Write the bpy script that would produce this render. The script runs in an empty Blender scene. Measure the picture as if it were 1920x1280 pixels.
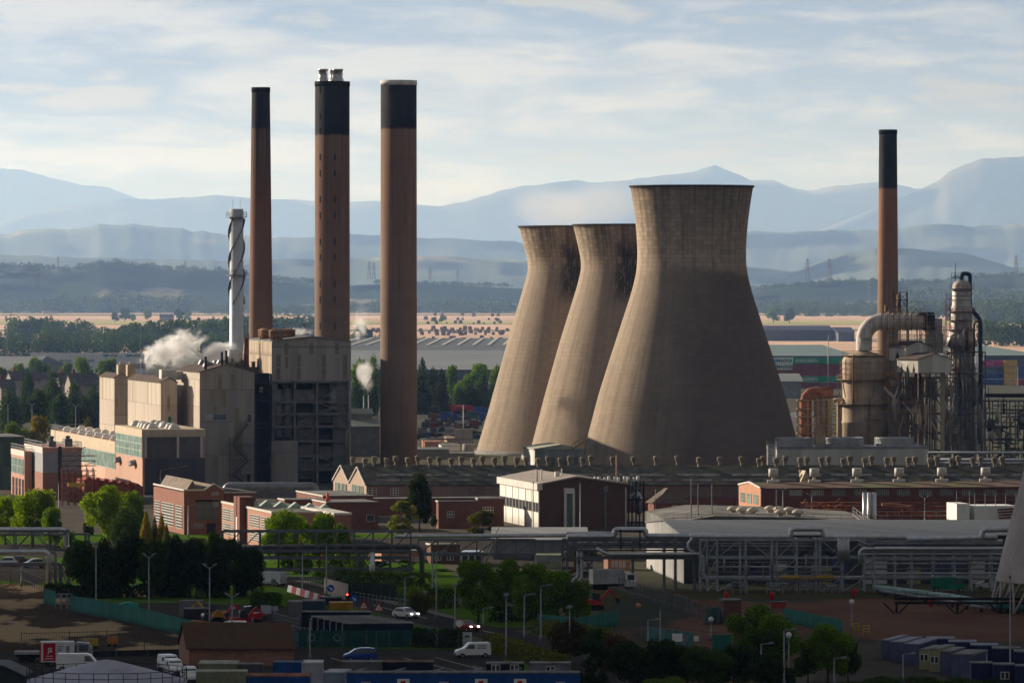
import bpy, math, random
import numpy as np
R = math.radians
F = 10667.0      # focal length in photo pixels (200 mm lens on 36 mm film, 1920 px wide)
EYE = 46.0       # camera height above the ground
SC = bpy.context.scene
COL = SC.collection
# ---------------------------------------------------------------- camera
cam = bpy.data.cameras.new('camera'); cam.lens = 200.0; cam.sensor_width = 36.0
cam.shift_y = -100.0/1920.0; cam.clip_start = 5; cam.clip_end = 120000
co = bpy.data.objects.new('camera', cam); COL.objects.link(co)
co.location = (0, 0, EYE); co.rotation_euler = (R(90), 0, 0); SC.camera = co
# ---------------------------------------------------------------- sun direction
SAZ, SEL = R(127), R(16.5)            # azimuth measured from "towards the camera" round to the left
SD = (-math.sin(SAZ)*math.cos(SEL), -math.cos(SAZ)*math.cos(SEL), math.sin(SEL))
sl = bpy.data.lights.new('sun', 'SUN'); sl.energy = 5.0; sl.angle = R(0.5); sl.color = (1.0, 0.88, 0.75)
so = bpy.data.objects.new('sun', sl); COL.objects.link(so); so.location = (-500, 800, 400)
import mathutils
so.rotation_euler = mathutils.Vector(SD).to_track_quat('Z', 'Y').to_euler()
# ---------------------------------------------------------------- view
SC.view_settings.view_transform = 'Standard'; SC.view_settings.look = 'None'
SC.view_settings.gamma = 1.0; SC.view_settings.exposure = 0.6
SC.render.engine = 'CYCLES'
SC.cycles.use_denoising = True
SC.cycles.max_bounces = 5; SC.cycles.diffuse_bounces = 2; SC.cycles.glossy_bounces = 2
SC.cycles.transmission_bounces = 2; SC.cycles.volume_bounces = 3; SC.cycles.transparent_max_bounces = 6
SC.cycles.volume_step_rate = 1.0; SC.cycles.volume_max_steps = 96
# ---------------------------------------------------------------- node helper
class NT:
 def __init__(s, tree): s.t = tree; s.n = tree.nodes; s.l = tree.links
 def add(s, typ, props=None, **ins):
  n = s.n.new(typ)
  for k, v in (props or {}).items(): setattr(n, k, v)
  for k, v in ins.items():
   key = int(k[1:]) if k[0] == '_' and k[1:].isdigit() else k.replace('_', ' ')
   s.set(n, key, v)
  return n
 def set(s, n, key, v):
  i = n.inputs[key]
  if isinstance(v, bpy.types.NodeSocket): s.l.new(v, i)
  elif isinstance(v, bpy.types.Node): s.l.new(v.outputs[0], i)
  else:
   if i.type == 'RGBA' and len(v) == 3: v = (*v, 1)
   i.default_value = v
 def math(s, op, a, b=0.0, c=None, clamp=False):
  n = s.n.new('ShaderNodeMath'); n.operation = op; n.use_clamp = clamp
  s.set(n, 0, a); s.set(n, 1, b)
  if c is not None: s.set(n, 2, c)
  return n.outputs[0]
 def mix(s, fac, a, b, blend='MIX'):
  n = s.n.new('ShaderNodeMix'); n.data_type = 'RGBA'; n.blend_type = blend
  s.set(n, 0, fac); s.set(n, 6, a); s.set(n, 7, b)
  return n.outputs[2]
 def noise(s, vec, scale, detail=4, rough=.55, dist=0):
  return s.add('ShaderNodeTexNoise', None, Vector=vec, Scale=scale, Detail=detail, Roughness=rough, Distortion=dist).outputs[0]
 def ramp(s, fac, pts, interp='LINEAR'):
  n = s.n.new('ShaderNodeValToRGB'); n.color_ramp.interpolation = interp
  el = n.color_ramp.elements
  while len(el) < len(pts): el.new(0.5)
  for e, (p, c) in zip(el, pts):
   e.position = p; e.color = (c, c, c, 1) if isinstance(c, (int, float)) else (*c, 1)
  s.set(n, 0, fac); return n.outputs[0]
 def smap(s, v, a, b, lo=0., hi=1., smooth=True):
  n = s.n.new('ShaderNodeMapRange'); n.interpolation_type = 'SMOOTHSTEP' if smooth else 'LINEAR'
  for k, x in zip((0, 1, 2, 3, 4), (v, a, b, lo, hi)): s.set(n, k, x)
  return n.outputs[0]
 def scale(s, vec, sc):
  return s.add('ShaderNodeVectorMath', {'operation': 'MULTIPLY'}, _0=vec, _1=sc).outputs[0]
# ---------------------------------------------------------------- world: sky with layered cloud
W = bpy.data.worlds.new('World'); SC.world = W; W.use_nodes = True
nt = NT(W.node_tree); nt.n.clear()
tc = nt.add('ShaderNodeTexCoord').outputs['Generated']
sky = nt.n.new('ShaderNodeTexSky'); sky.sky_type = 'NISHITA'; sky.sun_disc = False
sky.sun_elevation = SEL; sky.sun_rotation = math.atan2(SD[0], SD[1]); sky.air_density = 1.2; sky.dust_density = 1.5
sx = nt.add('ShaderNodeSeparateXYZ', None, Vector=tc)
dx, dy, dz = sx.outputs
# cloud sheets foreshortened towards the horizon: flat streaks low down
v1 = nt.scale(tc, (11, 11, 70))
v2 = nt.scale(tc, (40, 40, 190))
n1 = nt.noise(v1, 1.0, 6, .58, .3)
n2 = nt.noise(v2, 1.0, 7, .6, .4)
nn = nt.math('ADD', nt.math('MULTIPLY', n1, .62), nt.math('MULTIPLY', n2, .38))
cl = nt.smap(nn, .45, .60)
warm = nt.smap(dz, .050, .008)                      # creamier and brighter low down
grey = nt.mix(warm, (.165, .212, .305), (.28, .318, .365))
lite = nt.mix(warm, (.405, .408, .415), (.49, .468, .435))
cc = nt.mix(cl, grey, lite)
# the cloud deck behind the viewer and overhead is thick and darker
back = nt.smap(dy, .85, -.1)
deck = nt.mix(nt.noise(nt.scale(tc, (3, 3, 6)), 1.0, 4, .5), (.08, .08, .087), (.16, .16, .166))
hz = nt.smap(dz, .10, .5)
thick = nt.math('MAXIMUM', back, hz)
cc = nt.mix(thick, cc, deck)
cc10 = nt.scale(cc, (10, 10, 10))
open_ = nt.math('MULTIPLY', nt.smap(nn, .47, .40), .35)   # gaps with clear sky
colr = nt.mix(open_, cc10, sky.outputs[0])
bg = nt.add('ShaderNodeBackground', None, Color=colr, Strength=0.1)
out = nt.add('ShaderNodeOutputWorld', None, Surface=bg)
W.cycles.sampling_method = 'MANUAL'; W.cycles.sample_map_resolution = 512
# ---------------------------------------------------------------- materials
MATS = {}
def mat(name, col, rough=.8, metal=0., var=.15, scale=.6, stretch=(1, 1, 1), col2=None, bump=0., spec=.08, streak=0., emit=None, dirt=None):
 """Principled with procedural variation: blotches (var), vertical streaks (streak), optional dirt colour."""
 if name in MATS: return MATS[name]
 m = bpy.data.materials.new(name); m.use_nodes = True; MATS[name] = m
 t = NT(m.node_tree); t.n.clear()
 oc = t.add('ShaderNodeTexCoord').outputs['Object']
 oi = t.n.new('ShaderNodeObjectInfo')
 base = tuple(col)
 hi = col2 or tuple(min(1, c*(1+var*1.3)) for c in base); lo = tuple(c*(1-var*1.3) for c in base)
 nz = t.noise(t.scale(oc, stretch), scale, 6, .6)
 c = t.mix(t.smap(nz, .3, .7), lo, hi)
 if streak:
  s1 = t.noise(t.scale(oc, (1.7, 1.7, .06)), 1.0, 4, .65)
  c = t.mix(t.math('MULTIPLY', t.smap(s1, .45, .75), streak), c, dirt or tuple(x*.35 for x in base))
 elif dirt:
  s1 = t.noise(oc, scale*.4, 5, .65)
  c = t.mix(t.smap(s1, .5, .68), c, dirt)
 b = t.add('ShaderNodeBsdfPrincipled', None, Base_Color=c, Roughness=rough, Metallic=metal)
 b.inputs['Specular IOR Level'].default_value = spec
 if bump:
  bn = t.add('ShaderNodeBump', None, Height=nz, Strength=bump, Distance=.3); t.l.new(bn.outputs[0], b.inputs['Normal'])
 if emit: t.set(b, 'Emission Color', emit[0]); t.set(b, 'Emission Strength', emit[1])
 t.add('ShaderNodeOutputMaterial', None, Surface=b)
 return m
def clad(name, col, dark=.55, panel=2.2, row=5.5, patches=0., patchcol=(.32, .26, .12)):
 """Profiled sheet cladding: vertical panel tones, course lines, weather streaks, a few translucent sheets."""
 if name in MATS: return MATS[name]
 m = bpy.data.materials.new(name); m.use_nodes = True; MATS[name] = m
 t = NT(m.node_tree); t.n.clear()
 oc = t.add('ShaderNodeTexCoord').outputs['Object']
 s = t.add('ShaderNodeSeparateXYZ', None, Vector=oc).outputs
 u = t.math('ADD', s[0], s[1])
 px = t.math('FLOOR', t.math('DIVIDE', u, panel)); pz = t.math('FLOOR', t.math('DIVIDE', s[2], row))
 cv = t.add('ShaderNodeCombineXYZ', None, X=px, Y=pz, Z=3.3)
 wn = t.add('ShaderNodeTexWhiteNoise', {'noise_dimensions': '3D'}, Vector=cv).outputs[0]
 c = t.mix(wn, tuple(x*.86 for x in col), tuple(x*1.12 for x in col))
 st = t.noise(t.scale(oc, (2.4, 2.4, .07)), 1.0, 5, .7)
 c = t.mix(t.math('MULTIPLY', t.smap(st, .45, .75), dark), c, tuple(x*y for x, y in zip(col, (.42, .36, .3))))
 lz = t.math('FRACT', t.math('DIVIDE', s[2], row))
 ln = t.smap(lz, .045, .0)
 c = t.mix(t.math('MULTIPLY', ln, .6), c, tuple(x*.3 for x in col))
 if patches:
  cv2 = t.add('ShaderNodeCombineXYZ', None, X=t.math('FLOOR', t.math('DIVIDE', u, panel*.9)), Y=pz, Z=9.1)
  w2 = t.add('ShaderNodeTexWhiteNoise', {'noise_dimensions': '3D'}, Vector=cv2).outputs[0]
  c = t.mix(t.math('MULTIPLY', t.math('LESS_THAN', w2, patches), .75), c, patchcol)
 wv = t.math('SINE', t.math('MULTIPLY', u, 18.0))
 bn = t.add('ShaderNodeBump', None, Height=wv, Strength=.25, Distance=.06)
 b = t.add('ShaderNodeBsdfPrincipled', None, Base_Color=c, Roughness=.75, Normal=bn)
 b.inputs['Specular IOR Level'].default_value = .04
 t.add('ShaderNodeOutputMaterial', None, Surface=b)
 return m
def brick(name, col, var=.25, dark=.3):
 if name in MATS: return MATS[name]
 m = bpy.data.materials.new(name); m.use_nodes = True; MATS[name] = m
 t = NT(m.node_tree); t.n.clear()
 oc = t.add('ShaderNodeTexCoord').outputs['Object']
 s = t.add('ShaderNodeSeparateXYZ', None, Vector=oc).outputs
 uv = t.add('ShaderNodeCombineXYZ', None, X=t.math('ADD', s[0], s[1]), Y=s[2], Z=0.)
 bt = t.add('ShaderNodeTexBrick', None, Vector=uv, Color1=tuple(x*(1-var) for x in col), Color2=tuple(min(1, x*(1+var)) for x in col), Mortar=tuple(x*.8+.04 for x in col), Scale=1.0)
 bt.inputs['Mortar Size'].default_value = .012; bt.inputs['Brick Width'].default_value = .46; bt.inputs['Row Height'].default_value = .15
 n = t.noise(t.scale(oc, (.5, .5, .3)), 1.0, 6, .65)
 c = t.mix(t.math('MULTIPLY', t.smap(n, .48, .72), dark), bt.outputs[0], tuple(x*.3 for x in col))
 c = t.mix(t.math('MULTIPLY', t.smap(t.noise(t.scale(oc, (1.5, 1.5, .12)), 1.0, 4, .6), .5, .8), .3), c, tuple(x*.5+.02 for x in col))
 b = t.add('ShaderNodeBsdfPrincipled', None, Base_Color=c, Roughness=.9)
 b.inputs['Specular IOR Level'].default_value = .15
 t.add('ShaderNodeOutputMaterial', None, Surface=b)
 return m
def leafmat(name, col, tr=.45):
 m = bpy.data.materials.new(name); m.use_nodes = True; MATS[name] = m
 t = NT(m.node_tree); t.n.clear()
 g = t.n.new('ShaderNodeNewGeometry'); oi = t.n.new('ShaderNodeObjectInfo')
 rnd = g.outputs['Random Per Island']
 c = t.mix(rnd, tuple(x*.4 for x in col), tuple(x*1.65 for x in col))
 c = t.mix(t.math('MULTIPLY', oi.outputs['Random'], .35), c, (col[0]*1.5, col[1]*1.05, col[2]*.8))
 d = t.add('ShaderNodeBsdfDiffuse', None, Color=c)
 tl = t.add('ShaderNodeBsdfTranslucent', None, Color=t.mix(1.0, c, (1.25, 1.15, .4), 'MULTIPLY'))
 mx = t.add('ShaderNodeMixShader', None, _0=tr, _1=d, _2=tl)
 t.add('ShaderNodeOutputMaterial', None, Surface=mx)
 return m
# ---------------------------------------------------------------- mesh helpers
class MB:
 def __init__(s): s.v = []; s.f = []; s.mi = []; s.m = 0; s.sm = False; s.smf = []
 def face(s, idx): s.f.append(idx); s.mi.append(s.m); s.smf.append(s.sm)
 def quad(s, *p):
  b = len(s.v); s.v += [tuple(x) for x in p]; s.face(tuple(range(b, b+len(p)))); return s
 def box(s, x0, x1, y0, y1, z0, z1):
  if x0 > x1: x0, x1 = x1, x0
  if y0 > y1: y0, y1 = y1, y0
  if z0 > z1: z0, z1 = z1, z0
  b = len(s.v)
  s.v += [(x0,y0,z0),(x1,y0,z0),(x1,y1,z0),(x0,y1,z0),(x0,y0,z1),(x1,y0,z1),(x1,y1,z1),(x0,y1,z1)]
  for q in ((0,3,2,1),(4,5,6,7),(0,1,5,4),(1,2,6,5),(2,3,7,6),(3,0,4,7)): s.face(tuple(b+i for i in q))
  return s
 def prism(s, pts, axis, a, b_):
  """extrude the 2D outline pts along axis ('x': pts are (y,z); 'y': (x,z); 'z': (x,y)) from a to b_"""
  n = len(pts); b = len(s.v)
  for t in (a, b_):
   for p, q in pts:
    s.v.append((t, p, q) if axis == 'x' else (p, t, q) if axis == 'y' else (p, q, t))
  s.face(tuple(b+i for i in range(n))); s.face(tuple(b+n+i for i in reversed(range(n))))
  for i in range(n):
   j = (i+1) % n; s.face((b+i, b+n+i, b+n+j, b+j))
  return s
 def bar(s, p, q, w=.2, h=None, n=4):
  """square (n=4) or round beam between two points"""
  h = h or w
  P = mathutils.Vector(p); Q = mathutils.Vector(q); d = Q-P
  if d.length < 1e-6: return s
  d.normalize()
  up = mathutils.Vector((0, 0, 1)) if abs(d.z) < .95 else mathutils.Vector((1, 0, 0))
  a = d.cross(up).normalized(); c = a.cross(d).normalized()
  b = len(s.v)
  for E in (P, Q):
   for k in range(n):
    t = 2*math.pi*(k+.5)/n; r = .7071 if n == 4 else .5
    s.v.append(tuple(E + a*math.cos(t)*w*r + c*math.sin(t)*h*r))
  o = s.sm; s.sm = n > 4
  for k in range(n):
   j = (k+1) % n; s.face((b+k, b+j, b+n+j, b+n+k))
  s.sm = o
  s.face(tuple(b+k for k in reversed(range(n)))); s.face(tuple(b+n+k for k in range(n)))
  return s
 def pipe(s, pts, r, n=8):
  """round pipe through points, elbows filled by short spheres of the same radius"""
  V = [mathutils.Vector(p) for p in pts]
  out = [V[0]]
  for i in range(1, len(V)-1):
   a = (V[i-1]-V[i]); b = (V[i+1]-V[i]); k = min(1.6*r, a.length*.45, b.length*.45)
   a.normalize(); b.normalize()
   p0 = V[i]+a*k; p2 = V[i]+b*k
   for t in (0, .33, .66, 1): out.append(p0*(1-t)**2 + V[i]*2*t*(1-t) + p2*t*t)
  out.append(V[-1])
  rings = []; ref = None
  for i, p in enumerate(out):
   d = (out[min(i+1, len(out)-1)]-out[max(i-1, 0)]).normalized()
   if ref is None:
    ref = d.cross(mathutils.Vector((0, 0, 1)) if abs(d.z) < .9 else mathutils.Vector((1, 0, 0))).normalized()
   ref = (ref - d*ref.dot(d)).normalized(); c = d.cross(ref)
   b = len(s.v)
   for k in range(n):
    t = 2*math.pi*k/n; s.v.append(tuple(p + ref*math.cos(t)*r + c*math.sin(t)*r))
   rings.append(b)
  o = s.sm; s.sm = True
  for a, b in zip(rings, rings[1:]):
   for k in range(n):
    j = (k+1) % n; s.face((a+k, a+j, b+j, b+k))
  s.sm = o
  s.face(tuple(rings[0]+k for k in reversed(range(n)))); s.face(tuple(rings[-1]+k for k in range(n)))
  return s
 def lathe(s, cx, cy, prof, n=24, cap=True, smooth=True, a0=0.):
  b = len(s.v)
  for r, z in prof:
   for k in range(n):
    t = 2*math.pi*k/n + a0; s.v.append((cx+r*math.cos(t), cy+r*math.sin(t), z))
  o = s.sm; s.sm = smooth
  for i in range(len(prof)-1):
   for k in range(n):
    j = (k+1) % n; s.face((b+i*n+k, b+i*n+j, b+(i+1)*n+j, b+(i+1)*n+k))
  s.sm = o
  if cap:
   s.face(tuple(b+k for k in reversed(range(n)))); m = b+(len(prof)-1)*n; s.face(tuple(m+k for k in range(n)))
  return s
 def cyl(s, cx, cy, z0, z1, r, n=16, r2=None): return s.lathe(cx, cy, [(r, z0), (r if r2 is None else r2, z1)], n)
 def hip(s, x0, x1, y0, y1, z0, z1, axis='x', inset=0.):
  """gable roof solid with its ridge along axis"""
  if axis == 'x':
   ym = (y0+y1)/2; s.prism([(y0, z0), (y1, z0), (ym, z1)], 'x', x0, x1)
  else:
   xm = (x0+x1)/2; s.prism([(x0, z0), (x1, z0), (xm, z1)], 'y', y0, y1)
  return s
 def rail(s, pts, h=1.1, step=2.5, w=.07):
  for a, b in zip(pts, pts[1:]):
   a = mathutils.Vector(a); b = mathutils.Vector(b); L = (b-a).length; n = max(1, round(L/step))
   for hh in (h, h*.5): s.bar(a+mathutils.Vector((0, 0, hh)), b+mathutils.Vector((0, 0, hh)), w)
   for i in range(n+1):
    p = a.lerp(b, i/n); s.bar(p, p+mathutils.Vector((0, 0, h)), w)
  return s
 def build(s, name, mats, parent=None, loc=None, rot=0.):
  us = sorted({i for f in s.f for i in f}); mp = {i: k for k, i in enumerate(us)}; s.v = [s.v[i] for i in us]; s.f = [tuple(mp[i] for i in f) for f in s.f]
  me = bpy.data.meshes.new(name); me.from_pydata(s.v, [], s.f)
  if not isinstance(mats, (list, tuple)): mats = [mats]
  for m in mats: me.materials.append(m)
  if len(mats) > 1: me.polygons.foreach_set('material_index', s.mi)
  if any(s.smf): me.polygons.foreach_set('use_smooth', s.smf)
  me.update()
  o = bpy.data.objects.new(name, me); COL.objects.link(o)
  if parent: o.parent = parent
  if loc: o.location = loc
  if rot: o.rotation_euler = (0, 0, rot)
  return o
def tag(o, label=None, cat=None, group=None, kind=None):
 if label: o['label'] = label
 if cat: o['category'] = cat
 if group: o['group'] = group
 if kind: o['kind'] = kind
 return o
def struct(name, mb, m, kind='structure', loc=None):
 return tag(mb.build(name, m, loc=loc), kind=kind)
class Fr:
 """local frame of a thing: origin on the ground at photo column px and distance D, x along its front, y into depth"""
 def __init__(s, px, D, th=12.):
  s.D = D; s.X = (px-960)*D/F; s.th = R(th); s.c = math.cos(s.th); s.s = math.sin(s.th)
 def fx(s, px, y=0.):
  k = (px-960)/F; return (k*(s.D+y*s.c) - s.X + y*s.s)/(s.c-k*s.s)
 def sy(s, px, x=0.):
  k = (px-960)/F; return (s.X - k*s.D + x*(s.c-k*s.s))/(s.s+k*s.c)
 def z(s, py, x=0., y=0.): return EYE-(py-540)*(s.D+x*s.s+y*s.c)/F
def gd(py): return EYE*F/(py-540)
def thing(name, label, cat, fr, group=None, z=0.):
 o = bpy.data.objects.new(name, None); COL.objects.link(o)
 o.location = (fr.X, fr.D, z); o.rotation_euler = (0, 0, fr.th); o.empty_display_size = 1
 return tag(o, label, cat, group)
def copy_tree(o, parent=None):
 c = o.copy(); COL.objects.link(c); c.parent = parent
 for ch in list(KIDS(o)): copy_tree(ch, c)
 return c
def KIDS(o): return [x for x in ALLC.get(o.name, [])] if o.name in ALLC else list(o.children)
ALLC = {}
ORD = ['first','second','third','fourth','fifth','sixth','seventh','eighth','ninth','tenth','eleventh','twelfth','thirteenth','fourteenth','fifteenth','sixteenth','seventeenth','eighteenth','nineteenth','twentieth','twenty-first','twenty-second','twenty-third','twenty-fourth','twenty-fifth','twenty-sixth','twenty-seventh','twenty-eighth','twenty-ninth','thirtieth','thirty-first','thirty-second','thirty-third','thirty-fourth','thirty-fifth','thirty-sixth','thirty-seventh','thirty-eighth','thirty-ninth','fortieth']
def windows(parent, face, u0, u1, z0, z1, nu, nz, mf, mg, off=0., bar=.12, name='window'):
 """one glazed opening with its mullions; face 'F' lies in the plane y=off, 'L' in the plane x=off"""
 mb = MB()
 def B(a0, a1, d0, d1, b0, b1):
  if face == 'F': mb.box(a0, a1, off-d1, off-d0, b0, b1)
  else: mb.box(off-d1, off-d0, a0, a1, b0, b1)
 if u0 > u1: u0, u1 = u1, u0
 if z0 > z1: z0, z1 = z1, z0
 mb.m = 1; B(u0, u1, .005, .03, z0, z1); mb.m = 0
 for i in range(nu+1):
  u = u0+(u1-u0)*i/nu; B(max(u0, u-bar/2)-.01, min(u1, u+bar/2)+.01, .0, .09, z0-.01, z1+.01)
 for i in range(nz+1):
  z = z0+(z1-z0)*i/nz; B(u0-.02, u1+.02, .0, .075, max(z0, z-bar/2)-.012, min(z1, z+bar/2)+.012)
 return mb.build(name, [mf, mg], parent)
GLASS = mat('window_glass', (.05, .06, .07), .12, 0, .3, .5, spec=.6)
GLASSG = mat('green_glass', (.22, .33, .29), .25, 0, .35, .35, spec=.5)
WHITE = mat('white_paint', (.78, .77, .74), .5, var=.06)
DARK = mat('dark_void', (.02, .02, .022), .9, var=.3)
BLACK = mat('black_soot', (.022, .021, .021), .9, var=.3, scale=.15)
STEEL = mat('grey_steel', (.14, .15, .16), .6, .2, .2)
STEELL = mat('light_steel', (.24, .25, .26), .5, .4, .2)
STEELD = mat('dark_steel', (.035, .037, .04), .7, .1, .25)
ALU = mat('aluminium_lagging', (.55, .56, .57), .38, .7, .12, .8)
RUST = mat('rusty_steel', (.20, .075, .04), .9, var=.4, scale=.8, dirt=(.09, .035, .02))
GREYC = mat('concrete_grey', (.33, .32, .30), .9, var=.15, scale=.3, streak=.35)
# ================================================================ GROUND, HILLS, HAZE
def ground_mat():
 m = bpy.data.materials.new('ground'); m.use_nodes = True
 t = NT(m.node_tree); t.n.clear()
 oc = t.add('ShaderNodeTexCoord').outputs['Object']
 s = t.add('ShaderNodeSeparateXYZ', None, Vector=oc).outputs
 n = t.noise(t.scale(oc, (.004, .0012, 1)), 1.0, 4, .6)
 y = t.math('ADD', s[1], t.math('MULTIPLY', t.math('SUBTRACT', n, .5), 500.))
 straw = (.78, .52, .36); straw2 = (.66, .45, .31); grn = (.16, .19, .06); yel = (.48, .46, .13); hed = (.06, .085, .04)
 seq = [(0, (.05, .055, .03)), (3900, straw), (4350, straw2), (4500, straw), (5050, hed), (5110, straw2), (5600, straw), (6050, grn), (6250, straw),
           (7150, hed), (7260, yel), (7900, straw2), (8500, straw), (9500, grn), (9900, straw2), (10400, hed), (10900, grn), (13000, straw2), (13500, grn)]
 c = t.ramp(t.smap(y, 0, 14000, smooth=False), [(a/14000., b) for a, b in seq], 'CONSTANT')
 c2 = t.mix(t.smap(t.noise(t.scale(oc, (.02, .006, 1)), 1.0, 5, .7), .35, .7), t.scale(c, (.8, .8, .8)), t.scale(c, (1.12, 1.1, 1.05)))
 lo = t.mix(t.smap(t.noise(t.scale(oc, (.05, .05, 1)), 1.0, 6, .65), .4, .65), (.045, .055, .022), (.085, .07, .05))
 lo = t.mix(t.smap(t.noise(t.scale(oc, (.7, .7, 1)), 1.0, 4, .65), .35, .8), lo, (.11, .095, .06))
 c = t.mix(t.smap(s[1], 3700, 3900), lo, c2)
 b = t.add('ShaderNodeBsdfPrincipled', None, Base_Color=c, Roughness=1.); b.inputs['Specular IOR Level'].default_value = .05
 t.add('ShaderNodeOutputMaterial', None, Surface=b); return m
g = MB(); g.quad((-30000, -3000, 0), (30000, -3000, 0), (30000, 75000, 0), (-30000, 75000, 0))
struct('ground', g, ground_mat())
def hill_mat(name, c1, c2, c3, sc, wood=.5):
 m = bpy.data.materials.new(name); m.use_nodes = True
 t = NT(m.node_tree); t.n.clear()
 oc = t.add('ShaderNodeTexCoord').outputs['Object']
 n = t.noise(t.scale(oc, (1, .5, 2.5)), sc, 7, .62, .5)
 c = t.mix(t.smap(n, .36, .62), c1, c2)
 n2 = t.noise(t.scale(oc, (1, .6, 4)), sc*1.6, 3, .5)
 c = t.mix(t.math('MULTIPLY', t.smap(n2, wood, wood+.05), .8), c, c3)
 b = t.add('ShaderNodeBsdfPrincipled', None, Base_Color=c, Roughness=1.); b.inputs['Specular IOR Level'].default_value = 0.
 t.add('ShaderNodeOutputMaterial', None, Surface=b); return m
def vnoise(rng, x, n):
 """smooth 1-D value noise"""
 k = rng.random(n+2); i = np.clip((x*n).astype(int), 0, n-1); f = x*n-i; f = f*f*(3-2*f)
 return k[i]*(1-f)+k[i+1]*f
def ridge(name, D, pts, depth, m, seed, rough=.04, front=.8, ex=1.6):
 """a mountain range with real depth: crest from the listed columns, spurs and gullies on both flanks"""
 rng = np.random.default_rng(seed)
 xs = np.linspace(-200, 2120, 360); pp = sorted(pts)
 py = np.interp(xs, [p[0] for p in pp], [p[1] for p in pp])
 hz = EYE-(py-540)*D/F
 u = (xs-xs[0])/(xs[-1]-xs[0])
 hz = hz*(1+rough*.35*(vnoise(rng, u, 40)-.5)+rough*.3*(vnoise(rng, u, 110)-.5)+rough*.12*(vnoise(rng, u, 300)-.5))
 X = (xs-960)*D/F; rows = []
 ts = np.linspace(-1, 1, 33)
 def grid(nr, nc):
  g_ = rng.random((nr+1, nc+2)); fy = np.linspace(0, nr-.001, 33); iy = fy.astype(int); ty = (fy-iy)[:, None]; ty = ty*ty*(3-2*ty)
  fx_ = u*(nc-.001); ix = fx_.astype(int); tx = fx_-ix; tx = tx*tx*(3-2*tx); a_ = g_[iy][:, ix]*(1-tx)+g_[iy][:, ix+1]*tx; b_ = g_[iy+1][:, ix]*(1-tx)+g_[iy+1][:, ix+1]*tx; return a_*(1-ty)+b_*ty-.5
 NZ = 1.1*grid(3, 16)+.8*grid(6, 40)+.5*grid(12, 90)+.25*grid(24, 200)
 for q_, t in enumerate(ts):
  yy = D + t*depth*(front if t < 0 else 1.)
  sh = (1-abs(t))**ex
  w = NZ[q_]
  h = hz*(sh + w*abs(t)*(1-abs(t))*.35)
  h = np.minimum(h, hz*(1 - .12*abs(t)*4 if abs(t) < .25 else .9))
  rows.append(np.stack([X*(yy/D)*1.02, np.full_like(X, yy) + (vnoise(rng, u, 20)-.5)*depth*.1*(1-abs(t)), np.maximum(h, -.5)], 1))
 V = np.concatenate(rows); n = len(xs); mb = MB(); mb.v = [tuple(map(float, v)) for v in V]; mb.sm = True
 for r in range(len(ts)-1):
  for i in range(n-1): mb.face((r*n+i, r*n+i+1, (r+1)*n+i+1, (r+1)*n+i))
 return struct(name, mb, m)
MOOR = hill_mat('moor', (.12, .14, .13), (.17, .18, .165), (.22, .21, .19), .0004, .62)
MOOR2 = hill_mat('moor_near', (.12, .155, .12), (.17, .20, .14), (.30, .25, .17), .0011, .60)
WOODH = hill_mat('wooded_hill', (.035, .06, .03), (.06, .09, .045), (.30, .27, .16), .0025, .60)
ridge('mountain_range', 60000, [(-200, 330), (0, 312), (60, 318), (110, 333), (170, 346), (215, 350), (260, 369), (330, 392), (500, 420), (900, 440), (1900, 470), (2120, 480)], 2600, MOOR, 3)
ridge('mountain_range', 51000, [(-200, 455), (0, 425), (60, 402), (130, 388), (260, 370), (300, 375), (360, 371), (420, 365), (450, 368), (500, 375), (580, 376), (640, 381), (700, 377), (790, 384), (830, 388), (880, 376), (930, 360), (975, 349), (1040, 343), (1075, 338), (1100, 342), (1180, 337), (1250, 328), (1290, 322), (1315, 313), (1332, 310), (1352, 320), (1382, 330), (1400, 339), (1440, 338), (1480, 352), (1510, 357), (1560, 348), (1640, 339), (1700, 352), (1740, 352), (2120, 380)], 3000, MOOR, 5)
ridge('mountain_range', 44000, [(-200, 520), (1300, 500), (1500, 440), (1640, 385), (1690, 362), (1725, 349), (1745, 338), (1765, 318), (1790, 307), (1820, 298), (1850, 296), (1900, 293), (1960, 290), (2120, 300)], 2500, MOOR, 8)
ridge('moorland_slope', 28000, [(-200, 440), (0, 436), (120, 428), (200, 418), (300, 424), (420, 436), (520, 446), (640, 440), (760, 444), (900, 452), (1000, 458), (1250, 452), (1400, 434), (1560, 430), (1700, 424), (1920, 420), (2120, 425)], 3500, MOOR2, 11, .12)
ridge('farmed_hill', 19000, [(-200, 478), (0, 476), (180, 484), (420, 488), (600, 486), (800, 480), (950, 486), (1100, 492), (1400, 500), (1470, 508), (1540, 486), (1580, 474), (1630, 467), (1690, 466), (1750, 474), (1800, 478), (1880, 500), (2120, 500)], 2200, MOOR2, 14, .10)
ridge('wooded_hill', 11800, [(-200, 504), (0, 501), (60, 499), (120, 506), (170, 498), (215, 492), (270, 499), (330, 503), (420, 508), (470, 520), (540, 530), (640, 535), (760, 530), (860, 534), (960, 540), (1200, 545), (1430, 540), (1500, 530), (1560, 525), (1640, 526), (1760, 528), (1800, 518), (1920, 514), (2120, 512)], 800, WOODH, 17, .12)
# haze: one box of even air round the whole scene
hb = MB(); hb.box(-17000, 17000, -2500, 67000, -1, 1430)
hm = bpy.data.materials.new('haze_air'); hm.use_nodes = True
t = NT(hm.node_tree); t.n.clear()
pv = t.add('ShaderNodeVolumePrincipled', None, Color=(.34, .545, 1.0), Density=3.1e-5, Anisotropy=0.5)
pv.inputs['Absorption Color'].default_value = (1, 1, 1, 1)
t.add('ShaderNodeOutputMaterial', None, Volume=pv)
tag(hb.build('haze', hm), kind='stuff')
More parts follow.
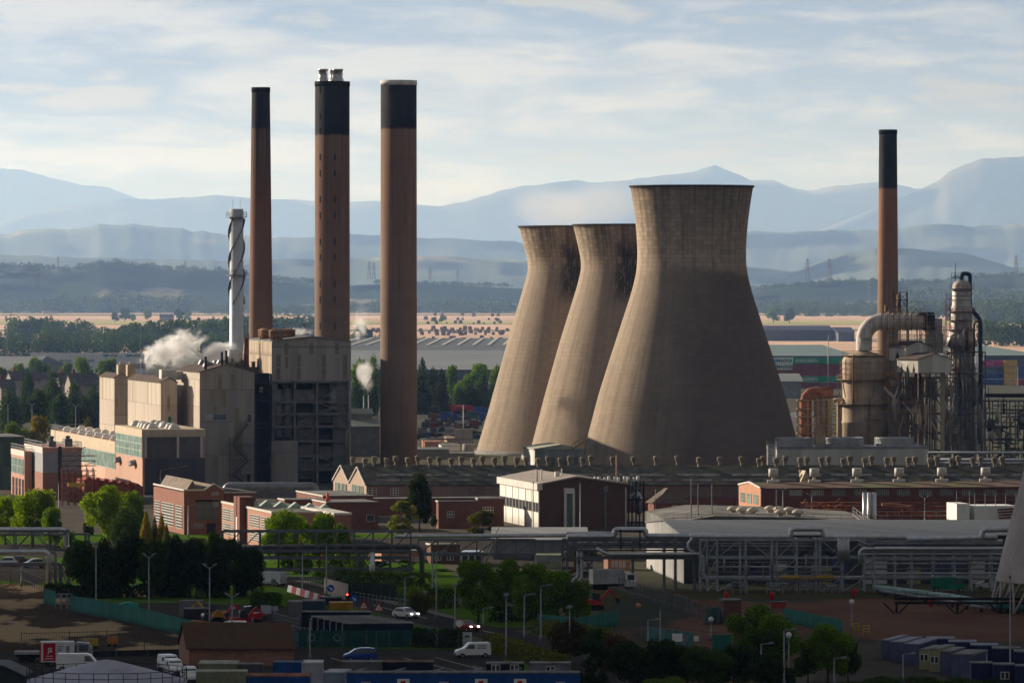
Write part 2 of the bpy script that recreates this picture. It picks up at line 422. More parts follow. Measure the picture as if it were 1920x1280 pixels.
# a thick cloud outside the frame, up-sun of the foreground: its shadow lies over the near ground
def cloud(cx, cy, cz, rx, ry, rz, seed):
 rng = np.random.default_rng(seed); mb = MB(); mb.sm = True
 nu, nv = 96, 24; vs = []
 ph = rng.random(6)*6.28
 for j in range(nv+1):
  b = math.pi*(j/nv-.5)
  for i in range(nu):
   a = 2*math.pi*i/nu
   k = 1+.05*math.sin(5*a+ph[0])+.04*math.sin(9*a+ph[1]+2*b)+.03*math.sin(17*a+ph[2]-3*b)+.02*math.sin(31*a+ph[3])
   x = math.copysign(abs(math.cos(a))**.55, math.cos(a)); y = math.copysign(abs(math.sin(a))**.55, math.sin(a))
   vs.append((cx+rx*k*x*math.cos(b)**.5 if abs(b) < 1.57 else cx, cy+ry*k*y*max(0, math.cos(b))**.5, cz+rz*k*math.sin(b)))
 mb.v = vs
 for j in range(nv):
  for i in range(nu):
   k = (i+1) % nu; mb.face((j*nu+i, j*nu+k, (j+1)*nu+k, (j+1)*nu+i))
 return struct('cloud', mb, mat('cloud_white', (.8, .8, .8), 1., var=.03, scale=.01))
CZ = 1620.; kx = CZ/SD[2]
cloud(0+SD[0]*kx, 262+SD[1]*kx, CZ, 900, 585, 60, 2)
# ================================================================ COOLING TOWERS
def tower_mat(name, shade_dir, dark_z, zsoft, top, base=(.55, .435, .32), dark=(.12, .092, .072), burn=0.):
 m = bpy.data.materials.new(name); m.use_nodes = True
 t = NT(m.node_tree); t.n.clear()
 oc = t.add('ShaderNodeTexCoord').outputs['Object']
 s = t.add('ShaderNodeSeparateXYZ', None, Vector=oc).outputs
 ang = t.math('ARCTAN2', s[1], s[0])
 uv = t.add('ShaderNodeCombineXYZ', None, X=t.math('MULTIPLY', ang, 19.), Y=s[2], Z=0.)
 uvd = t.add('ShaderNodeVectorMath', {'operation': 'ADD'}, _0=uv, _1=t.scale(t.add('ShaderNodeTexNoise', None, Vector=t.scale(oc, (.3, .3, .3)), Scale=1.).outputs[1], (.5, .5, 0)))
 bt = t.add('ShaderNodeTexBrick', None, Vector=uvd, Color1=(.70, .70, .70), Color2=(1.12, 1.10, 1.06), Mortar=(.48, .46, .44), Scale=1.0)
 bt.inputs['Mortar Size'].default_value = .055; bt.inputs['Brick Width'].default_value = 2.0; bt.inputs['Row Height'].default_value = 1.12; bt.inputs['Mortar Smooth'].default_value = .3
 st = t.noise(t.add('ShaderNodeCombineXYZ', None, X=t.math('MULTIPLY', ang, 22.), Y=t.math('MULTIPLY', s[2], .05), Z=0.), .55, 6, .7)
 big = t.noise(t.scale(oc, (.06, .06, .05)), 1.0, 5, .6)
 # lower shell is darker and smoother, upper one paler with visible shutter marks
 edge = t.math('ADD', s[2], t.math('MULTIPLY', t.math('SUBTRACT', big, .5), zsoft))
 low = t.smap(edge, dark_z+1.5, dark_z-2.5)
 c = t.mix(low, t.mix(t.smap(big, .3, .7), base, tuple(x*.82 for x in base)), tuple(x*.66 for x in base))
 sidev = t.math('ADD', t.math('MULTIPLY', s[0], shade_dir[0]), t.math('MULTIPLY', s[1], shade_dir[1]))
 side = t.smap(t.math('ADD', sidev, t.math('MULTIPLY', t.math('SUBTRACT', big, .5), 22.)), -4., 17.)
 c = t.mix(t.math('MULTIPLY', side, t.smap(low, 0, 1, .12, .85)), c, dark)  # side away from the sun painted darker: shade put into the shell colour
 c = t.mix(t.math('MULTIPLY', t.smap(st, .42, .68), .55), c, tuple(x*.33 for x in base))
 c = t.mix(t.math('MULTIPLY', t.smap(s[2], top-14, top), t.smap(st, .35, .65, .2, .8)), c, tuple(x*.33 for x in base))
 if burn:
  by = t.smap(t.math('ABSOLUTE', t.math('SUBTRACT', s[2], top-12.)), 11, 4.)
  bx = t.smap(t.math('ABSOLUTE', t.math('SUBTRACT', ang, burn)), .5, .15)
  br = t.math('MULTIPLY', t.math('MULTIPLY', by, bx), t.smap(t.noise(t.add('ShaderNodeCombineXYZ', None, X=t.math('MULTIPLY', ang, 26.), Y=t.math('MULTIPLY', s[2], .25), Z=0.), 1., 5, .8), .36, .5))
  c = t.mix(t.math('MULTIPLY', br, .93), c, (.022, .02, .018))
 c = t.mix(t.smap(low, 0, 1, .8, .32), c, t.mix(1.0, c, bt.outputs[0], 'MULTIPLY'))
 # white lime weeps along some lift joints
 rowz = t.math('FLOOR', t.math('DIVIDE', s[2], 1.12))
 wl = t.noise(t.add('ShaderNodeCombineXYZ', None, X=t.math('MULTIPLY', ang, 5.), Y=t.math('MULTIPLY', rowz, 7.3), Z=2.), 1., 3, .7)
 inl = t.smap(t.math('FRACT', t.math('DIVIDE', s[2], 1.12)), .14, .06)
 c = t.mix(t.math('MULTIPLY', t.math('MULTIPLY', t.smap(wl, .66, .70), inl), .55), c, (.55, .47, .38))
 # ladder line / lightning tape down the shell
 bn = t.add('ShaderNodeBump', None, Height=bt.outputs['Fac'], Strength=.25, Distance=-.10)
 b = t.add('ShaderNodeBsdfPrincipled', None, Base_Color=c, Roughness=.92, Normal=bn); b.inputs['Specular IOR Level'].default_value = .15
 t.add('ShaderNodeOutputMaterial', None, Surface=b); return m
def cooling_tower(label, px, D, prof, m, legs=True, n=128, group='concrete cooling towers'):
 fr = Fr(px, D, 0); root = thing('cooling_tower', label, 'cooling tower', fr, group)
 pr = [(r, z) for r, z in prof]; top = pr[0][1]
 zs = np.linspace(pr[-1][1], top, 60); rr = np.interp(zs, [p[1] for p in pr[::-1]], [p[0] for p in pr[::-1]])
 k = np.array([1, 2, 3, 2, 1])/9.; rp = np.pad(rr, 2, mode='reflect', reflect_type='odd'); rr = np.convolve(rp, k, 'valid')
 out = list(zip(rr, zs)); inn = [(r-.35, z) for r, z in out[::-1]]
 mb = MB(); mb.lathe(0, 0, out+[(out[-1][0]+.25, top+.05), (out[-1][0]+.25, top+.45), (out[-1][0]-.5, top+.45)]+inn, n, cap=False)
 mb.build('shell', m, root)
 rb = MB(); rb.lathe(0, 0, [(out[-1][0]+.26, top+.1), (out[-1][0]+.36, top+.1), (out[-1][0]+.36, top+.52), (out[-1][0]-.6, top+.52), (out[-1][0]-.6, top+.46), (out[-1][0]+.26, top+.46), (out[-1][0]+.26, top+.1)], n, cap=False)
 rb.build('rim', mat('rim_dark', (.05, .042, .036), .9, var=.3), root)
 lg = MB(); r0 = out[0][0]; z0 = out[0][1]
 for i in range(36):
  for sgn in (-1, 1):
   a = 2*math.pi*i/36; b = a+sgn*math.pi/36
   lg.bar(((r0+.8)*math.cos(a), (r0+.8)*math.sin(a), 0), (r0*math.cos(b)-.1*math.cos(b), r0*math.sin(b)-.1*math.sin(b), z0+.3), .5, n=6)
 tag(lg.build('leg', GREYC, root), kind='stuff')
 bs = MB(); bs.lathe(0, 0, [(r0+2.2, 0), (r0+2.2, 1.0), (r0+1.7, 1.0), (r0+1.7, 0)], 64, cap=False); bs.build('basin_wall', GREYC, root)
 return root
q = 7.407
profB = [(115, 352), (111, 375), (106, 410), (102.5, 450), (101.5, 480), (103.5, 510), (113.5, 550), (134, 613), (154, 674), (175, 740), (193.5, 811), (205, 863), (208, 871)]
cooling_tower('largest and tallest cooling tower, nearest of the three, in dark brown shade on its right side', 1297, 1440, [(h/q, EYE+(540-y)/q) for h, y in profB],
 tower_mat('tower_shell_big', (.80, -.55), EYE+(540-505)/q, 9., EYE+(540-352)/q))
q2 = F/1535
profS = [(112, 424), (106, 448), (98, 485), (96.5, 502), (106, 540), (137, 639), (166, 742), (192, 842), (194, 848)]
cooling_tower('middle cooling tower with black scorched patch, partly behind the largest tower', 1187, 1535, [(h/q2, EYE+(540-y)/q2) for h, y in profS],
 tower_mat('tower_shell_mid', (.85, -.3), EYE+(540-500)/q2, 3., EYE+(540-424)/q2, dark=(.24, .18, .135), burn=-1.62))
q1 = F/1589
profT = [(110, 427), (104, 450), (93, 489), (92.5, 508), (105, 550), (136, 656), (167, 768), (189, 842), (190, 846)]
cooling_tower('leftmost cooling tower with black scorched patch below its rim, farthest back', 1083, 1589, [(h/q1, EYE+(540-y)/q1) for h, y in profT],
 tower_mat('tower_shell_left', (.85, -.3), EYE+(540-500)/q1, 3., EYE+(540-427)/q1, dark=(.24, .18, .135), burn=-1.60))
# near tower at the right edge of the frame, pale concrete on raking legs
pal = mat('pale_tower_concrete', (.44, .39, .35), .9, var=.12, scale=.25, streak=.25, dirt=(.2, .17, .14))
fr = Fr(2063, 812, 0); root = thing('cooling_tower', 'pale concrete tower flank on raking legs cut off by the right edge', 'cooling tower', fr)
mb = MB(); mb.lathe(0, 0, [(14.9, 4.3), (14.85, 4.6), (13.9, 8.5), (12.4, 14.2), (10.9, 20), (9.9, 27), (9.6, 34), (9.9, 40), (9.5, 40), (9.2, 34), (9.5, 27), (10.5, 20), (12, 14.2), (13.5, 8.5), (14.4, 4.3), (14.9, 4.3)], 96, cap=False)
mb.build('shell', pal, root)
for i in range(24):
 for sgn in (-1, 1):
  a = 2*math.pi*(i+.3)/24; b = a+sgn*math.pi/24
  lg = MB(); lg.bar((15.9*math.cos(a), 15.9*math.sin(a), 0), (14.6*math.cos(b), 14.6*math.sin(b), 4.45), .38, n=8); lg.build('leg', pal, root)
# ================================================================ CHIMNEYS
def chimney_mat(name, top, zb, base, rust, rustamt, soot_mid=.0, zrust=(40, 80), side=.0):
 m = bpy.data.materials.new(name); m.use_nodes = True
 t = NT(m.node_tree); t.n.clear()
 oc = t.add('ShaderNodeTexCoord').outputs['Object']
 s = t.add('ShaderNodeSeparateXYZ', None, Vector=oc).outputs
 ang = t.math('ARCTAN2', s[1], s[0])
 st = t.noise(t.add('ShaderNodeCombineXYZ', None, X=t.math('MULTIPLY', ang, 5.), Y=t.math('MULTIPLY', s[2], .03), Z=0.), .9, 6, .62)
 big = t.noise(t.scale(oc, (.12, .12, .05)), 1.0, 5, .6)
 c = t.mix(t.smap(big, .3, .7), base, tuple(x*.75 for x in base))
 rb = t.math('MULTIPLY', t.smap(s[2], zrust[0], zrust[1]), t.smap(st, .36, .58))
 c = t.mix(t.math('MULTIPLY', rb, rustamt), c, rust)
 c = t.mix(t.math('MULTIPLY', t.smap(st, .52, .7), .45), c, tuple(x*.38 for x in base))
 if soot_mid: c = t.mix(t.math('MULTIPLY', t.math('MULTIPLY', t.smap(s[2], zb-26, zb), t.smap(st, .38, .56)), soot_mid), c, (.03, .025, .022))
 lz = t.math('FRACT', t.math('DIVIDE', s[2], 2.4))
 c = t.mix(t.math('MULTIPLY', t.smap(lz, .05, 0), .3), c, tuple(x*.4 for x in base))
 hz = t.math('FLOOR', t.math('DIVIDE', s[2], 2.4))
 band = t.add('ShaderNodeTexWhiteNoise', {'noise_dimensions': '1D'}, W=hz).outputs[0]
 c = t.mix(t.smap(band, 0, 1, 0, .16, smooth=False), c, tuple(x*.5 for x in base))
 e = t.math('ADD', s[2], t.math('MULTIPLY', t.math('SUBTRACT', st, .5), 1.2))
 c = t.mix(t.smap(e, zb-.7, zb+.2), c, t.mix(t.smap(big, .4, .7), (.016, .016, .018), (.034, .032, .032)))
 b = t.add('ShaderNodeBsdfPrincipled', None, Base_Color=c, Roughness=.9); b.inputs['Specular IOR Level'].default_value = .15
 t.add('ShaderNodeOutputMaterial', None, Surface=b); return m
def zat(py, D): return EYE-(py-540)*D/F
def chimney(label, pc, D, hw_top, hw_bot, ytop, yblk, ybot, rust, base, slots=(), rim=None, soot=.0, ra=.6, facets=0):
 fr = Fr(pc, D, 0); root = thing('chimney', label, 'chimney', fr, 'tall concrete chimneys')
 k = D/F; zt = zat(ytop, D); zb = zat(yblk, D); zy = zat(ybot, D)
 r0 = hw_bot*k + (hw_bot-hw_top)*k*(zy)/(zt-zy); rt = hw_top*k
 m = chimney_mat('chimney_concrete', zt, zb, base, rust, ra, soot, (zt*.35, zt*.72))
 mb = MB(); n = 64 if not facets else facets
 mb.lathe(0, 0, [(r0, 0), (rt, zt-.0), (rt-.45, zt), (rt-.5, zt-4)], n, cap=False, smooth=not facets, a0=.2)
 mb.box(-.1, .1, -.1, .1, .1, .2); mb.build('shaft', m, root)
 cb = MB(); cb.lathe(0, 0, [(rt+.01, zt-1.0), (rt+.10, zt-1.0), (rt+.10, zt+.25), (rt-.6, zt+.25), (rt-.6, zt-.5)], n, cap=False, a0=.2); cb.build('rim', rim or BLACK, root)
 for a, y in slots:
  z = zat(y, D); r = r0+(rt-r0)*z/zt
  w = MB(); w.box(-.15, .15, -.12, .12, 0, 1.6); o = w.build('slot_opening', DARK, root); o.location = (r*math.cos(a), r*math.sin(a), z-.75); o.rotation_euler = (0, 0, a+math.pi/2)
 return root, fr, r0, rt, zt
chimney('slim tapering rust brown chimney with black top, left of the twin-flue chimney', 489, 1425, 17, 22.5, 166, 240, 630, (.23, .085, .042), (.24, .14, .095), soot=.85, ra=.7)
ys = [170, 220, 247, 296, 326, 375, 405, 454, 483, 533, 562, 612]
root, fr, r0, rt, zt = chimney('wide brown chimney with black top and twin silver flue tips', 623, 1440, 32.5, 33, 155, 252, 632, (.21, .085, .048), (.25, .165, .115), slots=[(R(-131), y) for y in ys]+[(R(-80), y) for y in ys[3:]], rim=None, ra=.6)
for ox, rr_ in ((-17, 8.5), (.5, 5), (10, 9.5)):
 fb = MB(); kx_ = fr.D/F; fb.lathe(ox*kx_, 0 if ox != .5 else 1.5, [(rr_*kx_+.25, zt+.3), (rr_*kx_+.25, zt+.9), (rr_*kx_, zt+.9), (rr_*kx_, zt+3.0), (rr_*kx_+.12, zt+3.0), (rr_*kx_+.12, zt+3.4), (rr_*kx_-.2, zt+3.4), (rr_*kx_-.2, zt+1)], 24, cap=False)
 fb.build('flue', ALU, root)
chimney('widest brown chimney with black top and pale capping ring, nearest the cooling towers', 747.5, 1450, 33.7, 34.5, 153, 240, 855, (.24, .11, .055), (.26, .175, .12), slots=[(R(-118), 173)], rim=mat('pale_cap', (.62, .60, .58), .6), ra=.6)
chimney('slim chimney with long black top behind the refinery vessels at right', 1665, 1560, 16.7, 20, 245, 352, 650, (.33, .10, .035), (.28, .19, .12), ra=.75)
# white stack with helical strakes
fr = Fr(443.5, 1400, 0); k = 1400/F; root = thing('steel_stack', 'thin white steel stack with spiral strakes and two ring platforms', 'stack', fr)
zt = zat(392, 1400); r = 12.8*k; mb = MB(); mb.lathe(0, 0, [(r*1.02, 0), (r, zt), (r-.1, zt), (r-.1, zt-3)], 40, cap=False); mb.build('shaft', mat('stack_white', (.60, .62, .64), .45, .1, .1, .2, streak=.25), root)
for h in range(3):
 mb = MB(); pts = []
 for i in range(90):
  z = zat(570, 1400)+(zat(410, 1400)-zat(570, 1400))*i/89; a = h*2.094+z*.30
  pts.append((a, z))
 for (a, z), (a2, z2) in zip(pts, pts[1:]):
  P = lambda a, z, rr: (rr*math.cos(a), rr*math.sin(a), z)
  mb.quad(P(a, z-.06, r), P(a, z-.06, r+.45), P(a2, z2-.06, r+.45), P(a2, z2-.06, r)); mb.quad(P(a, z+.06, r), P(a2, z2+.06, r), P(a2, z2+.06, r+.45), P(a, z+.06, r+.45))
  mb.quad(P(a, z-.06, r+.45), P(a, z+.06, r+.45), P(a2, z2+.06, r+.45), P(a2, z2-.06, r+.45))
 mb.build('strake', STEEL, root)
for y in (408, 516):
 z = zat(y, 1400); mb = MB(); mb.lathe(0, 0, [(r, z), (r+.9, z), (r+.9, z+.15), (r, z+.15)], 32, cap=False)
 for i in range(16):
  a = i*math.pi/8; mb.bar(((r+.85)*math.cos(a), (r+.85)*math.sin(a), z), ((r+.85)*math.cos(a), (r+.85)*math.sin(a), z+1.3), .07)
 for zz in (.7, 1.3): mb.lathe(0, 0, [(r+.82, z+zz), (r+.9, z+zz), (r+.9, z+zz+.07), (r+.82, z+zz+.07)], 32, cap=False)
 mb.build('platform', STEELL, root)
mb = MB(); mb.bar((-.9, 0, zt-.2), (-.9, 0, zt+2.4), .07); mb.bar((.9, 0, zt-.2), (.9, 0, zt+2.4), .07); mb.build('antenna', STEEL, root)
mb = MB(); mb.lathe(0, 0, [(r*.8, zt-.4), (r*.8, zt)], 24); mb.build('mouth', DARK, root)
# ================================================================ POWER STATION
CLADW = clad('clad_tan_pale', (.50, .445, .37), .5, 2.0, 6.2, .05)  # paler, warmer tone than the grey cladding
CLADG = clad('clad_grey', (.36, .335, .29), .55, 2.2, 7.5, .12, (.24, .20, .11))
CLADB = clad('clad_block', (.40, .37, .32), .35, 2.1, 16., .0)
CLADD = clad('clad_dark', (.10, .10, .105), .4, 1.6, 9., .0)
CLADL = clad('clad_pale', (.52, .51, .48), .3, 1.2, 9., .0)
CLADGR = clad('clad_greygreen', (.30, .33, .31), .3, 1.2, 9., .0)
ROOFB = mat('roof_brown', (.10, .075, .06), .95, var=.3, scale=.5)
ROOFG = mat('roof_grey', (.20, .20, .19), .9, var=.25, scale=.3, dirt=(.12, .12, .11))
ROOFD = mat('roof_dark', (.055, .055, .05), .95, var=.35, scale=.4, dirt=(.075, .08, .045))
TRANSL = mat('yellowed_translucent_sheet', (.27, .23, .14), .6, var=.15)
BRP = brick('brick_pink', (.50, .27, .20), .1, .12)
BRR = brick('brick_red', (.205, .085, .062), .2, .35)
BRD = brick('brick_dark', (.13, .06, .045), .2, .3)
BRO = brick('brick_orange', (.33, .165, .11), .15, .25)
CREAM = mat('cream_panel', (.56, .46, .33), .7, var=.08, streak=.2)
TRIM = mat('pale_trim', (.62, .58, .52), .6, var=.08)
PIPEG = mat('pipe_grey', (.24, .25, .26), .45, .4, .15)
VENT = mat('ventilator_tan', (.24, .20, .14), .85, var=.25, scale=1.)
def shell(fr, px_left, px_right, ytop, yr=None, axis='y', apex=None):
 """front width, left-face depth and eaves height of a building read off the photo"""
 W = fr.fx(px_right); L = fr.sy(px_left); h = fr.z(ytop)
 return W, L, h
def gabled(root, W, L, h, hr, wall, roof, wallL=None, ov=.35, front_gable=True):
 mb = MB()
 if front_gable:
  mb.prism([(0, 0), (W, 0), (W, h), (W/2, hr), (0, h)], 'y', 0, L)
 else:
  mb.prism([(0, 0), (L, 0), (L, h), (L/2, hr), (0, h)], 'x', 0, W)
 mb.build('wall', wall, root)
 rb = MB(); t_ = .18
 if front_gable:
  for s in (0, 1):
   a = (-ov, h-ov*(hr-h)/(W/2)) if not s else (W+ov, h-ov*(hr-h)/(W/2)); b = (W/2, hr)
   pts = [a, b, (b[0], b[1]+t_), (a[0], a[1]+t_)]
   rb.prism([(p[0], p[1]+.01) for p in pts] if not s else [(p[0], p[1]+.01) for p in pts[::-1]], 'y', -ov, L+ov)
 else:
  for s in (0, 1):
   a = (-ov, h-ov*(hr-h)/(L/2)) if not s else (L+ov, h-ov*(hr-h)/(L/2)); b = (L/2, hr)
   pts = [a, b, (b[0], b[1]+t_), (a[0], a[1]+t_)]
   rb.prism([(p[0], p[1]+.01) for p in pts], 'x', -ov, W+ov)
 return rb.build('roof', roof, root)
# --- turbine hall: long sunlit left flank, tall glazed bay at the near corner
fr = Fr(267, 1265, 12); root = thing('turbine_hall', 'long pale pink brick hall with green glazing band and domed rooflights on top', 'industrial hall', fr)
W = fr.fx(384); Ld = fr.sy(96); Lb = fr.sy(217)
zt = fr.z(805); zc = fr.z(819); zg = fr.z(858)
ztB = fr.z(829, 0, Lb)
mb = MB(); mb.box(0, W, 0, Lb, 0, zg); mb.box(0, W, Lb, Ld, 0, zg); mb.box(.02, W-.02, .02, Lb, zg, zc-.02); mb.box(0, W, Lb+.01, Ld, zg, ztB)
mb.build('wall', clad('pink_wash', (.60, .38, .29), .22, 30., 40.), root)
mb = MB(); mb.box(.5, W+.01, -.04, -.0, 0, zg-.05); mb.build('front_wall', clad('slate_front', (.085, .08, .09), .1, 3., 30.), root)
mb = MB(); mb.box(-.15, W+.15, -.15, Lb+.15, zc, zt); mb.build('parapet', CREAM, root)
mb = MB(); mb.box(-.12, .3, Lb+.2, Ld, ztB-2.5, ztB+.15); mb.build('parapet', CREAM, root)
windows(root, 'L', .3, Lb-.2, zg, zc-.05, 7, 3, mat('green_frame', (.38, .44, .40), .6), GLASSG, -.02, .14)
windows(root, 'L', Lb+.3, Ld-1, ztB-6.2, ztB-2.6, 44, 1, mat('green_frame', (.3, .4, .36), .6), GLASSG, -.04, .22)
windows(root, 'F', .4, W-.4, zg, zc-.05, 14, 2, mat('dark_frame', (.10, .10, .10), .6), GLASS, .0, .12)
for i in range(3):
 mb = MB(); u = (.45, W*.55, W-1)[i]; mb.box(u, u+.5, -.16, -.1, zg, zc); mb.build('mullion_post', TRIM, root)
rng = random.Random(4)
dome = MB(); dome.lathe(0, 0, [(1.15, 0), (1.1, .35), (.8, .75), (.35, .95), (.01, 1.0)], 14, cap=False); dome.box(-1.2, 1.2, -1.2, 1.2, -.5, .02)
for i in range(11):
 o = dome.build('rooflight', mat('dome_white', (.62, .60, .55), .4, var=.1), root); x = 3.2 if i % 2 else 7.5; y = 4+i*(Lb-6)/11; o.location = (x+rng.random(), y, zt+.3) if y < Lb-2 else (3, Lb-3, zt+.3)
for i in range(16):
 o = dome.build('rooflight', mat('dome_white', (.62, .60, .55), .4, var=.1), root); o.location = (2.5+(i % 2)*4.5, Lb+5+i*(Ld-Lb-10)/15, ztB+.3)
mb = MB(); mb.rail([(.1, Lb+1, ztB+.2), (.1, Ld-.5, ztB+.2)], 1.2, 4, .09); mb.rail([(.1, Ld-.5, ztB+.2), (W*.6, Ld-.5, ztB+.2)], 1.2, 4, .09); mb.build('railing', STEELL, root)
for yy in (Lb*.18, Lb*.75):
 for j in range(4):
  mb = MB(); z0 = zg-1.6+.25*math.sin(j*2); y0 = yy+j*.9+2; mb.prism([(-1.3, z0-.5), (-.0, z0-.2), (0, z0+.7), (-1.3, z0+.4)], 'y', y0, y0+.7); mb.build('louvre_hood', STEELL, root)
# pole frame in front of the dark wall
mb = MB(); x0 = fr.fx(297); x1 = fr.fx(347); mb.bar((x0, -3, 0), (x0, -3, fr.z(881)), .16, n=8); mb.bar((x0, -3, fr.z(881)), (x1, -3, fr.z(873)), .16, n=8)
r2 = thing('pole_frame', 'thin steel goalpost arm standing before the dark slate wall', 'pole', fr); o = mb.build('pole', STEELL, r2)
# --- annex at the far left
fr = Fr(80, 1235, 12); root = thing('annex_building', 'pink brick and grey panelled annex with roof railings at far left', 'industrial building', fr)
W = fr.fx(153); L = fr.sy(46); z1 = fr.z(839); z2 = fr.z(848); z3 = fr.z(886)
mb = MB(); mb.box(0, W, 0, L, 0, z3); mb.build('lower_wall', BRO, root)
mb = MB(); mb.box(.02, W-.02, .02, L-.02, z3, z2); mb.build('upper_wall', mat('grey_panel', (.30, .31, .32), .7, var=.06), root)
mb = MB(); mb.box(-.05, W+.05, -.05, L+.05, z2, z1); mb.build('parapet', BRP, root)
mb = MB(); mb.box(-.06, .3, L*.0, L, z2-.2, z1+.1); mb.build('parapet_cap', TRIM, root)
mb = MB(); mb.rail([(0, L, z1), (0, 0, z1), (W, 0, z1), (W, L, z1)], 1.2, 2.5, .09); mb.build('railing', STEELL, root)
mb = MB(); mb.box(W*.4, W*.48, -.25, -.02, 0, z1+.3); mb.build('dark_duct', STEELD, root)
for i, x in enumerate((2.0, 5.8)):
 mb = MB(); mb.box(x, x+1.6, 5+i*2, 8+i*2, z1, z1+1.2+i*.5); mb.lathe(x+.8, 6.5+i*2, [(.4, z1+1), (.4, z1+1.9), (.6, z1+2), (.6, z1+2.2), (.1, z1+2.4)], 10); mb.build('roof_fan', STEEL, root)
fr2 = Fr(46, 1250, 12); r2 = thing('annex_building', 'small pink stair block with tall windows left of the grey panelled annex', 'industrial building', fr2)
Wx = fr2.fx(60); Lx = fr2.sy(21); zx = fr2.z(846)
mb = MB(); mb.box(0, Wx, 0, Lx, 0, zx); mb.build('wall', BRP, r2)
mb = MB(); mb.box(-.08, .2, 0, Lx, zx-1.2, zx+.05); mb.build('parapet', TRIM, r2)
windows(r2, 'L', .8, Lx-.8, zx-5.2, zx-1.8, 9, 2, STEELL, GLASSG, -.02)
for i in range(4): windows(r2, 'L', 1+i*Lx/4.2, 1+i*Lx/4.2+Lx/8, zx-12, zx-6.2, 1, 3, BRR, GLASS, -.02)
mb = MB(); mb.rail([(0, Lx, zx), (0, 0, zx), (Wx, 0, zx)], 1.2, 2.5, .09); mb.build('railing', STEELL, r2)
fr3 = Fr(-30, 1300, 12); r3 = thing('annex_building', 'dark green clad block cut off by the left edge of the view', 'industrial building', fr3)
mb = MB(); Wg = fr3.fx(44); mb.box(0, Wg, 0, 25, 0, fr3.z(820)); mb.build('wall', clad('clad_green', (.09, .13, .10), .3), r3)
mb = MB(); mb.box(-.3, Wg+.3, -.3, 25.3, fr3.z(820), fr3.z(818)); mb.build('roof', ROOFG, r3)
# --- clad blocks D, C, B
def clad_block(label, px, D, pl, pr, yt, yr, wall, gable=True, th=12, wallL=None):
 fr = Fr(px, D, th); root = thing('boiler_block', label, 'industrial building', fr, 'clad blocks of the power station')
 W = fr.fx(pr); L = fr.sy(pl); h = fr.z(yt); hr = fr.z(yr, W/2)
 gabled(root, W, L, h, hr, wall, ROOFB, ov=.25)
 if wallL:
  mb = MB(); mb.box(-.06, -.0, .1, L-.1, .1, h-.12); mb.build('side_cladding', wallL, root)
 return root, fr, W, L, h, hr
rD, fD, W, L, h, hr = clad_block('narrowest and leftmost weathered clad block with lit yellowed sheets', 215, 1388, 187, 240, 708, 701, CLADG, wallL=CLADW)
for j, z in enumerate((.70, .40)):
 mb = MB(); mb.box(W*.10, W*.26, -.05, .0, h*z, h*z+2.2); mb.build('translucent_sheet', TRANSL, rD)
for i in range(2):
 mb = MB(); mb.box(W*.35+i*2.6, W*.35+i*2.6+1.9, 2+i*2, 5+i*2, h, hr+2.2); mb.cyl(W*.35+i*2.6+1, 3.5+i*2, hr+2, hr+2.9, .5, 10); mb.build('roof_vent_box', mat('vent_cream', (.5, .42, .3), .8), rD)
rC, fC, W, L, h, hr = clad_block('second pale clad block from the left with a small green door', 302, 1325, 240, 332, 717, 708, CLADW, wallL=CLADW)
mb = MB(); mb.box(fC.fx(315), fC.fx(321), -.08, 0, fC.z(796), fC.z(781)); mb.build('door', mat('green_door', (.01, .16, .05), .5), rC)
mb = MB(); mb.box(fC.fx(314), fC.fx(319), -.05, 0, fC.z(771), fC.z(741)); mb.build('translucent_sheet', TRANSL, rC)
mb = MB(); mb.bar((fC.fx(308), -.15, 6), (fC.fx(308), -.15, h), .14); mb.build('downpipe', TRIM, rC)
mb = MB(); mb.box(1, 4.5, 6, 10, h, hr+1.8); mb.box(5, 9, 9, 12, h+.5, hr+1.3); mb.build('roof_vent_box', TRIM, rC)
rB, fB, W, L, h, hr = clad_block('tall grey clad boiler block with outside stairs and pitched gable', 375, 1310, 329, 477, 698, 683, CLADG, wallL=CLADW)
for a, b, y0, y1 in ((409, 416, 702, 732), (433, 440, 702, 732), (393, 400, 730, 759), (414, 424, 730, 762), (441, 448, 765, 790), (400, 407, 760, 775), (400, 407, 858, 880)):
 mb = MB(); mb.box(fB.fx(a), fB.fx(b), -.05, 0, fB.z(y1), fB.z(y0)); mb.build('translucent_sheet', TRANSL, rB)
mb = MB(); mb.box(fB.fx(385), fB.fx(400), -.06, 0, fB.z(787), fB.z(777)); mb.build('wall_panel', mat('white_sheet', (.42, .42, .42), .7), rB)
mb = MB(); mb.box(fB.fx(400.5), fB.fx(424), -.06, 0, fB.z(787), fB.z(777)); mb.build('wall_panel', mat('slate_sheet', (.12, .14, .17), .7), rB)
windows(rB, 'F', fB.fx(463), fB.fx(472), fB.z(793), fB.z(776), 1, 1, TRIM, GLASS)
mb = MB(); mb.box(fB.fx(463), fB.fx(469), -.06, 0, 0, fB.z(889)); mb.build('door', DARK, rB)
st = MB()
xr0, xr1 = fB.fx(428), fB.fx(474)
lev = [893, 866, 834, 811, 790]
for a, b in zip(((428, 834), (474, 863), (428, 887)), ((464, 796), (440, 838), (474, 856))):
 pass
for (pa, ya), (pb, yb) in (((436, 832), (463, 794)), ((436, 834), (463, 862)), ((463, 864), (440, 887)), ((438, 889), (468, 915))):
 for off_ in (-.4, -1.5):
  st.bar((fB.fx(pa), off_, fB.z(ya)), (fB.fx(pb), off_, fB.z(yb)), .22, .3)
  st.bar((fB.fx(pa), off_, fB.z(ya)+1.1), (fB.fx(pb), off_, fB.z(yb)+1.1), .08)
